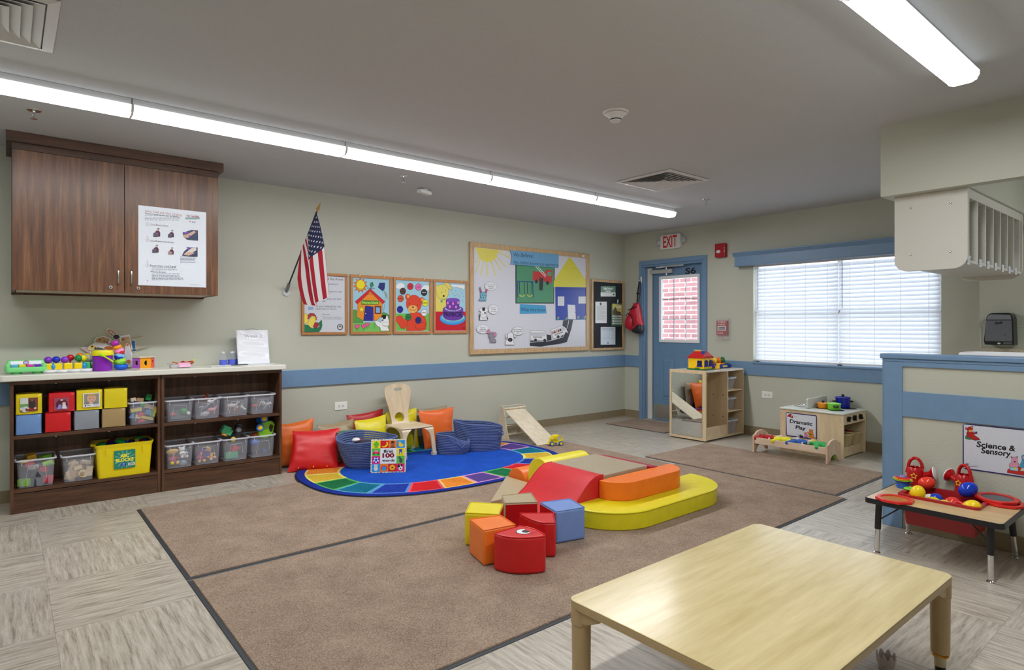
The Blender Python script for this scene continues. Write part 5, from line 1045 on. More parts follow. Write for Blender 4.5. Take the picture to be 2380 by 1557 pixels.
for x, y, s in ((866, 1372, 1), (935, 1370, .9), (974, 1352, .85)): A.opoly([(x, y + 30 * s), (x - 30 * s, y), (x - 26 * s, y - 20 * s), (x - 8 * s, y - 22 * s), (x, y - 12 * s), (x + 10 * s, y - 22 * s), (x + 26 * s, y - 20 * s), (x + 28 * s, y)], (232, 96, 150)).line([(x - 18, y + 24), (x, y + 44), (x + 18, y + 24)], 3, (60, 150, 60))
A.opoly([(1050, 1320), (1075, 1310), (1120, 1335), (1122, 1285), (1150, 1250), (1190, 1262), (1210, 1340), (1190, 1380), (1210, 1420), (1115, 1420), (1110, 1385), (1070, 1360)], (236, 238, 240)).opoly([(1125, 1262), (1150, 1250), (1176, 1256), (1168, 1290), (1146, 1298)], BK).circ(1170, 1350, 34, (240, 240, 240), ry=24, out=BK, ow=2).circ(1136, 1308, 10, (30, 30, 34)).circ(1138, 1306, 4, (230, 230, 230)).line([(1142, 1358), (1165, 1370), (1190, 1358)], 3, BK).line([(1046, 1330), (1050, 1395)], 2, BK)
A.build('print', t)
# 3 bear
t, A = wall_frame('framed_poster', 'framed poster of a red bear surrounded by coloured discs', 'poster', -3.796, -3.323, 1.232, 1.845, 0.028, CORKW, clips=True, **GB)
A.q = ((1252, 850), (1655, 873), (1655, 1452), (1252, 1455)); A.poly([(1282, 876), (1635, 895), (1632, 1420), (1282, 1420)], SKY).rect(1282, 1238, 1632, 1420, (112, 190, 84))
for x, y in ((1330, 945), (1600, 968)): A.circ(x, y, 40, (236, 240, 244), ry=30).circ(x - 22, y + 10, 28, (236, 240, 244), ry=20)
RB = (222, 70, 44)
A.opoly([(1390, 1420), (1395, 1300), (1420, 1240), (1470, 1222), (1550, 1230), (1590, 1280), (1606, 1340), (1600, 1400), (1560, 1420)], RB).circ(1470, 1135, 82, RB, ry=92, out=BK, ow=2).circ(1406, 1062, 26, RB, ry=32, out=BK, ow=2).circ(1556, 1098, 26, RB, ry=30, out=BK, ow=2).circ(1410, 1056, 14, (232, 172, 90), ry=18).circ(1562, 1092, 14, (232, 172, 90), ry=18).circ(1458, 1190, 52, (236, 180, 96), ry=42, out=BK, ow=2).circ(1460, 1170, 12, (130, 50, 40), ry=8).line([(1416, 1180), (1440, 1206), (1456, 1196), (1478, 1210), (1500, 1180)], 3, BK).circ(1422, 1134, 5, BK).circ(1510, 1150, 5, BK)
A.opoly([(1282, 1272), (1310, 1260), (1340, 1262), (1366, 1300), (1396, 1290), (1400, 1350), (1370, 1400), (1330, 1392), (1300, 1340), (1282, 1320)], RB).opoly([(1480, 1380), (1500, 1345), (1560, 1330), (1600, 1350), (1580, 1395), (1520, 1405)], RB)
for x, y, c, tx, tc in ((1432, 952, (206, 36, 48), 'red', BK), (1518, 958, (236, 110, 180), 'pink', BK), (1352, 1002, (86, 54, 46), 'brown', BK), (1578, 1016, (40, 40, 44), 'black', (220, 220, 220)), (1328, 1080, (214, 76, 44), 'orange', BK), (1590, 1126, (236, 232, 50), 'yellow', BK), (1322, 1194, (34, 34, 140), 'blue', (60, 60, 200)), (1578, 1230, (234, 236, 240), 'white', BK), (1410, 1276, (40, 124, 70), 'green', BK), (1517, 1308, (34, 40, 130), 'blue', BK)):
    A.circ(x, y, 30, c, ry=34, out=BK, ow=3).text(x, y + 5, tx, 13, tc, center=True, bold=0.02)
A.build('print', t)
# 4 cake
t, A = wall_frame('framed_poster', 'framed poster of a yellow dog behind a purple birthday cake', 'poster', -3.295, -2.829, 1.232, 1.845, 0.028, CORKW, clips=True, **GB)
A.q = ((1678, 873), (2040, 893), (2040, 1448), (1678, 1451)); A.poly([(1702, 900), (2022, 916), (2020, 1418), (1702, 1418)], SKY).rect(1702, 1216, 2020, 1418, (200, 22, 44))
DY = (226, 214, 104)
A.poly([(1702, 1000), (1760, 980), (1820, 1060), (1815, 1216), (1702, 1216)], DY).opoly([(1702, 950), (1740, 930), (1800, 925), (1840, 960), (1842, 1030), (1810, 1090), (1760, 1094), (1716, 1050)], DY).opoly([(1800, 925), (1812, 905), (1850, 925), (1882, 975), (1850, 985), (1825, 960)], DY).line([(1758, 1075), (1788, 1092), (1812, 1070)], 3, BK).circ(1788, 1052, 10, BK, ry=12).circ(1768, 1012, 4, BK).circ(1808, 1000, 4, BK).circ(1765, 1108, 9, (90, 170, 210), ry=12, out=BK, ow=2)
A.opoly([(1866, 926), (2014, 932), (2010, 990), (1980, 972), (1866, 950)], (232, 236, 240))
for k in range(14): A.rect(1868 + (k * 37) % 140, 990 + (k * 53) % 130, 1874 + (k * 37) % 140, 997 + (k * 53) % 130, [(60, 60, 160), (40, 90, 90), (150, 80, 90), (60, 110, 180)][k % 4])
A.circ(1882, 1288, 138, (66, 152, 220), ry=70, out=BK, ow=2).circ(1882, 1278, 126, (88, 176, 236), ry=56)
PC = (108, 56, 170)
A.opoly([(1778, 1190), (1780, 1270), (1810, 1300), (1888, 1312), (1960, 1300), (1992, 1270), (1994, 1188)], PC).circ(1886, 1190, 107, (126, 72, 190), ry=34, out=BK, ow=2).opoly([(1812, 1096), (1816, 1176), (1850, 1196), (1900, 1200), (1950, 1180), (1954, 1094)], PC).circ(1883, 1096, 71, (126, 72, 190), ry=22, out=BK, ow=2)
for x, y in ((1830, 1126), (1886, 1132), (1940, 1122), (1852, 1164), (1918, 1168)): A.circ(x, y, 11, (232, 130, 210), ry=16, out=BK, ow=2)
for k in range(15): g_ = PI * k / 14; A.circ(1886 - 78 * math.cos(g_), 1182 + 26 * math.sin(g_), 5, (190, 226, 190))
for k in range(19): g_ = PI * k / 18; A.circ(1886 - 110 * math.cos(g_), 1272 + 42 * math.sin(g_), 5, (190, 226, 170))
A.text(1790, 1268, 'PRIMROSE', 44, BK, wid=192, bold=0.0, ang=0.0)
A.circ(2000, 1390, 8, (110, 16, 30)); A.build('print', t)
# notice board
t, A = wall_frame('notice_board', 'large oak framed notice board with paper sun, house and school buses', 'notice board', -2.80, -0.785, 0.985, 2.31, 0.055, OAK, dpt=0.028, back=C((206, 208, 220), .6))
A.q = ((103, 113), (1540, 265), (1530, 1420), (110, 1475)); A.poly([(168, 176), (1508, 312), (1500, 1370), (170, 1412)], (212, 213, 224))
YL = (222, 210, 84)
A.poly([(170, 182), (580, 226), (580, 234), (450, 222), (430, 290), (400, 330), (350, 358), (310, 362), (265, 350), (225, 315), (195, 260)], YL)
for p, q in (((215, 300), (174, 370)), ((232, 325), (178, 490)), ((268, 350), (238, 522)), ((312, 362), (312, 538)), ((360, 350), (414, 520)), ((398, 322), (480, 465)), ((426, 290), (534, 416)), ((450, 240), (580, 310))): A.line([p, q], 11, YL)
# green picture with truck and swings
A.poly([(655, 390), (1130, 428), (1122, 860), (656, 858)], (30, 34, 38)).poly([(668, 392), (1120, 428), (1114, 848), (666, 850)], (82, 148, 112))
A.poly([(868, 468), (1010, 486), (1012, 598), (864, 582)], (192, 58, 60)).poly([(1010, 486), (1024, 450), (1106, 462), (1094, 612), (1012, 598)], (196, 60, 62)).poly([(1042, 474), (1092, 478), (1090, 530), (1044, 524)], (92, 156, 122))
for x, y in ((908, 594), (1042, 610)): A.circ(x, y, 17, (44, 48, 56), ry=24)
A.poly([(945, 548), (992, 550), (984, 702), (942, 698)], (50, 54, 62)).line([(896, 412), (1018, 542)], 6, (232, 234, 236)).line([(920, 406), (1028, 522)], 6, (232, 234, 236))
for k in range(6): A.line([(898 + k * 20 + 6, 418 + k * 21), (922 + k * 18 + 4, 410 + k * 19)], 5, (232, 234, 236))
A.line([(682, 592), (868, 600)], 11, (40, 60, 150)).line([(680, 596), (682, 782)], 8, (40, 60, 150)).line([(862, 600), (874, 790)], 8, (40, 60, 150))
for x0, x1 in ((702, 762), (796, 854)):
    A.line([(x0, 598), (x0 + 6, 750)], 6, BK).line([(x1, 600), (x1 + 2, 750)], 6, BK).line([(x0 + 4, 752), (x0 + 14, 770), (x1 - 10, 772), (x1 + 2, 755)], 9, (232, 222, 80))
A.poly([(708, 866), (1020, 880), (1032, 978), (706, 986)], (72, 158, 206)).text(722, 950, 'What they know', 40, (30, 60, 90), wid=296, shear=0.15, ang=0.02)
# house
A.opoly([(1136, 655), (1512, 664), (1512, 1050), (1142, 1058)], (38, 66, 170), (30, 52, 140)).line([(1328, 662), (1330, 850)], 4, (28, 48, 130)).line([(1140, 848), (1510, 832)], 2, (32, 56, 150)).poly([(1310, 292), (1522, 600), (1522, 664), (1116, 655), (1118, 590)], (218, 210, 74)).line([(1260, 430), (1416, 440)], 3, (180, 172, 60)).line([(1346, 368), (1380, 392)], 3, (180, 172, 60)).line([(1118, 655), (1522, 662)], 5, (232, 224, 90))
A.text(1168, 694, 'Primrose School  of Cave Spring', 20, (20, 34, 90), wid=318, shear=.1)
for x0, y0, x1, y1 in ((1166, 774, 1244, 886), (1416, 774, 1504, 858)):
    A.rect(x0, y0, x1, y1, (226, 228, 234))
    for k in (1, 2, 3): A.line([(x0, y0 + (y1 - y0) * k / 4), (x1, y0 + (y1 - y0) * k / 4)], 1.5, (150, 154, 170)); A.line([(x0 + (x1 - x0) * k / 4, y0), (x0 + (x1 - x0) * k / 4, y1)], 1.5, (150, 154, 170))
A.poly([(1284, 872), (1376, 876), (1384, 1050), (1290, 1048)], (222, 224, 232)).circ(1374, 964, 5, BK)
for x, y in ((1168, 1030), (1270, 1034), (1410, 1022), (1490, 1020)): A.poly([(x - 15, y + 2), (x + 15, y - 2), (x + 12, y + 20), (x - 10, y + 22)], (90, 170, 110)).circ(x - 8, y - 4, 6, (210, 50, 60)).circ(x + 8, y - 8, 6, (226, 220, 150)).circ(x, y - 8, 5, (60, 60, 160))
# road and buses
A.poly([(1232, 1060), (1350, 1052), (1330, 1160), (1275, 1322), (1180, 1345), (1060, 1360), (960, 1378), (826, 1368), (834, 1306), (1010, 1312), (1008, 1228), (1085, 1240), (1090, 1300), (1190, 1280), (1260, 1180), (1220, 1150)], (42, 48, 58)).line([(1298, 1060), (1292, 1100), (1280, 1140), (1262, 1190), (1226, 1262), (1160, 1282), (1080, 1306), (960, 1318), (835, 1326)], 5, (226, 228, 232))
for x, y, s, a in ((835, 1180, 1.0, 0.02), (1072, 1175, .95, -0.36)):
    ca, sa = math.cos(a), math.sin(a)
    def T_(px, py): return (x + (px * ca - py * sa) * s, y + (px * sa + py * ca) * s)
    A.opoly([T_(0, 5), T_(165, 5), T_(195, 50), T_(202, 120), T_(0, 120)], (232, 233, 238), BK, 2).line([T_(0, 26), T_(168, 26)], 2, BK)
    for k in range(5): A.opoly([T_(8 + k * 26, 34), T_(28 + k * 26, 34), T_(28 + k * 26, 62), T_(8 + k * 26, 62)], (206, 210, 222), BK, 1.5)
    if a < 0:
        for k in range(5): A.circ(*T_(18 + k * 26, 48), 10, [(190, 120, 96), (120, 40, 36), (210, 160, 130), (150, 50, 60), (60, 40, 40)][k], ry=13)
    A.opoly([T_(140, 34), T_(170, 34), T_(182, 62), T_(140, 62)], (206, 210, 222), BK, 1.5)
    p_ = T_(32, 90); A.text(p_[0], p_[1], 'SCHOOL BUS', 15, BK, wid=110 * s, bold=.03, ang=a)
    for px in (64, 174): A.circ(*T_(px, 118), 17, (40, 44, 52), ry=19)
# animals with speech clouds
def cloud(x, y, rx, ry, ls):
    for k in range(14): g_ = 2 * PI * k / 14; A.circ(x + rx * .86 * math.cos(g_), y + ry * .82 * math.sin(g_), 17, (228, 229, 236), out=(90, 92, 100), ow=1.6)
    A.circ(x, y, rx * .95, (228, 229, 236), ry=ry * .95)
    for k, s in enumerate(ls): A.text(x, y - 12 + k * 20, s, 10, (50, 52, 60), center=True, bold=.02)
cloud(355, 652, 68, 42, ('Keep your hands', 'and feet to', 'yourself')); cloud(385, 930, 52, 52, ('Be kind to', 'yourself', 'and others')); cloud(256, 1168, 68, 48, ('Use your', 'walking feet', 'and inside voice')); cloud(678, 1190, 62, 42, ('Use your listening', 'ears and looking', 'eyes'))
A.opoly([(226, 730), (212, 668), (226, 662), (246, 728)], (104, 164, 196)).opoly([(222, 716), (219, 680), (228, 680), (240, 722)], (190, 90, 130), w=1).opoly([(280, 728), (296, 690), (312, 690), (302, 735)], (190, 90, 130)).circ(264, 762, 38, (112, 172, 200), ry=40, out=BK, ow=2).opoly([(206, 828), (215, 800), (240, 795), (292, 795), (294, 828)], (112, 172, 200)).circ(264, 788, 24, (130, 186, 210), ry=18, out=BK, ow=1).circ(264, 790, 6, BK).circ(250, 765, 4, BK).circ(280, 765, 4, BK)
A.opoly([(205, 945), (235, 905), (262, 900), (300, 912), (322, 945), (298, 960), (300, 1020), (320, 1058), (212, 1060), (225, 1010), (232, 960)], (230, 231, 236)).opoly([(245, 912), (282, 908), (276, 950), (252, 948)], BK).circ(262, 1018, 32, (232, 233, 238), ry=22, out=BK, ow=2).circ(280, 975, 12, BK).circ(280, 975, 5, (230, 230, 230)).line([(242, 1020), (262, 1032), (286, 1018)], 2.5, BK).poly([(204, 960), (216, 1000), (220, 1058), (212, 1058)], BK).poly([(302, 1000), (316, 1050), (304, 1056)], BK)
A.opoly([(345, 1328), (340, 1280), (322, 1260), (330, 1220), (370, 1200), (398, 1230), (392, 1280), (414, 1300), (414, 1328)], (142, 140, 150)).circ(322, 1198, 18, (196, 130, 160), ry=26, out=BK, ow=2).circ(398, 1232, 20, (196, 130, 160), ry=28, out=BK, ow=2).circ(340, 1262, 4, BK)
A.opoly([(525, 1356), (530, 1310), (556, 1290), (550, 1250), (560, 1215), (600, 1205), (622, 1225), (626, 1280), (622, 1310), (634, 1356)], (228, 229, 234)).opoly([(540, 1225), (526, 1240), (532, 1290), (550, 1250)], (214, 216, 222)).opoly([(622, 1225), (655, 1245), (650, 1272), (630, 1262)], (214, 216, 222)).circ(584, 1296, 28, BK, ry=24).circ(584, 1298, 14, (90, 60, 80), ry=12)
# banner curls off the board
A.poly([(584, 218), (1170, 268), (1168, 428), (590, 390), (604, 340), (606, 280)], (110, 166, 206)).text(622, 296, 'We Believe:', 46, (46, 66, 90), wid=240, shear=.12, ang=0.06).text(624, 382, 'Who children become is as important as', 36, (46, 66, 90), wid=544, shear=.12, ang=0.06)
A.rect(1452, 277, 1480, 298, (232, 232, 232)); A.build('paper_display', t)
# black board
t, A = wall_frame('pin_board', 'small black pin board with safety notices beside the corner', 'notice board', -0.73, -0.045, 0.978, 1.972, 0.032, OAK, dpt=0.028, back=C((24, 28, 36), .7))
A.q = ((1568, 565), (1960, 590), (1950, 1418), (1560, 1428))
A.rect(1682, 650, 1860, 732, (96, 140, 120)).rect(1680, 726, 1860, 776, (226, 230, 232)).text(1716, 692, 'Safe School', 26, (236, 240, 240), wid=108, bold=.04).text(1738, 720, 'Center', 22, (236, 240, 240), wid=66, bold=.04).circ(1838, 752, 9, (50, 70, 64), ry=12)
A.rect(1616, 838, 1754, 1098, (222, 226, 228)).circ(1680, 866, 12, (60, 66, 66), ry=18).lines(1632, 896, 1744, 17, 10, 4, (150, 156, 160), .3)
A.rect(1680, 1146, 1858, 1358, (212, 224, 236)).lines(1692, 1162, 1848, 2, 14, 7, (130, 140, 160))
for k in range(6): A.line([(1692, 1190 + k * 20), (1848, 1190 + k * 20)], 1.5, (140, 150, 170)); A.line([(1692 + k * 31, 1190), (1692 + k * 31, 1290)], 1.5, (140, 150, 170))
A.circ(1768, 1338, 7, (60, 70, 110), ry=9).rect(1704, 1136, 1852, 1146, (40, 44, 56)); A.build('pinned_notices', t)
t = thing('leaflet_stack', 'stack of safe school leaflets hanging on the black pin board', 'leaflets', (0.045, -0.21, 1.5))
A = Art((0.0, -0.125, -0.13 - 0.03), (0, 0.22, 0), (0, 0, 0.30), (1, 0, 0)); A.q = ((1796, 835), (1942, 835), (1942, 1100), (1796, 1100))
b = B()
for k in range(4): b.box(-0.012 - k * 0.003, -0.11 - k * 0.004, -0.15 - k * 0.012, -0.01 - k * 0.003 + 0.002, 0.108, 0.145 - k * 0.01, C((70, 110, 90)))
b.build('leaflets', t)
A.base = -0.006; A.poly([(1808, 838), (1942, 850), (1942, 970), (1806, 980)], (206, 196, 110)).poly([(1812, 925), (1850, 872), (1880, 930), (1930, 940), (1930, 975), (1808, 975)], (90, 86, 70)).text(1868, 890, 'safe', 26, (236, 236, 230), wid=62, bold=.03)
for k in range(4): A.rect(1806, 985 + k * 30, 1942, 1004 + k * 30, (214, 224, 220)).rect(1806, 1004 + k * 30, 1942, 1014 + k * 30, (90, 130, 104)).lines(1830, 990 + k * 30, 1920, 1, 9, 6, (40, 50, 44))
A.build('cover_print', t)
b = B(); b.tube([(-0.002, 0.0, 0.145), (0.004, -0.012, 0.18), (0.002, 0.0, 0.2), (0.004, 0.012, 0.18), (-0.002, 0.0, 0.15)], 0.004, WHITE, 6); b.build('clip', t)
# ================================================================= MATS AND RUG
CARP = m_carpet('brown_mat_pile', (116, 98, 85), (184, 162, 143))
def mat_rug(x0, y0, x1, y1, label, edges, name='floor_mat', cat='mat', grp='brown entrance mats', z=0.0, h=0.009):
    t = thing(name, label, cat, ((x0 + x1) / 2, (y0 + y1) / 2, z), 0, grp); w = (x1 - x0) / 2; l = (y1 - y0) / 2
    b = B(); b.frus((-w, -l, w, l), 0, (-w + .003, -l + .003, w - .003, l - .003), 0.003, RUBBER); b.build('rubber_backing', t)
    e = {k: 0.022 if k in edges else 0.006 for k in 'lrnf'}
    b = B(); b.frus((-w + e['l'], -l + e['n'], w - e['r'], l - e['f']), 0.003, (-w + e['l'] + .002, -l + e['n'] + .002, w - e['r'] - .002, l - e['f'] - .002), h, CARP); b.build('pile', t)
mat_rug(0.76, -6.263, 2.342, -2.09, 'large brown mat lying along the shelves and under the rainbow rug', 'nr')
mat_rug(2.35, -6.263, 3.895, -2.045, 'large brown mat in the foreground under the foam blocks', 'nlr')
mat_rug(1.955, -2.03, 3.81, -0.93, 'brown mat under the doll bed in front of the toy kitchen', 'nr')
mat_rug(0.295, -0.755, 1.262, -0.09, 'small brown doormat in front of the blue exit door', 'nr')
RUGN = [0]
def rugm(nm, rgb): 
    lo = tuple(c * 0.72 for c in rgb); hi = tuple(min(255, c * 1.12) for c in rgb); return m_carpet('rug_' + nm, lo, hi, 150, 0.004)
t = thing('rainbow_rug', 'oval blue rug with a ring of coloured squares under the baskets', 'rug', (0.90, -3.82, 0.009))
def ov(s, g, a=0.93, b_=1.275, n=2.5, z=0.009, aa=None, bb=None):
    c, si = math.cos(g), math.sin(g); A_ = aa or a * s; B_ = bb or b_ * s
    return (A_ * math.copysign(abs(c) ** (2 / n), c), B_ * math.copysign(abs(si) ** (2 / n), si), z)
N = 96; rb = B()
blueD = rugm('deep_blue', (34, 52, 150)); blueC = rugm('centre_blue', (34, 84, 190))
out = [ov(1.0, 2 * PI * i / N, z=0.0) for i in range(N)]; out2 = [ov(0.992, 2 * PI * i / N, z=0.005) for i in range(N)]; mid = [ov(0.985, 2 * PI * i / N, z=0.0075) for i in range(N)]
rb.add(out + out2, [(i, (i + 1) % N, N + (i + 1) % N, N + i) for i in range(N)] + [list(range(N))[::-1]], C((24, 26, 36), .8)); rb.build('rubber_edge', t)
rb = B()
def ring(sa, sb, z, m): 
    A_ = [ov(0, 2 * PI * i / N, aa=sa[0], bb=sa[1], z=z) for i in range(N)]; B_ = [ov(0, 2 * PI * i / N, aa=sb[0], bb=sb[1], z=z) for i in range(N)]
    rb.add(A_ + B_, [(i, (i + 1) % N, N + (i + 1) % N, N + i) for i in range(N)], m)
O1 = (0.918, 1.262); O2 = (0.856, 1.195); I1 = (0.60, 0.93); I2 = (0.575, 0.905)
ring(O1, O2, 0.008, blueD)
rb.add([ov(0, 2 * PI * i / N, aa=I2[0], bb=I2[1], z=0.008) for i in range(N)], [list(range(N))], blueC); rb.build('pile', t)
cells = ['yellow', 'green', 'teal', 'blue', 'red', 'orange', 'purple', 'green', 'red', 'blue', 'yellow', 'teal', 'purple', 'orange', 'red', 'blue', 'teal', 'green', 'yellow', 'purple', 'red', 'orange']
colr = {'yellow': ((214, 176, 60), (226, 224, 110)), 'green': ((30, 112, 70), (90, 180, 90)), 'teal': ((22, 110, 140), (90, 170, 200)), 'blue': ((34, 60, 160), (92, 140, 220)), 'red': ((206, 36, 44), (226, 90, 110)), 'orange': ((232, 136, 50), (240, 196, 110)), 'purple': ((90, 70, 140), (226, 150, 210))}
# arc positions: boundaries measured by arc length around the mid ellipse, starting at the end nearest the shelves
mids = [ov(0, 2 * PI * i / 720, aa=0.73, bb=1.06, z=0) for i in range(721)]; cum = [0]
for p, q in zip(mids, mids[1:]): cum.append(cum[-1] + math.hypot(q[0] - p[0], q[1] - p[1]))
tot = cum[-1]; nC = len(cells); start = 0.0
def ang_at(f):
    f = f % 1.0; L = f * tot
    for i in range(720):
        if cum[i + 1] >= L: return 2 * PI * (i + (L - cum[i]) / (cum[i + 1] - cum[i])) / 720
    return 2 * PI
f0 = next(cum[i] for i in range(721) if 2 * PI * i / 720 >= math.radians(252)) / tot
OFF = 0.004
cb = B()
for k, cn in enumerate(cells):
    fa, fb = f0 + OFF + k / nC, f0 + OFF + (k + 1) / nC; base_, edge = colr[cn]; mi_ = rugm(cn, base_); me_ = rugm(cn + '_outline', edge)
    def strip(a_, b2, s0, s1, z, m, nn=6):
        v = []
        for q in range(nn + 1):
            g_ = ang_at(a_ + (b2 - a_) * q / nn); v.append(ov(0, g_, aa=s0[0], bb=s0[1], z=z)); v.append(ov(0, g_, aa=s1[0], bb=s1[1], z=z))
        cb.add(v, [(2 * q, 2 * q + 1, 2 * q + 3, 2 * q + 2) for q in range(nn)], m)
    strip(fa, fb, O2, I2, 0.0082, me_); strip(fa + .0035, fb - .0035, (O2[0] - .018, O2[1] - .018), I1, 0.0086, mi_)
cb.build('colour_squares', t)

# ================================================================= PILLOWS
def pillow(BL, BR, TR, TL, rgb, label, th=0.075, snaps=False, seed=1):
    c = [(BL[i] + BR[i] + TR[i] + TL[i]) / 4 for i in range(3)]; base_ = (c[0], c[1], 0.0)
    zmin = min(BL[2], BR[2]); t = thing('floor_pillow', label, 'pillow', base_, 0, 'vinyl floor pillows against the wall'); m = vinyl(rgb)
    P = [Vector(p) - Vector(base_) for p in (BL, BR, TR, TL)]; n = ((P[1] - P[0]).cross(P[3] - P[0])).normalized()
    if n.x < 0: n = -n
    rnd = random.Random(seed); ph = [rnd.uniform(0, 6) for _ in range(6)]
    def fn(sg):
        def f(u, v):
            p = (P[0] * (1 - u) + P[1] * u) * (1 - v) + (P[3] * (1 - u) + P[2] * u) * v
            a = 2 * u - 1; b_ = 2 * v - 1; k = max(0, (1 - abs(a) ** 2.2)) ** 0.55 * max(0, (1 - abs(b_) ** 2.2)) ** 0.55
            cen = (P[0] + P[1] + P[2] + P[3]) / 4
            pin = 0.07 * ((1 - a * a) * abs(b_) ** 3 + (1 - b_ * b_) * abs(a) ** 3)
            p = p + (cen - p) * pin
            wr = 0.006 * math.sin(9 * a + 4 * b_ + ph[0]) * (abs(a * b_)) + 0.005 * math.sin(14 * b_ + ph[1] + 3 * a) * abs(a) ** 2 * (1 - abs(a)) * 3
            return p + n * sg * (th * k + wr * k)
        return f
    b = B(); b.grid(fn(1), 22, 22, m); b.grid(fn(-1), 22, 22, m); b.build('cover', t, merge=True)
    if snaps:
        b = B()
        for k in (0.2, 0.5, 0.78):
            p = fn(1)(k, 0.06); b.ell(p + n * 0.004, (0.006, 0.006, 0.006), C((226, 190, 90), .25), 10)
        b.build('snap_buttons', t)
    return t
pillow((0.14, -5.05, 0.02), (0.15, -4.74, 0.005), (0.08, -4.69, 0.435), (0.075, -5.07, 0.40), (226, 108, 30), 'orange pillow wedged between the walnut shelf and the red pillow', 0.06, seed=3)
pillow((0.345, -5.04, 0.005), (0.50, -4.63, 0.005), (0.315, -4.53, 0.352), (0.225, -4.95, 0.352), (208, 26, 32), 'red pillow with brass snaps in front, next to the shelf', 0.06, snaps=True, seed=5)
pillow((0.24, -4.66, 0.01), (0.20, -4.30, 0.01), (0.09, -4.285, 0.39), (0.12, -4.68, 0.365), (158, 138, 106), 'tan pillow behind the first blue basket', 0.06, seed=7)
pillow((0.115, -4.33, 0.05), (0.115, -3.96, 0.05), (0.045, -3.935, 0.455), (0.045, -4.345, 0.42), (176, 30, 36), 'dark red pillow at the back behind the yellow one', 0.04, seed=8)
pillow((0.34, -4.34, 0.01), (0.30, -3.99, 0.01), (0.16, -3.965, 0.41), (0.19, -4.33, 0.383), (222, 206, 20), 'yellow pillow behind the green rimmed basket', 0.055, seed=9)
pillow((0.20, -3.93, 0.01), (0.15, -3.56, 0.01), (0.07, -3.545, 0.435), (0.08, -3.93, 0.42), (218, 204, 22), 'yellow pillow seen through the chair back', 0.055, seed=10)
pillow((0.14, -3.50, 0.02), (0.12, -3.13, 0.02), (0.055, -3.145, 0.43), (0.06, -3.54, 0.418), (150, 134, 108), 'tan pillow behind the orange one, right of the chair', 0.045, seed=11)
pillow((0.285, -3.575, 0.005), (0.25, -3.19, 0.005), (0.175, -3.135, 0.42), (0.185, -3.60, 0.415), (230, 104, 34), 'orange pillow between the chair and the large blue basket', 0.05, seed=12)

# ================================================================= ROPE BASKETS
ROPE = mat('navy_rope', (88, 104, 152), 0.85, bmp=0.9, bs=220, var=0.25, bd=0.004); ROPEL = mat('green_rope', (104, 142, 112), 0.85, bmp=0.9, bs=220, var=0.2, bd=0.004)
def basket(loc, rz, prof, label, m, handle=(0.0,), hz=0.7, n=44, tw=0.0088, mats=None):
    """prof(k, g) -> (x, y, z) of coil k at angle g; coils stacked as one rope shell"""
    t = thing('rope_basket', label, 'basket', loc, rz, 'woven rope baskets on the rug'); b = B(); K = prof('n')
    vs = []; S = 5
    for k in range(K):
        for i in range(n):
            x, y, z = prof(k, 2 * PI * i / n); vs.append(Vector((x, y, z)))
    # each coil is a rope ring
    for k in range(K):
        mm = mats(k) if mats else m
        b.tube(vs[k * n:(k + 1) * n], tw, mm, 7, closed=True)
    b.build('coils', t)
    b = B(); x = vs[:n]; b.add([p for p in x], [list(range(n))[::-1]], m); b.build('base', t)
    for g in handle:
        i = int(round(g / (2 * PI) * n)) % n; k = K - 4; p = vs[k * n + i]; q = vs[k * n + (i + 3) % n]; c = Vector((p.x, p.y, 0)).normalized() * 0.03
        pts = [p, p + c * .8 + Vector((0, 0, -.012)), (p + q) / 2 + c * 1.1 + Vector((0, 0, -.04)), q + c * .8 + Vector((0, 0, -.012)), q]
        b = B(); b.tube(pts, 0.006, m, 7); b.build('handle', t)
    return t
def mkprof(K, r0, r1, ex, h, lip=None, base_r=(0.6, 0.6)):
    def f(k, g=None):
        if k == 'n': return K
        s = k / (K - 1); r = r0 + (r1 - r0) * s ** 0.7 if k > 0 else r0
        x = r * math.cos(g) * ex[0]; y = r * math.sin(g) * ex[1]; z = 0.0075 + h * s
        if lip: x, y, z = lip(s, g, x, y, z)
        return x, y, z
    return f
def lipA(s, g, x, y, z):
    z += s * (0.03 * math.cos(g - PI) + 0.012 * math.sin(2 * g)) ; x *= 1 - 0.12 * s * abs(math.sin(g)) ** 2; return x, y, z
book_ang = math.atan2(0.257, 0.171)
basket((0.635, -4.41, 0.0175), -0.585, mkprof(16, 0.17, 0.275, (0.55, 1.0), 0.265, lipA), 'large navy rope basket behind the first words book', ROPE, handle=(0.25,))
def lipB(s, g, x, y, z):
    c = math.cos(g - 1.2); z -= s * s * 0.075 * max(0, c) ** 1.5; x -= 0.02 * s * math.sin(g * 1) * 0; r = 1 + 0.10 * math.sin(s * PI) * max(0, c); return x * r, y * r, z
basket((0.615, -3.445, 0.0175), -0.6, mkprof(12, 0.15, 0.165, (0.72, 1.0), 0.185, lipB), 'small slumped navy rope basket in front of the orange pillow', ROPE, handle=(0.35,), hz=.6)
def lipC(s, g, x, y, z): return x, y, z - s * 0.03 * math.sin(g) + 0.006 * s * math.sin(3 * g)
basket((0.64, -3.138, 0.0175), -0.62, mkprof(17, 0.225, 0.255, (0.56, 1.0), 0.265, lipC), 'big navy rope basket beside the wooden slide', ROPE, handle=(0.95,))
BRW = mat('brown_wicker', (126, 88, 50), 0.7, bmp=0.9, bs=120, var=0.3, bd=0.004)
basket((0.375, -4.45, 0.0175), -0.2, mkprof(17, 0.075, 0.115, (0.6, 1.1), 0.285), 'green rimmed basket mostly hidden behind the large navy basket', ROPEL, handle=(), mats=lambda k: ROPEL if k > 12 else BRW)
t = thing('white_sock_toy', 'white and red fabric toy showing over the rim of the large navy basket', 'toy', (0.62, -4.43, 0.245))
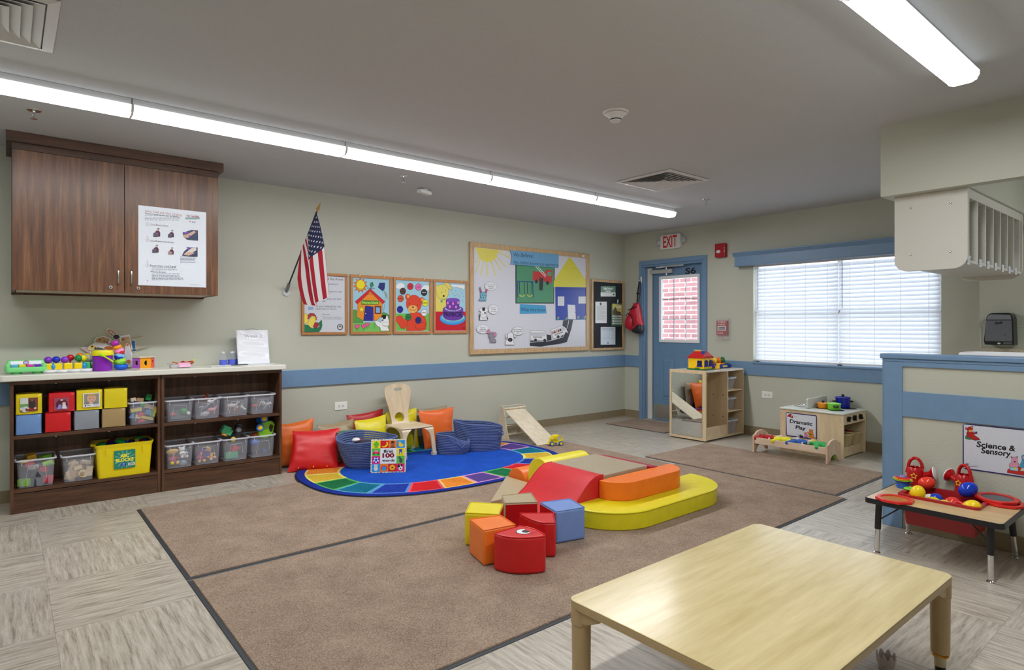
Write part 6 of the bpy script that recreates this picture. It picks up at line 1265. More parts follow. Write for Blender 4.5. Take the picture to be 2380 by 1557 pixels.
b = B(); b.ell((0, -0.08, 0.03), (0.03, 0.04, 0.02), C((226, 224, 226)), 12); b.ell((0.0, -0.05, 0.025), (0.02, 0.02, 0.02), C((190, 60, 60)), 10); b.ell((0, 0, -0.02), (0.08, 0.12, 0.04), C((40, 44, 60)), 14); b.build('fabric_toy', t)
# ---- book
t = thing('board_book', 'first 100 words board book leaning against the large navy basket', 'book', (0.9675, -4.3685, 0.0175)); ubk = Vector((1.053 - 0.882, -4.24 + 4.497, 0)); wbk = ubk.length; ubk.normalize(); nbk = Vector((ubk.y, -ubk.x, 0)); upb = (Vector((0, 0, 1)) - nbk * 0.16).normalized()
nf = ubk.cross(upb).normalized(); nf = nf if nf.dot(nbk) > 0 else -nf; hb = 0.292
def BK3(u, v, o): return ubk * (u - .5) * wbk + upb * v * hb + nf * o
b = B(); cr = rrect(0, 0, 1, 1, 0.04, 4); k = len(cr); v = [BK3(p[0], p[1], 0) for p in cr] + [BK3(p[0], p[1], -0.028) for p in cr]
b.add(v, [list(range(k)), list(range(k, 2 * k))[::-1]], C((240, 240, 240))); b.add(v, [(i, (i + 1) % k, k + (i + 1) % k, k + i) for i in range(k)], C((226, 226, 222))); b.build('pages', t)
A = Art(BK3(0, 0, 0.001), ubk * wbk, upb * hb, nf, rough=0.25); PALE_ = (240, 242, 240)
A.poly(cr, PALE_)
bord = [(226, 40, 50), (244, 220, 40), (60, 150, 220), (240, 240, 240), (90, 190, 70), (240, 240, 240)]
for k in range(26):
    f = k / 26
    for (x, y, w, h_) in ((f, 0.975, .028, .022), (f, 0.002, .028, .022), (0.002, f, .02, .028), (0.978, f, .02, .028)): A.rect(x, y, x + w, y + h_, bord[(k * 5 + int(x * 7)) % 6], same=k > 0)
xs = [0.035, 0.2625, 0.49, 0.7375, 0.965]; G = [(230, 220, 40), (214, 30, 44), (240, 120, 40), (40, 150, 220)]
def cell(i, j, c): A.rect(0.035 + i * .2325, 0.035 + (3 - j) * .2325, 0.035 + (i + 1) * .2325, 0.035 + (4 - j) * .2325, c); return 0.035 + (i + .5) * .2325, 0.035 + (3.5 - j) * .2325
x, y = cell(0, 0, (232, 222, 50)); A.circ(x, y, .075, (104, 190, 50)).line([(x, y + .07), (x + .01, y + .1)], .01, (90, 60, 30)); A.rect(x - .05, y - .1, x + .05, y - .09, BK)
x, y = cell(1, 0, (214, 32, 44)); A.poly([(x - .09, y - .06), (x, y - .055), (x + .06, y), (x + .05, y + .09), (x + .09, y + .06), (x + .1, y - .02), (x + .04, y - .09), (x - .04, y - .095)], (244, 222, 40))
x, y = cell(2, 0, (240, 124, 44)); A.circ(x, y + .03, .06, (150, 96, 70)).poly([(x - .07, y - .115), (x - .05, y - .04), (x + .05, y - .04), (x + .08, y - .115)], (130, 80, 60)).circ(x, y + .07, .05, (60, 40, 34), ry=.03)
x, y = cell(3, 0, (40, 156, 224)); A.circ(x + .01, y - .03, .07, (246, 206, 40), ry=.05).circ(x - .03, y + .04, .035, (246, 206, 40)).poly([(x - .09, y + .04), (x - .05, y + .055), (x - .05, y + .025)], (230, 100, 30)).circ(x - .035, y + .05, .006, BK)
x, y = cell(0, 1, (90, 196, 70)); A.poly([(x - .1, y - .05), (x - .1, y), (x - .06, y + .02), (x - .04, y + .07), (x + .04, y + .07), (x + .07, y + .02), (x + .1, y), (x + .1, y - .05)], (226, 60, 110)).rect(x - .04, y + .02, x + .05, y + .055, (190, 210, 224)).circ(x - .06, y - .05, .022, BK).circ(x + .06, y - .05, .022, BK)
x, y = cell(3, 1, (244, 222, 40)); A.poly([(x - .05, y + .08), (x + .05, y + .08), (x + .04, y + .01), (x + .05, y - .08), (x + .03, y - .08), (x + .02, y - .01), (x - .02, y - .01), (x - .03, y - .08), (x - .05, y - .08), (x - .04, y + .01)], (50, 80, 200))
x, y = cell(0, 2, (226, 40, 140)); A.circ(x, y, .085, (236, 238, 242)).circ(x, y, .035, (40, 70, 190)); [A.circ(x + .07 * math.cos(q), y + .07 * math.sin(q), .025, (40, 70, 190)) for q in (0.3, 1.56, 2.8, 4.1, 5.3)]
x, y = cell(3, 2, (90, 196, 70)); A.circ(x + .01, y - .03, .05, (84, 84, 92), ry=.075).circ(x - .03, y + .055, .035, (84, 84, 92)).poly([(x - .06, y + .07), (x - .05, y + .105), (x - .035, y + .08)], (84, 84, 92)).poly([(x - .02, y + .08), (x - .005, y + .105), (x, y + .07)], (84, 84, 92))
x, y = cell(0, 3, (40, 156, 224)); A.circ(x, y - .02, .06, (226, 226, 222), ry=.07).circ(x, y + .05, .045, (226, 226, 222)).circ(x - .035, y + .085, .02, (226, 226, 222)).circ(x + .035, y + .085, .02, (226, 226, 222)).circ(x, y + .045, .008, BK)
x, y = cell(1, 3, (240, 130, 44)); A.circ(x - .065, y - .01, .03, (226, 60, 70), ry=.045).circ(x + .065, y - .01, .03, (226, 60, 70), ry=.045).rect(x - .055, y - .08, x + .055, y + .03, (60, 150, 220)).rect(x - .06, y + .03, x + .06, y + .055, (220, 40, 50))
x, y = cell(2, 3, (216, 34, 48)); [A.circ(x + .055 * math.cos(q * PI / 4), y + .055 * math.sin(q * PI / 4), .03, (246, 190, 40)) for q in range(8)]; A.circ(x, y, .045, (240, 150, 30)).circ(x, y, .02, (60, 30, 20))
x, y = cell(3, 3, (226, 50, 110)); A.circ(x, y - .01, .06, (236, 236, 238), ry=.08).circ(x - .05, y + .04, .03, BK, ry=.045).circ(x + .03, y + .06, .03, BK).circ(x, y - .03, .018, BK).circ(x - .02, y + .02, .008, BK).circ(x + .03, y + .02, .008, BK)
A.rect(0.2675, 0.2675, 0.7325, 0.7325, (234, 236, 240)).text(0.5, 0.60, 'first', 0.075, BK, wid=.28, center=True, bold=.04).text(0.5, 0.455, '100', 0.11, (140, 24, 30), wid=.34, center=True, bold=.05).text(0.5, 0.335, 'words', 0.06, BK, wid=.36, center=True, bold=.04)
A.rect(.38, .695, .62, .70, (150, 120, 160)).circ(.5, .70, .012, (200, 60, 120)); A.build('cover_art', t)

# ================================================================= CHAIR
t = thing('toddler_chair', 'bent maple plywood chair with handle slot on the blue rug', 'chair', (0.37, -3.82, 0.0175)); PLY = wood('bent_maple_ply', (200, 178, 146), (226, 208, 180), 'z', 1.5, 0.35, 6, 0.01)
PLX = wood('bent_maple_ply_seat', (200, 178, 146), (226, 208, 180), 'y', 1.5, 0.35, 6, 0.01)
# seat shell with four legs bending down: grid in (u: back->front, v: side->side)
hx, hy_, sz = 0.185, 0.175, 0.288
def seatp(u, v):
    x = (u * 2 - 1); y = (v * 2 - 1); z = sz - 0.012 * (1 - y * y) * (1 - (x - .1) ** 2) + 0.006 * max(0, x - .7) * 0
    return Vector((x * hx, y * hy_, z))
b = B(); b.grid(seatp, 12, 12, PLX); b.build('seat', t, solid=0.014, bevel=0.0)
def leg(sx, sy):
    """curved corner leg: starts across the seat edge and sweeps down and outward, tapering"""
    b = B(); pts = []
    for k in range(13):
        s = k / 12
        if s < .35: q = s / .35; x = hx - 0.03 + 0.045 * math.sin(q * PI / 2); z = sz - 0.045 * (1 - math.cos(q * PI / 2))
        else: q = (s - .35) / .65; x = hx + 0.015 + 0.035 * q; z = sz - 0.045 - (sz - 0.045) * q
        w = 0.085 * (1 - min(1, s / .5)) ** 1.4 + 0.026
        yo = hy_ - 0.002 + 0.02 * max(0, s - .35)
        pts.append((x, z, w, yo))
    v = []; th = 0.013
    for x, z, w, yo in pts: v += [(sx * x, sy * yo, z), (sx * x, sy * (yo - w * 1.4), z), (sx * (x - th), sy * (yo - w * 1.4), z - .001), (sx * (x - th), sy * yo, z - 0.001)]
    f = []
    for k in range(12):
        a = 4 * k
        for i in range(4): f.append((a + i, a + (i + 1) % 4, a + 4 + (i + 1) % 4, a + 4 + i))
    f += [(0, 1, 2, 3), tuple(48 + i for i in (3, 2, 1, 0))]; b.add(v, f, PLY)
    # side sweep
    v = []
    for x, z, w, yo in pts:
        zz = min(z, sz); ys = yo + 0.006; v += [(sx * (x), sy * ys, zz), (sx * (x - w * 1.5), sy * ys, zz), (sx * (x - w * 1.5), sy * (ys - th), zz - .001), (sx * x, sy * (ys - th), zz - 0.001)]
    b.add(v, f, PLY); o = b.build('leg', t, bevel=0.003)
    b = B(); x, z, w, yo = pts[-1]; b.box(min(sx * (x + .002), sx * (x - 0.041)), min(sy * (yo + 0.008), sy * (yo - .038)), 0.0, max(sx * (x + .002), sx * (x - 0.041)), max(sy * (yo + 0.008), sy * (yo - .038)), 0.035, C((206, 196, 176), .4)); b.build('foot_cap', o, bevel=0.003)
for sx in (1, -1):
    for sy in (1, -1): leg(sx, sy)
# back: silhouette with slot and round hole, bent back slightly
def backx(z): s = (z - 0.28) / 0.42; return -hx + 0.035 * (1 - min(1, s * 4)) ** 2 - 0.055 * max(0, s) ** 1.3
prof = []
R = [(0.275, 0.128), (0.30, 0.10), (0.34, 0.098), (0.40, 0.106), (0.47, 0.122), (0.54, 0.142), (0.60, 0.154), (0.64, 0.152), (0.665, 0.136), (0.685, 0.105), (0.695, 0.06), (0.697, 0.0)]
outl = [(y, z) for z, y in R] + [(-y, z) for z, y in R[-2::-1]]
slot = [(0.045 * math.copysign(min(1, abs(math.cos(g)) * 1.3), math.cos(g)), 0.638 + 0.017 * math.sin(g)) for g in [2 * PI * i / 20 for i in range(20)]]
hole = [(0.055 * math.cos(g), 0.352 + 0.05 * math.sin(g) * (1.0 if math.sin(g) > 0 else .95)) for g in [2 * PI * i / 24 for i in range(24)]]
bmx = bmesh.new()
def loop(pts): vv = [bmx.verts.new((0, p[0], p[1])) for p in pts]; return [bmx.edges.new((vv[i], vv[(i + 1) % len(vv)])) for i in range(len(vv))]
es = loop(outl) + loop(slot) + loop(hole); bmesh.ops.triangle_fill(bmx, use_beauty=True, edges=es)
bmesh.ops.subdivide_edges(bmx, edges=[e for e in bmx.edges if abs(e.verts[0].co.z - e.verts[1].co.z) > 0.03], cuts=3)
bmx.verts.index_update(); b = B(); b.add([(backx(v.co.z), v.co.y, v.co.z) for v in bmx.verts], [[v.index for v in f.verts] for f in bmx.faces], PLY, False); bmx.free(); b.build('backrest', t, solid=0.014)

# ================================================================= SLIDE, ELEPHANT CAR
t = thing('wooden_slide', 'small birch ramp slide leaning on an A frame by the left wall', 'slide', (0.5, -2.35, 0)); ox_, oy_ = 0.5, -2.35
b = B(); y0, y1 = -2.503 - oy_, -2.205 - oy_
a0, a1 = Vector((0.305 - ox_, 0, 0.338)), Vector((0.878 - ox_, 0, 0.014)); dr = (a1 - a0).normalized(); nr = Vector((dr.z, 0, -dr.x)); nr = nr if nr.z > 0 else -nr
b.prism([(p.x, p.z) for p in (a0, a1, a1 - nr * 0.013, a0 - nr * 0.013)], y0, y1, PALE, 'y'); b.build('ramp_board', t, bevel=0.002)
for yy, nm_ in ((-2.515, 'side_frame'), (-2.19, 'side_frame')):
    b = B(); y = yy - oy_; b.prism([(0.15 - ox_, 0), (0.405 - ox_, 0), (0.375 - ox_, 0.06), (0.30 - ox_, 0.375), (0.255 - ox_, 0.375)], y - 0.006, y + 0.006, PALE, 'y'); b.build('side_frame', t, bevel=0.002)
b = B(); b.cyl((0.305 - ox_, y0 - .01, 0.352), (0.305 - ox_, y1 + .01, 0.352), 0.012, PALE, 12); b.build('top_rail', t)
b = B(); b.T = Matrix.Translation((0.262 - ox_, 0, 0.378)); b.prism([(-0.05, -0.008), (0.012, 0.0), (0.012, 0.008), (-0.05, 0.0)], y0 - 0.02, y1 - 0.01, PALE, 'y'); b.build('top_ledge', t, bevel=0.002)
for x, z in ((0.33, 0.26), (0.35, 0.16), (0.37, 0.06), (0.2, 0.1)): b = B(); b.cyl((x - ox_, y0 - .01, z), (x - ox_, y1 + .01, z), 0.008, PALE, 10); b.build('rung', t)
t = thing('elephant_car', 'yellow plastic elephant car with blue wheels at the foot of the slide', 'toy car', (0.985, -2.335, 0.009), 0.0); t.rotation_euler = (0, 0, math.atan2(0.087, 0.044)); YP = C((240, 218, 16), 0.28)
b = B(); pts = [(-0.088, 0.03), (-0.094, 0.022), (-0.086, 0.014), (-0.07, 0.02), (-0.066, 0.035), (-0.05, 0.032), (0.075, 0.032), (0.08, 0.05), (0.075, 0.08), (0.058, 0.105), (0.03, 0.118), (0.0, 0.118), (-0.02, 0.12), (-0.048, 0.108), (-0.068, 0.085), (-0.078, 0.055)]
bmx = bmesh.new()
def lp(pts): vv = [bmx.verts.new((p[0], 0, p[1])) for p in pts]; return [bmx.edges.new((vv[i], vv[(i + 1) % len(vv)])) for i in range(len(vv))]
win_ = [(0.038 + 0.022 * math.cos(g) + 0.008 * math.sin(g), 0.078 + 0.026 * math.sin(g) - 0.006 * math.cos(g)) for g in [2 * PI * i / 16 for i in range(16)]]
bmesh.ops.triangle_fill(bmx, use_beauty=True, edges=lp(pts) + lp(win_)); bmx.verts.index_update(); b.add([v.co.copy() for v in bmx.verts], [[v.index for v in f.verts] for f in bmx.faces], YP); bmx.free(); b.build('body', t, solid=0.036, bevel=0.004)
b = B()
for s in (-1, 1): b.ell((-0.008, s * 0.02, 0.088), (0.026, 0.008, 0.03), YP, 16); b.ell((-0.045, s * 0.019, 0.075), (0.018, 0.004, 0.018), YP, 12)
b.build('ears', t)
b = B()
for s in (-1, 1): b.cyl((-0.04, s * 0.018, 0.08), (-0.04, s * 0.026, 0.08), 0.007, C((226, 226, 226)), 12)
b.build('eyes', t)
b = B(); b.box(-0.045, -0.016, 0.012, 0.05, 0.016, 0.034, C((206, 208, 212))); b.build('chassis', t)
A = Art((-0.02, -0.0165, 0.013), (0.036, 0, 0), (0, 0, 0.02), (0, -1, 0)); A.rect(0, 0, 1, 1, (226, 226, 226)).rect(.2, .1, .8, .9, (60, 60, 66)); A.build('side_label', t)
for x in (-0.05, 0.052):
    for s in (-1, 1): wheel(t, (x, s * 0.03, 0.026), 0.026, 0.022, (0, s, 0), C((58, 96, 186), .35), C((244, 216, 20), .3))

# ================================================================= FOAM CLIMBER
def foam(name, label, loc, pts=None, z0=0, z1=0, rgb=(0, 0, 0), fn=None, rz=0.0, bevel=0.012, axis='z', extra=None, grp='foam climbing pieces on the brown mats'):
    t = thing(name, label, 'foam block', loc, rz, grp); m = vinyl(rgb)
    b = B(); b.prism(pts, z0, z1, m, axis, smooth=True); o = b.build('cover', t, bevel=bevel, seg=3)
    return t, m
zb = 0.009
t, m = foam('foam_platform', 'square tan foam platform in the middle of the climbing set', (2.70, -3.52, zb), [(-0.265, -0.245), (0.27, -0.245), (0.27, 0.24), (-0.265, 0.24)], 0, 0.268, (168, 154, 130), bevel=0.006)
# red wave ramp facing the fish
pr = [(-3.765, 0.0), (-3.765, 0.272), (-3.80, 0.274), (-3.85, 0.268), (-3.90, 0.244), (-3.95, 0.205), (-4.0, 0.158), (-4.04, 0.124), (-4.09, 0.094), (-4.14, 0.07), (-4.20, 0.05), (-4.215, 0.045), (-4.215, 0.0)]
t, m = foam('foam_ramp', 'red wave shaped foam ramp sloping down towards the fish seats', (2.705, -3.765, zb), [(p[0] + 3.765, p[1]) for p in pr], -0.265, 0.265, (206, 36, 46), axis='x', bevel=0.005)
b = B()
for x in (0.262, -0.262): b.tube([(x, p[0] + 3.765, p[1]) for p in pr[1:-1]], 0.004, m, 6)
b.build('piping', t)
# yellow arch and orange arch at the left of the platform
def archp(w, h, n=10): return [(-w, 0)] + [(-w * math.cos(PI * i / n) if True else 0, h - w * (1 - math.sin(PI * i / n)) if h > w else h * math.sin(PI * i / n)) for i in range(n + 1)] + [(w, 0)]
t, m = foam('foam_arch', 'tall yellow foam bolster with a rounded top behind the red ramp', (2.295, -3.52, zb), archp(0.128, 0.275), -0.245, 0.245, (222, 208, 30), axis='y', bevel=0.006)
t, m = foam('foam_arch', 'low orange foam bolster left of the tall yellow one', (2.045, -3.53, zb), archp(0.118, 0.155), -0.25, 0.24, (234, 116, 36), axis='y', bevel=0.006)
t, m = foam('foam_ramp', 'tan triangular foam pad in the corner between orange bolster and fish', (2.25, -3.99, zb), [(-0.32, 0.19), (0.18, 0.19), (0.18, -0.36)], 0, 0.075, (178, 160, 128), bevel=0.008)
def dshape(x0, x1, y0, y1, r, n=12):
    pts = [(x0, y0), (x0, y1)] ; 
    for i in range(n + 1): g_ = PI / 2 - PI / 2 * i / n; pts.append((x1 - r * 1.0 + r * math.cos(g_) if True else 0, y1 - r + r * math.sin(g_)))
    for i in range(n + 1): g_ = -PI / 2 * i / n; pts.append((x1 - r + r * math.cos(g_), y0 + r + r * math.sin(g_)))
    return [(p[0], p[1]) for p in pts][::-1]
t, m = foam('foam_step', 'low yellow half oval foam step on the right side of the climber', (3.15, -3.4, zb), dshape(-0.195, 0.205, -0.70, 0.695, 0.36), 0, 0.118, (220, 208, 24), bevel=0.008)
b = B(); q = dshape(-0.195, 0.206, -0.701, 0.696, 0.361); b.tube([(p[0], p[1], 0.112) for p in q], 0.004, m, 6, closed=True); b.build('piping', t)
t, m = foam('foam_step', 'orange half oval foam step stacked on the yellow one', (3.06, -3.42, zb + 0.118), dshape(-0.085, 0.105, -0.40, 0.40, 0.185), 0, 0.127, (238, 118, 26), bevel=0.008)
t, m = foam('foam_ramp', 'dark red foam ramp on the far side, peeking out behind the platform', (2.74, -2.98, zb), [(-0.285, 0.0), (-0.285, 0.262), (-0.20, 0.25), (-0.08, 0.16), (0.1, 0.06), (0.26, 0.03), (0.26, 0.0)], -0.27, 0.245, (176, 30, 60), axis='x', bevel=0.005)

# ================================================================= FISH SEATS
def seat(label, pts, h, rgb, inner=None):
    cx = sum(p[0] for p in pts) / len(pts); cy = sum(p[1] for p in pts) / len(pts)
    t = thing('foam_stool', label, 'foam seat', (cx, cy, zb), 0, 'foam caterpillar seats with an eye'); m = vinyl(rgb)
    q = [(p[0] - cx, p[1] - cy) for p in pts]; b = B(); b.prism(q, 0, h, m, smooth=True); b.build('cover', t, bevel=0.016, seg=4)
    b = B(); b.tube([(p[0] * 0.955, p[1] * 0.955, h - 0.001) for p in q], 0.0035, m, 6, closed=True); b.build('piping', t)
    if inner:
        a, c = Vector(q[inner[0]]), Vector(q[inner[1]]); u = (c - a).normalized(); n_ = Vector((u.y, -u.x)); n_ = n_ if n_.dot((a + c) / 2) > 0 else -n_
        a = a + u * 0.008 + n_ * 0.0012; c = c - u * 0.008 + n_ * 0.0012; b = B(); b.add([(a.x, a.y, 0.01), (c.x, c.y, 0.01), (c.x, c.y, h - 0.01), (a.x, a.y, h - 0.01)], [(0, 1, 2, 3)], vinyl((190, 18, 26))); b.build('inner_panel', t, solid=0.002)
    return t, cx, cy
hs = 0.196
def arc3(a, b_, c, n=8): return [((1 - s) ** 2 * a[0] + 2 * s * (1 - s) * b_[0] + s * s * c[0], (1 - s) ** 2 * a[1] + 2 * s * (1 - s) * b_[1] + s * s * c[1]) for s in [i / n for i in range(n + 1)]]
t, cx, cy = seat('nearest red foam seat with the eye printed on top', arc3((3.255, -4.965), (3.415, -4.955), (3.468, -4.775)) + arc3((3.45, -4.76), (3.34, -4.72), (3.245, -4.77))[0:], hs, (204, 26, 28))
A = Art((3.30 - cx, -4.87 - cy, hs + 0.0008), (0.075, -0.025, 0), (0.025, 0.075, 0), (0, 0, 1)); cpts = []
A = Art((3.297 - cx, -4.863 - cy, hs + 0.001), (0.085, 0.0, 0), (0, 0.085, 0), (0, 0, 1))
def crescent(k, dx=0, dy=0): return [(0.5 + k * 0.5 * math.cos(g), 0.5 + k * 0.5 * math.sin(g)) for g in [math.radians(200 + 170 * i / 12) for i in range(13)]] + [(0.5 + k * (0.5 - .42 * math.sin(PI * i / 10)) * math.cos(g) if 0 else 0.5 + k * 0.12 * math.cos(g), 0.5 + k * 0.12 * math.sin(g)) for i, g in enumerate([math.radians(370 - 170 * i / 10) for i in range(11)])]
A.circ(.5, .5, .5, BK).circ(.5, .5, .45, (228, 228, 230)).circ(.58, .62, .26, (24, 24, 28)).poly([(0.1, 0.98), (0.35, 0.72), (0.62, 0.86), (0.98, 0.62), (1.1, 1.1), (.5, 1.2)], (204, 26, 28)); A.build('eye_print', t)
seat('orange foam seat behind the eye seat, left side of the ring', [(2.975, -4.925), (3.19, -4.98), (3.225, -4.775), (3.03, -4.73)], hs, (236, 122, 40))
seat('yellow foam seat at the left end of the ring', [(2.862, -4.875), (3.018, -4.735), (2.868, -4.58), (2.695, -4.716)], hs, (224, 208, 28), inner=(1, 2))
seat('tan foam seat at the back of the ring against the ramp', [(2.705, -4.47), (2.86, -4.568), (2.978, -4.387), (2.782, -4.27)], hs, (176, 158, 126), inner=(1, 2))
seat('light blue foam seat at the back right of the ring', [(2.985, -4.382), (3.195, -4.44), (3.243, -4.235), (3.046, -4.17)], hs, (116, 146, 206), inner=(0, 1))
seat('plain red foam seat in the middle right of the ring', arc3((3.068, -4.625), (3.2, -4.665), (3.30, -4.64)) + [(3.346, -4.585), (3.20, -4.458)], hs, (202, 24, 30))
# ================================================================= MIRROR CABINET
t = thing('mirror_cabinet', 'maple toddler cabinet with a mirror side and three tote cubbies', 'cabinet', (1.674, -0.482, 0)); X0, X1, Y0, Y1, ZT = -0.246, 0.246, -0.404, 0.404, 0.808
b = B(); b.box(X0, Y0, 0.012, X1, Y0 + 0.02, ZT - 0.0, MAPLE); mp = b.build('mirror_panel', t, bevel=0.002)
b = B(); MIR = mat('mirror_glass', (220, 226, 226), 0.015, 1.0, bs=2, var=0.005); b.box(X0 + 0.035, Y0 - 0.0015, 0.05, X1 - 0.05, Y0, ZT - 0.04, MIR); b.build('mirror', mp)
b = B(); b.box(X0 + 0.031, Y0 - 0.003, 0.046, X0 + 0.035, Y0, ZT - 0.036, METAL); b.box(X1 - 0.05, Y0 - 0.003, 0.046, X1 - 0.046, Y0, ZT - 0.036, METAL); b.box(X0 + 0.031, Y0 - 0.003, 0.046, X1 - 0.046, Y0, 0.05, METAL); b.box(X0 + 0.031, Y0 - 0.003, ZT - 0.04, X1 - 0.046, Y0, ZT - 0.036, METAL); b.build('mirror_edging', mp)
b = B(); b.box(X0, Y1 - 0.018, 0.012, X1, Y1, ZT, MAPLE); b.build('end_panel', t, bevel=0.002)
b = B(); b.box(X0, Y0 + 0.02, 0.012, X0 + 0.012, Y1 - 0.018, ZT - 0.018, MAPLE); b.build('back_panel', t)
b = B(); b.box(X0 + .002, Y0 + 0.02, ZT - 0.022, X1 - .004, Y1 - 0.018, ZT - 0.004, wood('cabinet_top_laminate', (214, 204, 190), (232, 226, 216), 'x', 1, .2, 6, 0)); b.build('top', t, bevel=0.002)
b = B(); b.box(X0, Y0 + 0.02, 0.018, X1 - 0.004, Y1 - 0.018, 0.036, MAPLE_X); b.build('bottom', t)
yd = Y0 + 0.452
b = B(); b.box(X0 + 0.012, yd, 0.036, X1 - 0.004, yd + 0.016, ZT - 0.022, MAPLE); b.build('divider', t, bevel=0.001)
for z in (0.30, 0.545): b = B(); b.box(X0 + 0.012, yd + 0.016, z, X1 - 0.01, Y1 - 0.018, z + 0.016, MAPLE_X); b.build('cubby_shelf', t, bevel=0.001)
b = B(); b.box(X1 - 0.03, Y0 + 0.02, 0.036, X1 - 0.012, yd, 0.16, MAPLE_X); b.build('lower_board', t)
b = B()
for z in (0.25, 0.5): b.cyl((X0 + 0.3, yd - 0.002, z), (X0 + 0.3, yd - 0.007, z), 0.006, BLACK, 10)
for z in (0.25, 0.5): b.cyl((X1 - 0.06, yd - 0.002, z), (X1 - 0.06, yd - 0.005, z), 0.006, BLACK, 10)
b.build('cap_screws', t)
b = B(); c = (X1 - 0.12, Y0 + 0.22, ZT - 0.022)
b.cyl(c, (c[0], c[1], c[2] - 0.03), 0.004, CHROME, 8)
for a in range(3):
    g_ = a * 2.094 + .4; b.tube([(c[0], c[1], c[2] - 0.03), (c[0] + 0.02 * math.cos(g_), c[1] + 0.02 * math.sin(g_), c[2] - 0.06), (c[0] + 0.04 * math.cos(g_), c[1] + 0.04 * math.sin(g_), c[2] - 0.05), (c[0] + 0.045 * math.cos(g_), c[1] + 0.045 * math.sin(g_), c[2] - 0.035)], 0.003, CHROME, 6)
b.build('coat_hook', t)
for z, nm_ in ((0.037, 'clear tote in the bottom cubby of the mirror cabinet'), (0.317, 'clear tote in the middle cubby of the mirror cabinet'), (0.562, 'clear tote in the top cubby of the mirror cabinet')):
    q = thing('tote_tray', nm_, 'tote', (1.674 + 0.05, -0.482 + yd + 0.155, z), 0, 'clear totes in the mirror cabinet'); w = 0.125; hz = 0.15; x0, x1 = -0.24, 0.15 if z > .1 else 0.175
    hz = 0.14 if z > .1 else 0.16
    b = B(); o = rrect(x0 + .02, -w + .02, x1 - .03, w - .02, .02, 4); u = rrect(x0 + .01, -w + .008, x1 - .01, w - .008, .02, 4); k = len(o)
    b.add([(p[0], p[1], 0.001) for p in o] + [(p[0], p[1], hz) for p in u], [list(range(k))[::-1]] + [(i, (i + 1) % k, k + (i + 1) % k, k + i) for i in range(k)], BINP); b.build('tray_body', q)
    b = B(); r = rrect(x0, -w - .0, x1, w + .0, .02, 4); b.add([(p[0], p[1], hz) for p in u] + [(p[0], p[1], hz + .002) for p in r] + [(p[0], p[1], hz - .014) for p in r], [(i, (i + 1) % k, k + (i + 1) % k, k + i) for i in range(k)] + [(k + i, k + (i + 1) % k, 2 * k + (i + 1) % k, 2 * k + i) for i in range(k)], BINR); b.box(x1 - .002, -0.05, hz - 0.012, x1 + 0.02, 0.05, hz + 0.0, BINR)
    b.build('rim', q, solid=0.002)
# play house
t = thing('toy_house', 'yellow toy house with a red roof on the mirror cabinet', 'toy house', (1.705, -0.662, ZT)); HY = C((252, 200, 10), .3); HR = C((190, 28, 28), .3); HG = C((16, 110, 40), .35); HB = C((24, 34, 150), .3)
b = B(); b.box(-0.125, -0.10, 0, 0.118, 0.10, 0.011, HG)
for x in (0.0, 0.03): b.prism([(x - 0.02, 0.011), (x, 0.03), (x + 0.02, 0.011)], -0.1, -0.094, HG, 'y')
b.build('base', t, bevel=0.003)
b = B(); b.box(-0.11, -0.088, 0.011, 0.10, 0.088, 0.135, HY); b.prism([(-0.088, 0.13), (-0.04, 0.165), (0.0, 0.14), (0.04, 0.165), (0.088, 0.13)], 0.06, 0.101, HY, 'x'); b.build('walls', t, bevel=0.004)
b = B(); b.frus((-0.125, -0.103, 0.113, 0.103), 0.135, (-0.125, -0.103, 0.113, 0.103), 0.142, HR); b.frus((-0.122, -0.1, 0.11, 0.1), 0.142, (-0.07, -0.028, 0.06, 0.05), 0.212, HR)
for s in (-1, 1): b.tube([(0.112, s * 0.046 + 0.04 * math.cos(g), 0.137 + 0.026 * math.sin(g)) for g in [PI * i / 8 for i in range(9)]], 0.006, HR, 6)
rf = b.build('roof', t, bevel=0.003)
b = B(); b.box(0.045, -0.058, 0.16, 0.08, -0.018, 0.222, C((40, 70, 160), .3)); b.build('chimney', t, bevel=0.003)
b = B(); b.box(-0.068, -0.03, 0.212, 0.03, 0.04, 0.222, HY); b.build('ridge_handle', t, bevel=0.004)
def hwin(T, arch):
    b = B(); b.T = T; w, h = 0.032, 0.075
    o = [(-w, 0), (w, 0)] + ([(w * math.cos(g), h - w + w * math.sin(g)) for g in [PI * i / 8 for i in range(9)]] if arch else [(w, h * .9), (-w, h * .9)])
    b.prism(o, -0.004, 0.0, HB, 'y'); i2 = [(p[0] * .8, p[1] * .84 + 0.007) for p in o]; b.prism(i2, -0.0048, -0.0035, C((10, 10, 26), .3), 'y')
    hh = h * .9; b.box(-0.002, -0.0062, 0.006, 0.002, -0.0045, hh, C((40, 70, 220), .3)); b.box(-w * .8, -0.0062, hh * .45, w * .8, -0.0045, hh * .45 + 0.004, C((40, 70, 220), .3)); b.box(-w - .006, -0.01, -0.004, w + .006, 0.0, 0.008, HB); b.build('toy_window', t)
hwin(Matrix.Translation((0.045, -0.088, 0.04)), False)
for y in (-0.042, 0.046): hwin(Matrix.Translation((0.102, y, 0.042)) @ Matrix.Rotation(PI / 2, 4, 'Z'), True)
t = thing('popup_toy', 'blue pop up toy with four coloured eggs behind the toy house', 'pop up toy', (1.705, -0.28, ZT))
b = B(); b.box(-0.06, -0.20, 0, 0.055, 0.20, 0.045, C((26, 36, 150), .3)); b.build('base', t, bevel=0.01, seg=3)
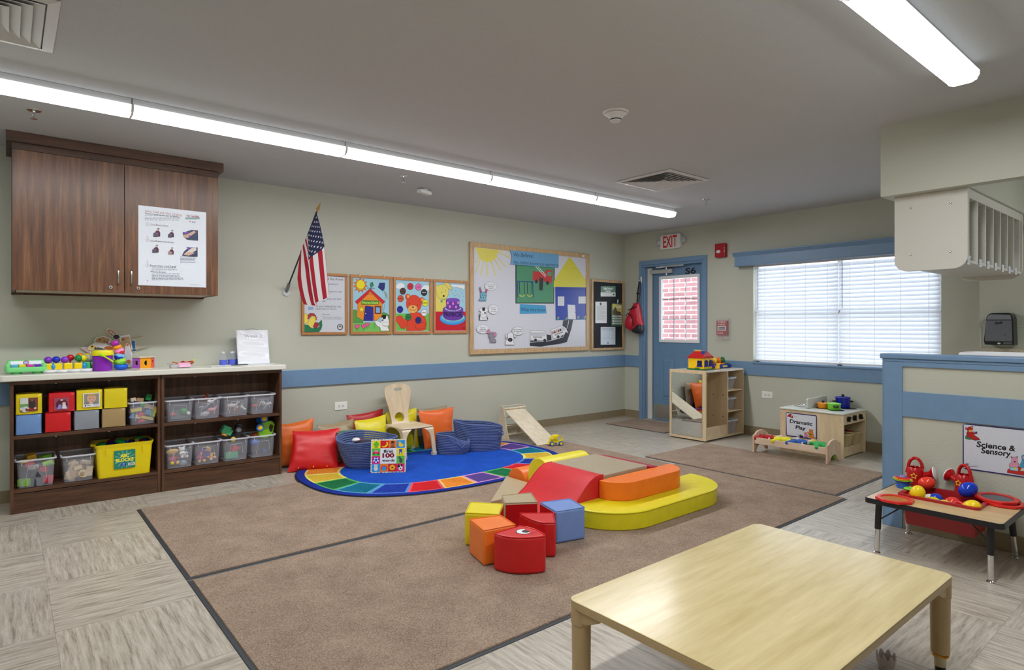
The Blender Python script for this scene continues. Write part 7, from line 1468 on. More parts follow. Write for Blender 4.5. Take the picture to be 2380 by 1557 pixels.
for y, c in ((-0.14, (130, 30, 100)), (-0.05, (240, 190, 20)), (0.04, (226, 106, 20)), (0.13, (22, 110, 50))):
    b = B(); b.ell((-0.03, y, 0.085), (0.035, 0.036, 0.045), C(c, .22), 18); b.build('egg', t)
    b = B(); b.box(0.012, y - 0.03, 0.045, 0.042, y + 0.03, 0.062, C(tuple(min(255, v_ * 1.15) for v_ in c), .3)); b.build('button', t, bevel=0.004)
b = B(); b.prism([(-0.19, 0.0), (-0.11, 0.0), (-0.11, 0.06), (-0.125, 0.065), (-0.15, 0.045), (-0.17, 0.02)], 0.055, 0.085, HY, 'x'); b.build('yellow_lever', t, bevel=0.004)
A = Art((0.0555, 0.0, 0.012), (0, 0.1, 0), (0, 0, 0.02), (1, 0, 0)); A.base = 0.0004; A.rect(0, 0, 1, 1, (226, 226, 60)).lines(.1, .35, .9, 1, 1, .3, (60, 60, 120)); A.build('name_plate', t)

# ================================================================= TOY KITCHEN
t = thing('toy_kitchen', 'maple toy kitchen with stove knobs, sink and grey divider', 'toy kitchen', (2.96, -0.335, 0)); kx0, kx1, ky0, ky1 = -0.325, 0.32, -0.265, 0.285
b = B(); b.box(kx0, ky0, 0.0, kx1, ky0 + 0.018, 0.435, MAPLE)
o = b.build('left_panel', t, bevel=0.002)
b = B(); b.box(kx0, ky1 - 0.018, 0.0, kx1, ky1, 0.435, MAPLE); b.build('right_panel', t, bevel=0.002)
b = B(); b.box(kx0, ky0 + .018, 0.03, kx0 + 0.012, ky1 - .018, 0.43, MAPLE); b.build('back_panel', t)
b = B(); b.box(kx0 + .012, ky0 + .018, 0.085, kx1 - 0.02, ky1 - .018, 0.1, MAPLE_X); b.build('shelf', t)
b = B(); b.box(kx1 - 0.035, ky0 + .018, 0.01, kx1 - 0.02, ky1 - .018, 0.085, MAPLE_X); b.build('plinth', t)
b = B(); b.box(kx1 - 0.016, ky0 + .018, 0.335, kx1 - 0.002, ky1 - .018, 0.435, MAPLE_X); kp = b.build('knob_panel', t)
for y in (-0.16, -0.02, 0.13):
    b = B(); b.cyl((kx1 - .002, y, 0.388), (kx1 + 0.01, y, 0.388), 0.028, BLACK, 20); b.T = Matrix.Translation((kx1 + 0.01, y, 0.388)) @ Matrix.Rotation(y * 4, 4, 'X'); b.box(0, -0.008, -0.027, 0.018, 0.008, 0.027, BLACK); b.build('stove_knob', kp, bevel=0.002)
b = B(); b.prism(rrect(kx0 - .008, ky0 - 0.012, kx1 + .008, ky1 + .008, 0.02), 0.435, 0.452, C((206, 208, 200), .3)); top = b.build('worktop', t, bevel=0.005)
b = B(); b.prism(rrect(ky0 + .09, 0.0, ky1 - .005, 0.105, 0.02), -0.085, -0.065, C((196, 200, 192), .35), 'x'); b.T = None; dv = b.build('divider', t, bevel=0.004); dv.location = (-0.005, 0, 0.452)
b = B(); b.lathe([(0.1, 0.001), (0.105, 0.003), (0.095, 0.002), (0.085, -0.03), (0.05, -0.05), (0, -0.052)], CHROME, 32); sk = b.build('sink_bowl', t); sk.location = (-0.2, 0.03, 0.4535)
for x, y, r in ((0.01, 0.01, 0.075), (0.165, -0.06, 0.075), (0.19, 0.18, 0.075), (0.04, 0.2, 0.075)): b = B(); b.lathe([(r, 0), (r, 0.0015), (0, 0.0016)], BLACK, 28, (x, y, 0.4525)); b.build('burner_disc', t)
for x in (kx0 + .02, kx1 - .03):
    for z in (0.33, 0.40): b = B(); b.ell((x, ky0 - .001, z), (0.006, 0.003, 0.006), CHROME, 8); b.build('bolt', t)
def pot(name, label, x, y, r, h, rgb, lidh=0.012, knob=True, handles=(), grp='toy pots on the toy kitchen', z=0.4545):
    t = thing(name, label, 'toy pot', (x, y, z), 0, grp); m = C(rgb, .3)
    b = B(); b.lathe([(0, 0), (r * .92, 0), (r * .95, 0.004), (r, h), (r - .004, h), (r * .9, 0.004), (0, 0.004)], m, 32); b.build('pot', t)
    if lidh: b = B(); b.lathe([(r * 1.06, h), (r * 1.08, h + lidh * .5), (r, h + lidh), (r * .3, h + lidh * 1.6), (0, h + lidh * 1.7)], m, 32); ld = b.build('lid', t)
    if knob: b = B(); b.lathe([(0.008, 0), (0.014, 0.012), (0.012, 0.02), (0, 0.022)], BLACK, 16, (0, 0, h + lidh * 1.6)); b.build('lid_knob', t)
    for a in handles: b = B(); c, s = math.cos(a), math.sin(a); b.tube([(c * r - s * .02, s * r + c * .02, h * .66), (c * (r + .022) - s * .018, s * (r + .022) + c * .018, h * .66), (c * (r + .022) + s * .018, s * (r + .022) - c * .018, h * .66), (c * r + s * .02, s * r - c * .02, h * .66)], 0.008, BLACK, 8); b.build('handle', t)
pot('toy_pan', 'orange toy pan beside the grey divider', 2.965, -0.325, 0.06, 0.05, (236, 146, 24), lidh=0.004)
pot('toy_pot', 'lime green toy pot with a black handle', 3.09, -0.36, 0.062, 0.055, (122, 210, 60), lidh=0.010, knob=False, handles=(-0.9,))
pot('toy_pot', 'tall dark blue toy pot with lid at the back of the stove', 3.085, -0.135, 0.07, 0.10, (16, 30, 150), lidh=0.012, handles=(0.75, 0.75 + PI))
# dramatic play sign
t = thing('dramatic_play_sign', 'white Dramatic Play sign with purple border on the toy kitchen side', 'sign', (2.862, -0.604, 0.282))
b = B(); b.prism(rrect(-0.16, -0.125, 0.16, 0.125, 0.014), -0.003, 0.0, C((44, 36, 104), .3), 'y'); b.build('sign_board', t)
A = Art((-0.16, -0.0032, -0.125), (0.32, 0, 0), (0, 0, 0.25), (0, -1, 0), rough=0.25); A.q = ((50, 555), (638, 612), (636, 1050), (55, 1000)); A.poly([(62, 572), (626, 628), (622, 1036), (70, 985)], (214, 218, 230))
A.text(128, 752, 'Dramatic', 58, BK, wid=432, bold=.03, ang=.11).text(242, 862, 'Play', 58, BK, wid=195, bold=.03, ang=.11)
A.opoly([(76, 636), (110, 600), (140, 588), (165, 600), (192, 640), (190, 668), (150, 655), (110, 640)], (170, 30, 40), w=2).circ(160, 626, 12, (230, 190, 90)).line([(205, 640), (206, 608), (222, 600)], 4, (90, 90, 100)).line([(222, 640), (245, 650), (262, 632)], 4, (90, 90, 100))
OR = (222, 130, 50)
A.opoly([(284, 962), (330, 985), (345, 955), (355, 985), (390, 985), (395, 1012), (330, 1010)], (40, 40, 46), w=1).opoly([(505, 860), (578, 872), (565, 925), (500, 915)], OR, w=2).opoly([(490, 925), (470, 910), (468, 940), (500, 960), (490, 1010), (550, 1028), (600, 1020), (585, 960), (575, 920)], OR, w=2).circ(535, 925, 40, OR, ry=26, out=BK, ow=2).poly([(495, 945), (548, 950), (545, 968), (497, 962)], (40, 120, 60)).opoly([(412, 960), (430, 930), (456, 945), (490, 990), (470, 1012), (420, 1000)], (220, 130, 180), w=2).circ(432, 938, 22, (210, 120, 90), ry=18, out=BK, ow=1).poly([(412, 1000), (480, 1012), (478, 1020), (410, 1010)], (60, 70, 150)).opoly([(580, 1000), (620, 1020), (640, 1010), (600, 1034)], (50, 40, 60), w=1).circ(92, 964, 8, (40, 44, 60)).lines(108, 964, 200, 1, 9, 4, (140, 144, 160)); A.build('sign_print', t)
# wicker baskets in the kitchen
WK = mat('natural_wicker', (186, 168, 124), 0.7, bmp=0.9, bs=110, var=0.22, bd=0.004)
def wick(x, y, label):
    t = thing('wicker_basket', label, 'basket', (x, y, 0.101), 0, 'wicker baskets in the toy kitchen')
    b = B(); K = 13
    for k in range(K):
        s = k / (K - 1); hx, hy2 = 0.085 + 0.025 * s, 0.055 + 0.025 * s; z = 0.006 + 0.115 * s; pts = rrect(-hx, -hy2, hx, hy2, 0.03, 3); n = len(pts)
        P = []
        for i in range(n):
            a = Vector(pts[i]); c = Vector(pts[(i + 1) % n]); m_ = max(1, int((c - a).length / 0.012))
            for q in range(m_): P.append(a + (c - a) * q / m_)
        v = [(p.x * (1 + .02 * (-1) ** (i + k)), p.y * (1 + .03 * (-1) ** (i + k)), z) for i, p in enumerate(P)]
        b.tube(v, 0.0045 if k < K - 1 else 0.008, WK, 5, closed=True)
    b.build('woven_sides', t); b = B(); b.prism(rrect(-0.08, -0.05, 0.08, 0.05, 0.02), 0.0, 0.006, WK); b.build('woven_base', t)
wick(3.165, -0.40, 'wicker basket at the left inside the toy kitchen'); wick(3.165, -0.215, 'wicker basket at the right inside the toy kitchen')
for p, s, c, l in (((3.15, -0.24, 0.215), (0.09, 0.07, 0.05), (110, 24, 44), 'maroon toy fruit in the right wicker basket'), ((3.17, -0.18, 0.21), (0.06, 0.05, 0.04), (176, 40, 50), 'red toy fruit in the right wicker basket'), ((3.16, -0.39, 0.215), (0.08, 0.06, 0.04), (190, 180, 40), 'yellow toy fruit in the left wicker basket'), ((3.14, -0.31, 0.21), (0.05, 0.04, 0.04), (200, 190, 50), 'small yellow toy fruit between the wicker baskets')):
    block(p, s, c, l, 'toy food in the wicker baskets', (0, 0, 0), 'toy_food', 'toy food', 'ell')
# ---- doll bed
t = thing('doll_bed', 'maple doll bed with arched ends holding four rag dolls', 'doll bed', (2.918, -0.85, 0.009)); BW = wood('doll_bed_maple', (196, 164, 134), (226, 204, 180), 'z', 2, .4, 7, .02); BWX = wood('doll_bed_rail', (204, 176, 148), (230, 210, 188), 'x', 2, .4, 7, .02)
def endp(h): 
    w = 0.145; return [(-w, 0), (-w * .78, 0)] + [(-w * .62 * math.cos(g), 0.075 * math.sin(g)) for g in [PI * i / 10 for i in range(1, 10)]] + [(w * .78, 0), (w, 0), (w, h * .80), (w * .93, h * .84), (w * .83, h * .84)] + [(w * .78 * math.cos(g), h * .80 + h * .22 * math.sin(g)) for g in [PI * (i + .5) / 11 for i in range(11)]] + [(-w * .83, h * .84), (-w * .93, h * .84), (-w, h * .80)]
for x, nm_ in ((-0.378, 'headboard'), (0.36, 'footboard')):
    b = B(); b.prism(endp(0.215), x, x + 0.018, BW, 'x'); b.build(nm_, t, bevel=0.003)
for y in (-0.135, 0.12): b = B(); b.box(-0.36, y, 0.09, 0.36, y + 0.014, 0.155, BWX); b.build('side_rail', t, bevel=0.002)
b = B(); b.box(-0.36, -0.121, 0.095, 0.36, 0.12, 0.105, BWX); b.build('base_board', t)
def doll(x, rgb, label, rz, hair, skin, dy=0.0):
    t = thing('rag_doll', label, 'doll', (x, -0.85 + dy, 0.152), rz, 'rag dolls in the doll bed'); m = mat('felt_%02x%02x%02x' % rgb, rgb, .85, bmp=.3, bs=60)
    b = B(); b.ell((0, 0, 0.005), (0.045, 0.07, 0.032), m, 14)
    for s in (-1, 1): b.tube([(s * 0.025, -0.05, 0.01), (s * 0.045, -0.10, 0.006), (s * 0.05, -0.125, 0.0)], [0.025, 0.022, 0.02], m, 10); b.tube([(s * 0.03, 0.04, 0.01), (s * 0.075, 0.02, 0.012)], [0.02, 0.016], m, 8); b.ell((s * 0.05, -0.125, 0.0), (0.022, 0.022, 0.02), m, 10); b.ell((s * 0.075, 0.02, 0.012), (0.017, 0.017, 0.016), m, 10)
    b.build('suit', t)
    b = B(); b.ell((0, 0.095, 0.012), (0.034, 0.036, 0.03), C(skin, .8), 14)
    for s in (-1, 1): b.ell((s * 0.082, 0.012, 0.012), (0.012, 0.012, 0.012), C(skin, .8), 8)
    b.build('head_and_hands', t)
    b = B(); b.ell((0, 0.112, 0.016), (0.036, 0.028, 0.03), C(hair, .9), 12); b.build('hair', t)
    b = B(); b.ell((-0.012, 0.09, 0.041), (0.003, 0.003, 0.002), BLACK, 6); b.ell((0.012, 0.09, 0.041), (0.003, 0.003, 0.002), BLACK, 6); b.build('eyes', t)
doll(2.66, (176, 20, 34), 'rag doll in a red suit at the left end of the bed', -1.2, (220, 206, 160), (226, 214, 190), -0.03)
doll(2.83, (230, 222, 40), 'rag doll in a yellow suit, second in the bed', -1.0, (196, 196, 200), (216, 196, 170), -0.02)
doll(2.985, (50, 96, 176), 'rag doll in a blue suit, third in the bed', -1.1, (220, 190, 90), (226, 206, 190), -0.02)
doll(3.14, (62, 170, 90), 'rag doll in a green suit at the right end of the bed', 0.75, (190, 150, 110), (206, 170, 140), -0.0)
block((3.2, -0.66, 0.03), (0.05, 0.05, 0.05), (110, 170, 30), 'lime green toy lying under the doll bed', 'floor toys', (0, 0, .3), 'toy_cup', 'toy', 'cyl')

# ================================================================= SENSORY TABLE
t = thing('sensory_table', 'low oak topped sensory table with black edge and red basin', 'table', (4.73, -2.845, 0)); tz = 0.315; OT = wood('oak_laminate_top', (186, 154, 108), (216, 188, 142), 'x', 1.6, .32, 12, 0)
L_, W_ = 0.328, 0.258
b = B(); bx0, bx1, by0, by1 = -0.205, 0.17, -0.055, 0.24
bmx = bmesh.new()
def lp2(pts): vv = [bmx.verts.new((p[0], p[1], tz)) for p in pts]; return [bmx.edges.new((vv[i], vv[(i + 1) % len(vv)])) for i in range(len(vv))]
bmesh.ops.triangle_fill(bmx, use_beauty=True, edges=lp2(rrect(-L_ + .005, -W_ + .005, L_ - .005, W_ - .005, .026, 4)) + lp2([(bx0, by0), (bx1, by0), (bx1, by1), (bx0, by1)])); bmx.verts.index_update()
TV = [v.co.copy() for v in bmx.verts]; TF = [[v.index for v in f.verts] for f in bmx.faces]; bmx.free()
b.add(TV, TF, OT); b.add([v - Vector((0, 0, .026)) for v in TV], [f[::-1] for f in TF], OT); b.build('tabletop', t, recalc=False)
b = B(); o = rrect(-L_, -W_, L_, W_, .03, 4); i_ = rrect(-L_ + .007, -W_ + .007, L_ - .007, W_ - .007, .026, 4); k = len(o); 
b.add([(p[0], p[1], tz - .028) for p in o] + [(p[0], p[1], tz + .0008) for p in o] + [(p[0], p[1], tz + .0008) for p in i_] + [(p[0], p[1], tz - .028) for p in i_], [(r * k + i, r * k + (i + 1) % k, ((r + 1) % 4) * k + (i + 1) % k, ((r + 1) % 4) * k + i) for r in range(4) for i in range(k)], mat('black_edge_band', (26, 27, 30), .35)); b.build('edge_band', t)
RB_ = C((168, 30, 36), .3)
b = B(); o = rrect(bx0 - .012, by0 - .012, bx1 + .012, by1 + .012, .025, 4); i_ = rrect(bx0 + .006, by0 + .006, bx1 - .006, by1 - .006, .02, 4); d_ = rrect(bx0 + .02, by0 + .02, bx1 - .02, by1 - .02, .02, 4); k = len(o)
b.add([(p[0], p[1], tz + .001) for p in o] + [(p[0], p[1], tz + .013) for p in o] + [(p[0], p[1], tz + .013) for p in i_] + [(p[0], p[1], 0.155) for p in d_], [(r * k + i, r * k + (i + 1) % k, (r + 1) * k + (i + 1) % k, (r + 1) * k + i) for r in range(3) for i in range(k)] + [list(range(3 * k, 4 * k))], RB_); b.build('basin', t, solid=0.004)
for sx in (-1, 1):
    for sy in (-1, 1):
        top_ = Vector((sx * (L_ - .065), sy * (W_ - .05), tz - .028)); ft = Vector((sx * 0.266, sy * 0.27 + (0.0 if sy > 0 else .03), 0.0)); ft = Vector((sx * 0.268, (0.29 if sy > 0 else -0.228), 0)); mid_ = top_.lerp(ft, .52)
        b = B(); b.cyl(top_, mid_, 0.0165, BLACK, 16); lg = b.build('leg', t)
        b = B(); b.cyl(mid_, ft.lerp(mid_, .1), 0.0135, CHROME, 16); b.cyl(ft.lerp(mid_, .2), ft.lerp(mid_, .13), 0.0145, CHROME, 16); b.build('chrome_tube', lg)
        b = B(); b.lathe([(0, 0), (0.019, 0), (0.02, 0.004), (0.012, 0.011), (0.005, 0.014), (0.005, 0.02)], CHROME, 18, tuple(ft)); b.build('foot_glide', lg)
        b = B(); q = top_.lerp(ft, .35); b.cyl(q, (sx * 0.15, sy * 0.15 if sy < 0 else sy * 0.2, tz - .03), 0.004, BLACK, 8); b.build('leg_brace', lg)
def can(x, y, rz, label):
    t = thing('watering_can', label, 'watering can', (x, y, tz + .0008), rz, 'red toy watering cans'); m = C((186, 18, 24), .22)
    b = B(); b.lathe([(0.05, 0.010), (0.0495, 0.02), (0.046, 0.08), (0.042, 0.105), (0.036, 0.113), (0.033, 0.108), (0.036, 0.1), (0.04, 0.03), (0, 0.02)], m, 32); b.build('body', t)
    b = B(); b.lathe([(0, 0), (0.05, 0), (0.051, 0.01), (0, 0.011)], BLACK, 32); b.build('base', t)
    b = B(); b.tube([(0.038 * math.cos(g), 0, 0.106 + 0.062 * math.sin(g)) for g in [PI * i / 14 for i in range(15)]] + [(-0.043, 0, 0.09), (-0.046, 0, 0.07)], 0.0095, m, 12); b.build('handle', t)
    b = B(); b.tube([(0.035, 0, 0.062), (0.065, 0, 0.074), (0.078, 0, 0.08)], [0.02, 0.018, 0.018], m, 14); T = Matrix.Translation((0.076, 0, 0.08)) @ Vector((1, 0, 0.25)).to_track_quat('Z', 'Y').to_matrix().to_4x4(); b.T = T; b.lathe([(0.016, 0), (0.030, 0.01), (0.041, 0.021), (0.041, 0.024)], m, 24); b.build('spout', t)
    b = B(); b.T = T; b.lathe([(0.041, 0.023), (0.042, 0.028), (0.035, 0.032), (0, 0.034)], C((232, 232, 236), .3), 24); b.build('rose', t)
    for sd in (-1, 1):
        A = Art((0.018 * sd, 0.0475 * sd, 0.045), (-0.036 * sd, 0, 0), (0, -0.0035 * sd, 0.036), (0, sd, 0.1)); A.base = 0.002
        st = [(0.5 + (.5 if k % 2 == 0 else .26) * math.sin(k * PI / 5), 0.5 + (.5 if k % 2 == 0 else .26) * math.cos(k * PI / 5)) for k in range(10)]; A.line(st, .09, (240, 220, 60), True); A.build('star_mark', t)
can(4.497, -2.545, 0.12, 'red watering can with white rose pointing right, next to the blue post')
can(4.755, -2.545, PI - 0.45, 'red watering can turned left in the middle back of the sensory table')
t = thing('stacking_cups', 'rainbow nesting cups stacked at the left back corner of the sensory table', 'stacking cups', (4.473, -2.69, tz + .0008))
b = B(); b.lathe([(0, 0), (0.033, 0), (0.037, 0.034), (0.042, 0.038), (0.036, 0.038), (0, 0.03)], C((40, 96, 190), .3), 28); b.build('cup', t)
for k, (c, r) in enumerate((((96, 50, 180), 0.040), ((140, 210, 40), 0.044), ((240, 150, 30), 0.040), ((226, 50, 40), 0.032))):
    b = B(); z = 0.04 + k * 0.0065; b.lathe([(0, z), (r, z), (r * 1.02, z + .003), (r * .7, z + .006), (0, z + .006)], C(c, .3), 28)
    for s in (-1, 1): b.tube([(s * r, 0, z + .002), (s * (r + .012), 0.004, z + .004)], [0.005, 0.003], C(((230, 60, 160) if k == 3 else (240, 220, 40) if k == 2 else c), .3), 6)
    b.build('cup', t)
b = B(); b.ell((0, 0, 0.066), (0.02, 0.02, 0.014), C((140, 120, 180), .3), 14); b.build('cup', t)
def egg(x, y, z, r, rgb, label, rot=(0.4, 0.6, 0.0), name='egg_shaker'):
    t = B(); t.ell((0, 0, 0), (r * .9, r * .9, r * 1.12), C(rgb, .16), 24); o = t.build(name, None, loc=(x, y, z), rot=rot); tag(o, label, 'plastic egg', 'plastic eggs on the sensory table'); return o
Zt = tz + .001
egg(4.588, -2.645, Zt + .044, .042, (236, 64, 44), 'orange red egg standing behind the basin between the watering cans', (0.2, 1.2, 0.3))
egg(4.80, -2.66, Zt + .05, .046, (18, 60, 196), 'big blue egg at the right back of the basin', (0.2, 0.9, 0.6))
egg(4.605, -2.86, 0.338, .044, (246, 212, 20), 'large yellow egg high on the left side of the basin', (0.2, 0.3, 0.0))
egg(4.865, -2.855, 0.314, .044, (246, 212, 20), 'yellow egg in the right front corner of the basin', (0.2, 1.0, 0.0))
egg(4.565, -2.80, 0.305, .034, (232, 70, 60), 'coral egg in the left end of the basin')
egg(4.67, -2.83, 0.290, .04, (220, 206, 40), 'yellow egg low in the middle of the basin', (0, 1.2, 0))
egg(4.73, -2.845, 0.288, .04, (222, 208, 44), 'yellow egg low in the basin next to the red ring', (0, 1.3, 0.4))
egg(4.66, -2.75, 0.296, .038, (24, 66, 190), 'blue egg inside the basin behind the yellow eggs', (0, 1.3, 0.4))
egg(4.635, -2.76, 0.300, .026, (226, 222, 200), 'cream egg inside the basin beside the blue one', (0, 1.3, 0.4))
egg(4.745, -2.745, 0.292, .038, (226, 60, 50), 'red egg at the back of the basin in the middle', (0, 1.3, 0.4))
egg(4.83, -2.75, 0.292, .036, (226, 64, 54), 'red egg at the back right inside the basin', (0, 1.3, 0.4))
for i, (x, y) in enumerate(((4.62, -2.80), (4.72, -2.78), (4.80, -2.82))): egg(x, y, 0.235, .034, ((200, 40, 40), (210, 190, 40), (30, 60, 170))[i], ('dark red egg under the others in the basin', 'yellow egg under the others in the basin', 'blue egg under the others in the basin')[i])
t = thing('ring_toy', 'red ring toy with yellow rim lying in the basin', 'toy', (4.80, -2.84, 0.300)); t.rotation_euler = (0.9, 0, .3)
b = B(); b.tube([(0.027 * math.cos(g), 0.027 * math.sin(g), 0) for g in [2 * PI * i / 20 for i in range(20)]], 0.009, C((220, 30, 34), .25), 10, closed=True); b.build('ring', t)
b = B(); b.lathe([(0, -0.008), (0.02, -0.008), (0.022, -0.004), (0, -0.003)], C((236, 206, 40), .3), 16); b.build('disc', t)
t = thing('magnifier', 'lime green magnifying lens lying over the left end of the basin', 'magnifier', (4.545, -2.765, 0.331), 0.2)
b = B(); b.tube([(0.036 * math.cos(g), 0.026 * math.sin(g), 0.004) for g in [2 * PI * i / 24 for i in range(24)]], 0.006, C((130, 220, 50), .3), 8, closed=True); b.build('frame', t)
b = B(); b.lathe([(0.033, 0.003), (0.033, 0.005), (0, 0.0055)], clear_mix('lens_plastic', (200, 200, 196), .5), 24, sy=.72); b.build('lens', t)
def viewer(x, y, z, rz, label, rgb2, al, tilt=(0, 0), s=1.0):
    t = thing('colour_paddle', label, 'colour viewer', (x, y, z), rz, 'red octagonal colour viewers'); t.rotation_euler = (tilt[0], tilt[1], rz); m = C((218, 38, 32), .3)
    o = [(0.088 * s * math.cos(PI * i / 4 + PI / 8), 0.088 * s * math.sin(PI * i / 4 + PI / 8)) for i in range(8)]; O3 = []
    for i in range(8):
        for q in range(4): a = Vector(o[i]); c = Vector(o[(i + 1) % 8]); O3.append(a.lerp(c, q / 4))
    n = 32; I3 = [Vector((0.062 * s * math.cos(2 * PI * i / n + PI / 8), 0.062 * s * math.sin(2 * PI * i / n + PI / 8))) for i in range(n)]
    v = [(p.x, p.y, 0) for p in O3] + [(p.x, p.y, 0.013) for p in O3] + [(p.x, p.y, 0.013) for p in I3] + [(p.x, p.y, 0) for p in I3]
    b = B(); b.add(v, [(r * n + i, r * n + (i + 1) % n, ((r + 1) % 4) * n + (i + 1) % n, ((r + 1) % 4) * n + i) for r in range(4) for i in range(n)], m); b.build('frame', t, bevel=0.002)
    b = B(); b.lathe([(0, 0.005), (0.063 * s, 0.005), (0.063 * s, 0.008), (0, 0.008)], clear_mix('tint_%d' % rgb2[0], rgb2, al), 32); b.build('coloured_window', t)
    b = B()
    for i in range(8): p = Vector(o[i]) * .87; b.ell((p.x, p.y, 0.013), (0.004, 0.004, 0.0015), C((170, 22, 20), .3), 8)
    b.build('rivets', t)
viewer(4.545, -3.04, Zt + .001, 0.1, 'red colour viewer with orange window hanging over the front left table corner', (226, 146, 50), .6, s=1.12)
viewer(4.965, -2.655, Zt + .001, 0.35, 'lower red colour viewer at the right, under the grey windowed one', (90, 70, 80), .8, s=1.15)
viewer(4.93, -2.63, Zt + .016, 0.0, 'upper red colour viewer with grey window on the right of the table', (96, 98, 112), .85, (0.03, 0.02), s=1.2)
viewer(4.99, -2.69, Zt + .001, 0.9, 'red colour viewer at the far right edge of the photo', (96, 98, 112), .8) if False else None
# science sign on the half wall
t = thing('science_sign', 'white Science and Sensory sign with blue border on the half wall', 'sign', (4.945, -2.4655, 0.586))
b = B(); b.prism(rrect(-0.218, -0.138, 0.218, 0.138, 0.016), -0.004, 0.0, C((26, 24, 110), .3), 'y'); b.build('sign_board', t)
def sg(px, pz): return px, pz
A = Art((-0.218, -0.0042, -0.138), (0.436, 0, 0), (0, 0, 0.276), (0, -1, 0), rough=.25); A.q = ((185, 240), (2440, 475), (2440, 1600), (190, 1200))
A.poly([(208, 262), (2420, 498), (2420, 1570), (212, 1185)], (208, 212, 224))
A.text(492, 742, 'Science &', 108, BK, wid=925, bold=.03, ang=.135).text(598, 880, 'Sensory', 108, BK, wid=700, bold=.03, ang=.14)
BR = (176, 34, 36); A.opoly([(238, 522), (260, 505), (420, 560), (580, 580), (570, 600), (470, 612), (400, 590), (320, 590), (245, 568)], (46, 130, 90), w=4).opoly([(268, 500), (275, 430), (310, 400), (390, 410), (440, 440), (500, 440), (520, 460), (450, 475), (440, 490), (520, 540), (560, 570), (550, 600), (460, 610), (400, 580), (330, 550), (280, 530)], BR, w=5).circ(345, 368, 65, BR, ry=52, out=BK, ow=4).circ(262, 350, 22, BR, out=BK, ow=4).circ(392, 322, 24, BR, out=BK, ow=4).circ(262, 352, 11, (226, 180, 90)).circ(392, 324, 12, (226, 180, 90)).circ(360, 402, 42, (226, 170, 80), ry=24).circ(358, 396, 7, BK).circ(490, 434, 24, (40, 44, 130), ry=18).line([(440, 410), (420, 430)], 8, (60, 40, 110))
PK = (214, 150, 172)
A.opoly([(1215, 1275), (1330, 1190), (2420, 1340), (2420, 1560), (1215, 1330)], (190, 40, 44), w=5).opoly([(1260, 1200), (1262, 1140), (1310, 1110), (1320, 1040), (1300, 972), (1340, 990), (1430, 992), (1465, 975), (1455, 1040), (1460, 1110), (1490, 1140), (1490, 1200), (1440, 1225), (1320, 1215)], PK, w=5).poly([(1295, 965), (1335, 990), (1320, 1020)], (80, 60, 120)).poly([(1465, 975), (1430, 992), (1455, 1010)], (80, 60, 120)).circ(1395, 1095, 26, (44, 44, 130), ry=18).opoly([(1262, 1270), (1300, 1205), (1480, 1230), (1474, 1305)], (150, 206, 230), w=4).circ(1400, 1245, 34, (232, 214, 60), ry=26)
BB = (72, 150, 190)
A.opoly([(1512, 1200), (1520, 1150), (1560, 1110), (1570, 1050), (1640, 1030), (1740, 1060), (1760, 1160), (1800, 1220), (1760, 1260), (1560, 1250)], BB, w=5).circ(1595, 1005, 34, BB, ry=58, out=BK, ow=4).circ(1600, 1010, 16, PK, ry=34).opoly([(1520, 1300), (1560, 1235), (1800, 1270), (1800, 1340)], (206, 200, 170), w=4).circ(1620, 1130, 10, BK)
A.circ(285, 1130, 44, (50, 54, 64)).circ(285, 1130, 36, (208, 212, 224)).circ(285, 1124, 18, (40, 44, 54)).lines(342, 1158, 555, 1, 20, 9, (120, 124, 140)); A.build('sign_print', t)

# ================================================================= FOREGROUND TABLE
t = thing('toddler_table', 'low maple topped activity table in the foreground right', 'table', (4.733, -4.835, 0)); L_, W_ = 0.4, 0.64; tz2 = 0.372; TAN = mat('tan_moulded_plastic', (182, 156, 114), .35, bs=30, var=.015)
b = B(); b.prism(rrect(-L_, -W_, L_, W_, .035, 7), tz2 - .004, tz2, wood('maple_laminate_tabletop_grain', (184, 166, 118), (206, 190, 146), 'y', 1.0, .2, 12, 0.0)); b.build('tabletop', t, bevel=.002)
b = B(); b.prism(rrect(-L_, -W_, L_, W_, .035, 7), tz2 - .028, tz2 - .004, TAN); b.build('edge_band', t, bevel=.002)
for sx in (-1, 1):
    for sy in (-1, 1):
        x, y = sx * (L_ - .036), sy * (W_ - .036)
        b = B(); b.cyl((x, y, 0.075), (x, y, tz2 - .085), 0.032, TAN, 24, r1=.0335); lg = b.build('leg', t)
        b = B(); b.cyl((x, y, tz2 - .086), (x, y, tz2 - .028), 0.036, TAN, 24)
        for dx, dy in ((-sx, 0), (0, -sy)):
            if dx: b.prism([(x, tz2 - .028), (x + dx * .11, tz2 - .028), (x + dx * .10, tz2 - .045), (x + dx * .045, tz2 - .072), (x, tz2 - .08)], y - .026, y + .026, TAN, 'y')
            else: b.prism([(y, tz2 - .028), (y + dy * .11, tz2 - .028), (y + dy * .10, tz2 - .045), (y + dy * .045, tz2 - .072), (y, tz2 - .08)], x - .026, x + .026, TAN, 'x')
        b.build('corner_bracket', t, bevel=.004)
        b = B(); b.cyl((x, y, 0.024), (x, y, 0.075), 0.02, C((200, 184, 150), .4), 20); b.build('inner_tube', lg)
        b = B(); b.lathe([(0, 0), (0.017, 0), (0.018, 0.024), (0, 0.026)], BLACK, 20, (x, y, 0)); b.build('rubber_foot', lg)
        b = B(); b.tube([(x + .025 * math.cos(g), y + .025 * math.sin(g), 0.066 + .003 * math.sin(3 * g)) for g in [2 * PI * i / 16 for i in range(16)]], .0045, C((222, 158, 20), .4), 6, closed=True); b.build('rubber_band', lg)
t = thing('toy_gear_cup', 'grey plastic toothed cup on the floor under the foreground table', 'toy', (4.955, -4.36, 0))
b = B(); v = []; n = 32
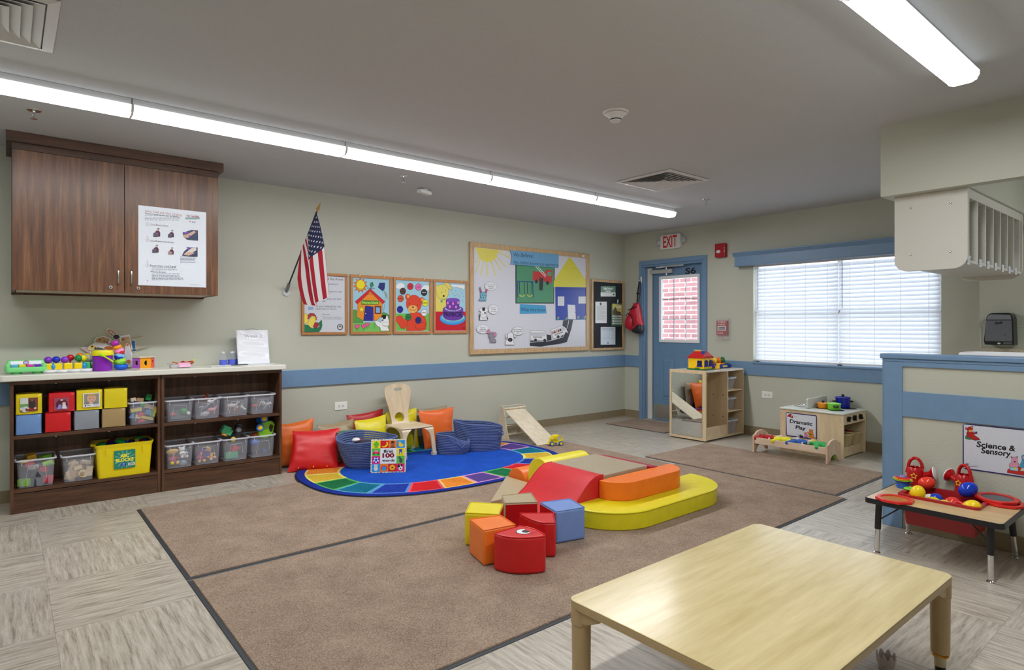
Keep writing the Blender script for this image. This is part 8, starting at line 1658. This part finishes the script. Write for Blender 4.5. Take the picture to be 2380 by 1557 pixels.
for k, (r, z) in enumerate(((0.024, 0.0), (0.03, 0.02), (0.033, 0.045))):
    for i in range(n): g = 2 * PI * i / n; v.append((r * math.cos(g), r * math.sin(g), z + (0.012 * (1 if i % 4 < 2 else -.4) if k == 2 else 0)))
b.add(v, [(k * n + i, k * n + (i + 1) % n, (k + 1) * n + (i + 1) % n, (k + 1) * n + i) for k in range(2) for i in range(n)] + [list(range(n))[::-1]], C((196, 188, 190), .35)); b.build('cup', t, solid=.003)

# ================================================================= HANGING CUBBIES AND KITCHENETTE
LAM = mat('grey_speckled_laminate', (206, 203, 195), .45, bs=260, var=.05); EDG = mat('pale_edge_band', (214, 216, 200), .4)
t = thing('hanging_cubbies', 'row of grey laminate cubbies hanging under the soffit', 'cubbies', (4.53, -2.40, 1.68)); cx0, cx1 = -0.2, 0.205
def brack(): 
    return [(cx0, 0.5), (cx0, 0.07)] + [(cx0 + .08 - .08 * math.cos(g), .07 - .07 * math.sin(g) + 0.0) for g in [PI / 2 * i / 6 for i in range(1, 7)]] + [(cx1 - .08 + .08 * math.sin(g), .07 - .07 * math.cos(g)) for g in [PI / 2 * i / 6 for i in range(7)]] + [(cx1, 0.5)]
for y, nm_ in ((0.0, 'end_panel'), (1.40, 'end_panel')):
    b = B(); b.prism(brack(), y, y + 0.02, LAM, 'y'); e_ = b.build(nm_, t, bevel=.002)
    b = B()
    for x, z in ((-0.105, 0.415), (0.115, 0.415), (-0.105, 0.108), (0.115, 0.108)): b.ell((x, y - .001, z), (.008, .005, .008), CHROME, 12)
    b.build('bolts', e_)
b = B(); b.box(cx0 + .005, 0.02, 0.035, cx1 - .005, 1.40, 0.052, LAM); b.build('bottom_shelf', t, bevel=.001)
b = B(); b.box(cx0 + .005, 0.02, 0.44, cx1 - .005, 1.40, 0.5, LAM); b.build('top_board', t)
b = B(); b.box(cx0 + .0, 0.02, 0.052, cx0 + .012, 1.40, 0.44, LAM); b.build('back_panel', t)
for k in range(8):
    y = 0.028 + k * 0.187
    if y > 1.38: continue
    b = B(); b.box(cx0 + .012, y, 0.052, cx1 - .004, y + .012, 0.44, LAM); b.box(cx1 - .004, y, 0.052, cx1 - .001, y + .012, 0.44, EDG); b.build('divider', t)
for k in range(7):
    y = 0.10 + k * 0.186 if k else 0.03
    A = Art((cx1 - .002, y - .03, 0.022), (0, 0.058, 0), (0, 0, .05), (1, 0, 0)); A.base = .001; A.rect(0, 0, 1, 1, (214, 222, 234)).text(.3, .55, 'name', .16, (90, 96, 110), wid=.4).lines(.2, .3, .8, 1, .1, .06, (120, 126, 150)).circ(.85, .3, .05, (60, 64, 90)); A.build('name_card', t)
t = thing('folded_diapers', 'white nappies in the farthest hanging cubby', 'nappies', (4.60, -1.10, 1.733))
for k in range(4): b = B(); b.box(-0.08, -0.10, k * .03 + .0005, .10, 0.04, k * .03 + .029, C((226, 230, 236), .7)); b.build('nappy', t, bevel=.01)
t = thing('white_cloth', 'small white cloth in the first hanging cubby', 'cloth', (4.66, -2.30, 1.733)); b = B(); b.ell((0.02, 0, .02), (.05, .03, .02), C((226, 226, 222), .8), 12); b.build('cloth_folds', t)
# towel dispenser
t = thing('towel_dispenser', 'grey paper towel dispenser on the alcove wall behind the half wall', 'paper towel dispenser', (4.442, -0.153, 1.155)); DG_ = C((104, 108, 118), .35)
b = B(); prd = [(-0.10, 0), (0.10, 0), (0.105, 0.0), (0.098, 0.23)] + [(0.095 - .03 * (1 - math.cos(g)), .23 + .05 * math.sin(g)) for g in [PI / 2 * i / 5 for i in range(6)]] + [(-0.04 - .05 * math.sin(g), 0.28 - .05 * (1 - math.cos(g))) for g in [PI / 2 * i / 5 for i in range(6)]] + [(-0.108, 0.03)]
b.prism(prd, -0.13, 0, C((20, 22, 26), .3), 'y'); b.build('casing', t, bevel=.006)
b = B(); b.prism([(-0.098, 0.03), (0.094, 0.03), (0.09, 0.215), (-0.09, 0.215)], -0.142, -0.128, DG_, 'y'); b.build('front_cover', t, bevel=.01, seg=3)
b = B(); b.prism([(-0.088, 0.218), (0.088, 0.218), (0.08, 0.262), (-0.06, 0.268), (-0.078, 0.255)], -0.138, -0.128, C((124, 128, 138), .3), 'y'); b.build('upper_cover', t, bevel=.006)
A = Art((-0.025, -0.1425, 0.175), (0.06, 0, 0.01), (-0.002, 0, .03), (0, -1, 0)); A.text(0, .1, 'Scott', .7, (12, 12, 16), wid=.9, bold=.05, shear=.2); A.build('brand_lettering', t)
b = B(); b.box(.04, -.1425, .09, .05, -.142, .094, BLACK); b.box(.042, -.1425, .083, .048, -.142, .087, BLACK); b.ell((0.0, -.131, .012), (.012, .004, .008), C((220, 224, 228), .1), 10); b.build('marks', t)
b = B(); b.box(.03, -.1315, .006, .09, -.1305, .024, C((90, 94, 104), .3)); b.build('sensor_window', t)
SPK = mat('speckled_countertop', (196, 188, 168), .35, bs=300, var=.22)
t = thing('kitchenette_counter', 'speckled countertop and backsplash behind the half wall', 'counter', (5.3, -0.14, 0))
b = B(); b.box(-1.0, -0.60, 0, 1.0, -0.001, 0.93, C((206, 208, 196), .5)); b.build('base_cabinet', t)
b = B(); b.box(-1.02, -0.62, 0.93, 1.02, -0.001, 0.965, SPK); b.box(-1.02, -0.022, 0.965, 1.02, -0.001, 1.125, SPK); b.build('worktop', t, bevel=.004)
b = B(); b.box(-1.02, -0.008, 1.125, 1.02, -0.001, 1.315, C((192, 200, 184), .4)); b.box(-1.025, -0.012, 1.125, -1.01, -0.001, 1.32, C((204, 208, 194), .4)); b.box(-1.025, -0.012, 1.31, 1.02, -0.001, 1.322, C((204, 208, 194), .4)); b.build('splash_panel', t, bevel=.002)
t = thing('changing_pad', 'white moulded changing pad rim showing over the half wall cap', 'changing pad', (5.15, -1.95, 1.06))
b = B(); o = rrect(-0.56, -0.16, 0.56, 0.16, .07, 6); i_ = rrect(-0.51, -0.11, .51, .11, .05, 6); k = len(o)
b.add([(p[0], p[1], 0) for p in o] + [(p[0] * .985, p[1] * .96, .085) for p in o] + [(p[0], p[1], .085) for p in i_] + [(p[0] * .95, p[1] * .9, .02) for p in i_], [(r * k + i, r * k + (i + 1) % k, (r + 1) * k + (i + 1) % k, (r + 1) * k + i) for r in range(3) for i in range(k)] + [list(range(k))[::-1], list(range(3 * k, 4 * k))], C((232, 234, 238), .3)); b.build('moulded_tray', t, bevel=.012, seg=3)
t = thing('changing_table', 'pale changing table cabinet hidden behind the half wall', 'cabinet', (5.15, -1.95, 0))
b = B(); b.box(-.6, -.2, 0, .6, .2, 1.06, C((214, 212, 200), .5)); b.build('carcass', t, bevel=.003)

# ================================================================= LIGHT AND CAMERA
w = bpy.data.worlds.new('daylight'); SC.world = w; w.use_nodes = True; nt = w.node_tree; nt.nodes.clear()
o_ = nt.nodes.new('ShaderNodeOutputWorld'); bg = nt.nodes.new('ShaderNodeBackground'); sky = nt.nodes.new('ShaderNodeTexSky')
sky.sky_type = 'HOSEK_WILKIE'; sky.turbidity = 5; sky.sun_direction = Vector((0.3, -0.5, 0.8)).normalized(); sky.ground_albedo = 0.6
mixw = nt.nodes.new('ShaderNodeMix'); mixw.data_type = 'RGBA'; mixw.inputs[0].default_value = 0.6
nt.links.new(sky.outputs[0], mixw.inputs[6]); mixw.inputs[7].default_value = (0.9, 0.96, 1.0, 1)
nt.links.new(mixw.outputs[2], bg.inputs[0]); bg.inputs[1].default_value = WORLD_S
nt.links.new(bg.outputs[0], o_.inputs[0])
cam = bpy.data.cameras.new('camera'); cam.sensor_width = 36.0; cam.lens = 36.0 * 1422.5 / 2380.0; cam.shift_x = 0.0; cam.shift_y = -21.0 / 2380.0
co = bpy.data.objects.new('camera', cam); COL.objects.link(co); co.location = (5.858, -6.982, 1.32); co.rotation_euler = (math.radians(90), 0, math.radians(50.44076)); SC.camera = co
vs = SC.view_settings; SC.display_settings.display_device = 'sRGB'
vs.view_transform = 'Standard'; vs.look = 'None'; vs.gamma = 1.0; vs.use_curve_mapping = False; vs.exposure = EXPO
SC.cycles.max_bounces = 10; SC.cycles.diffuse_bounces = 5; SC.cycles.glossy_bounces = 4; SC.cycles.transparent_max_bounces = 24; SC.cycles.sample_clamp_indirect = 6.0
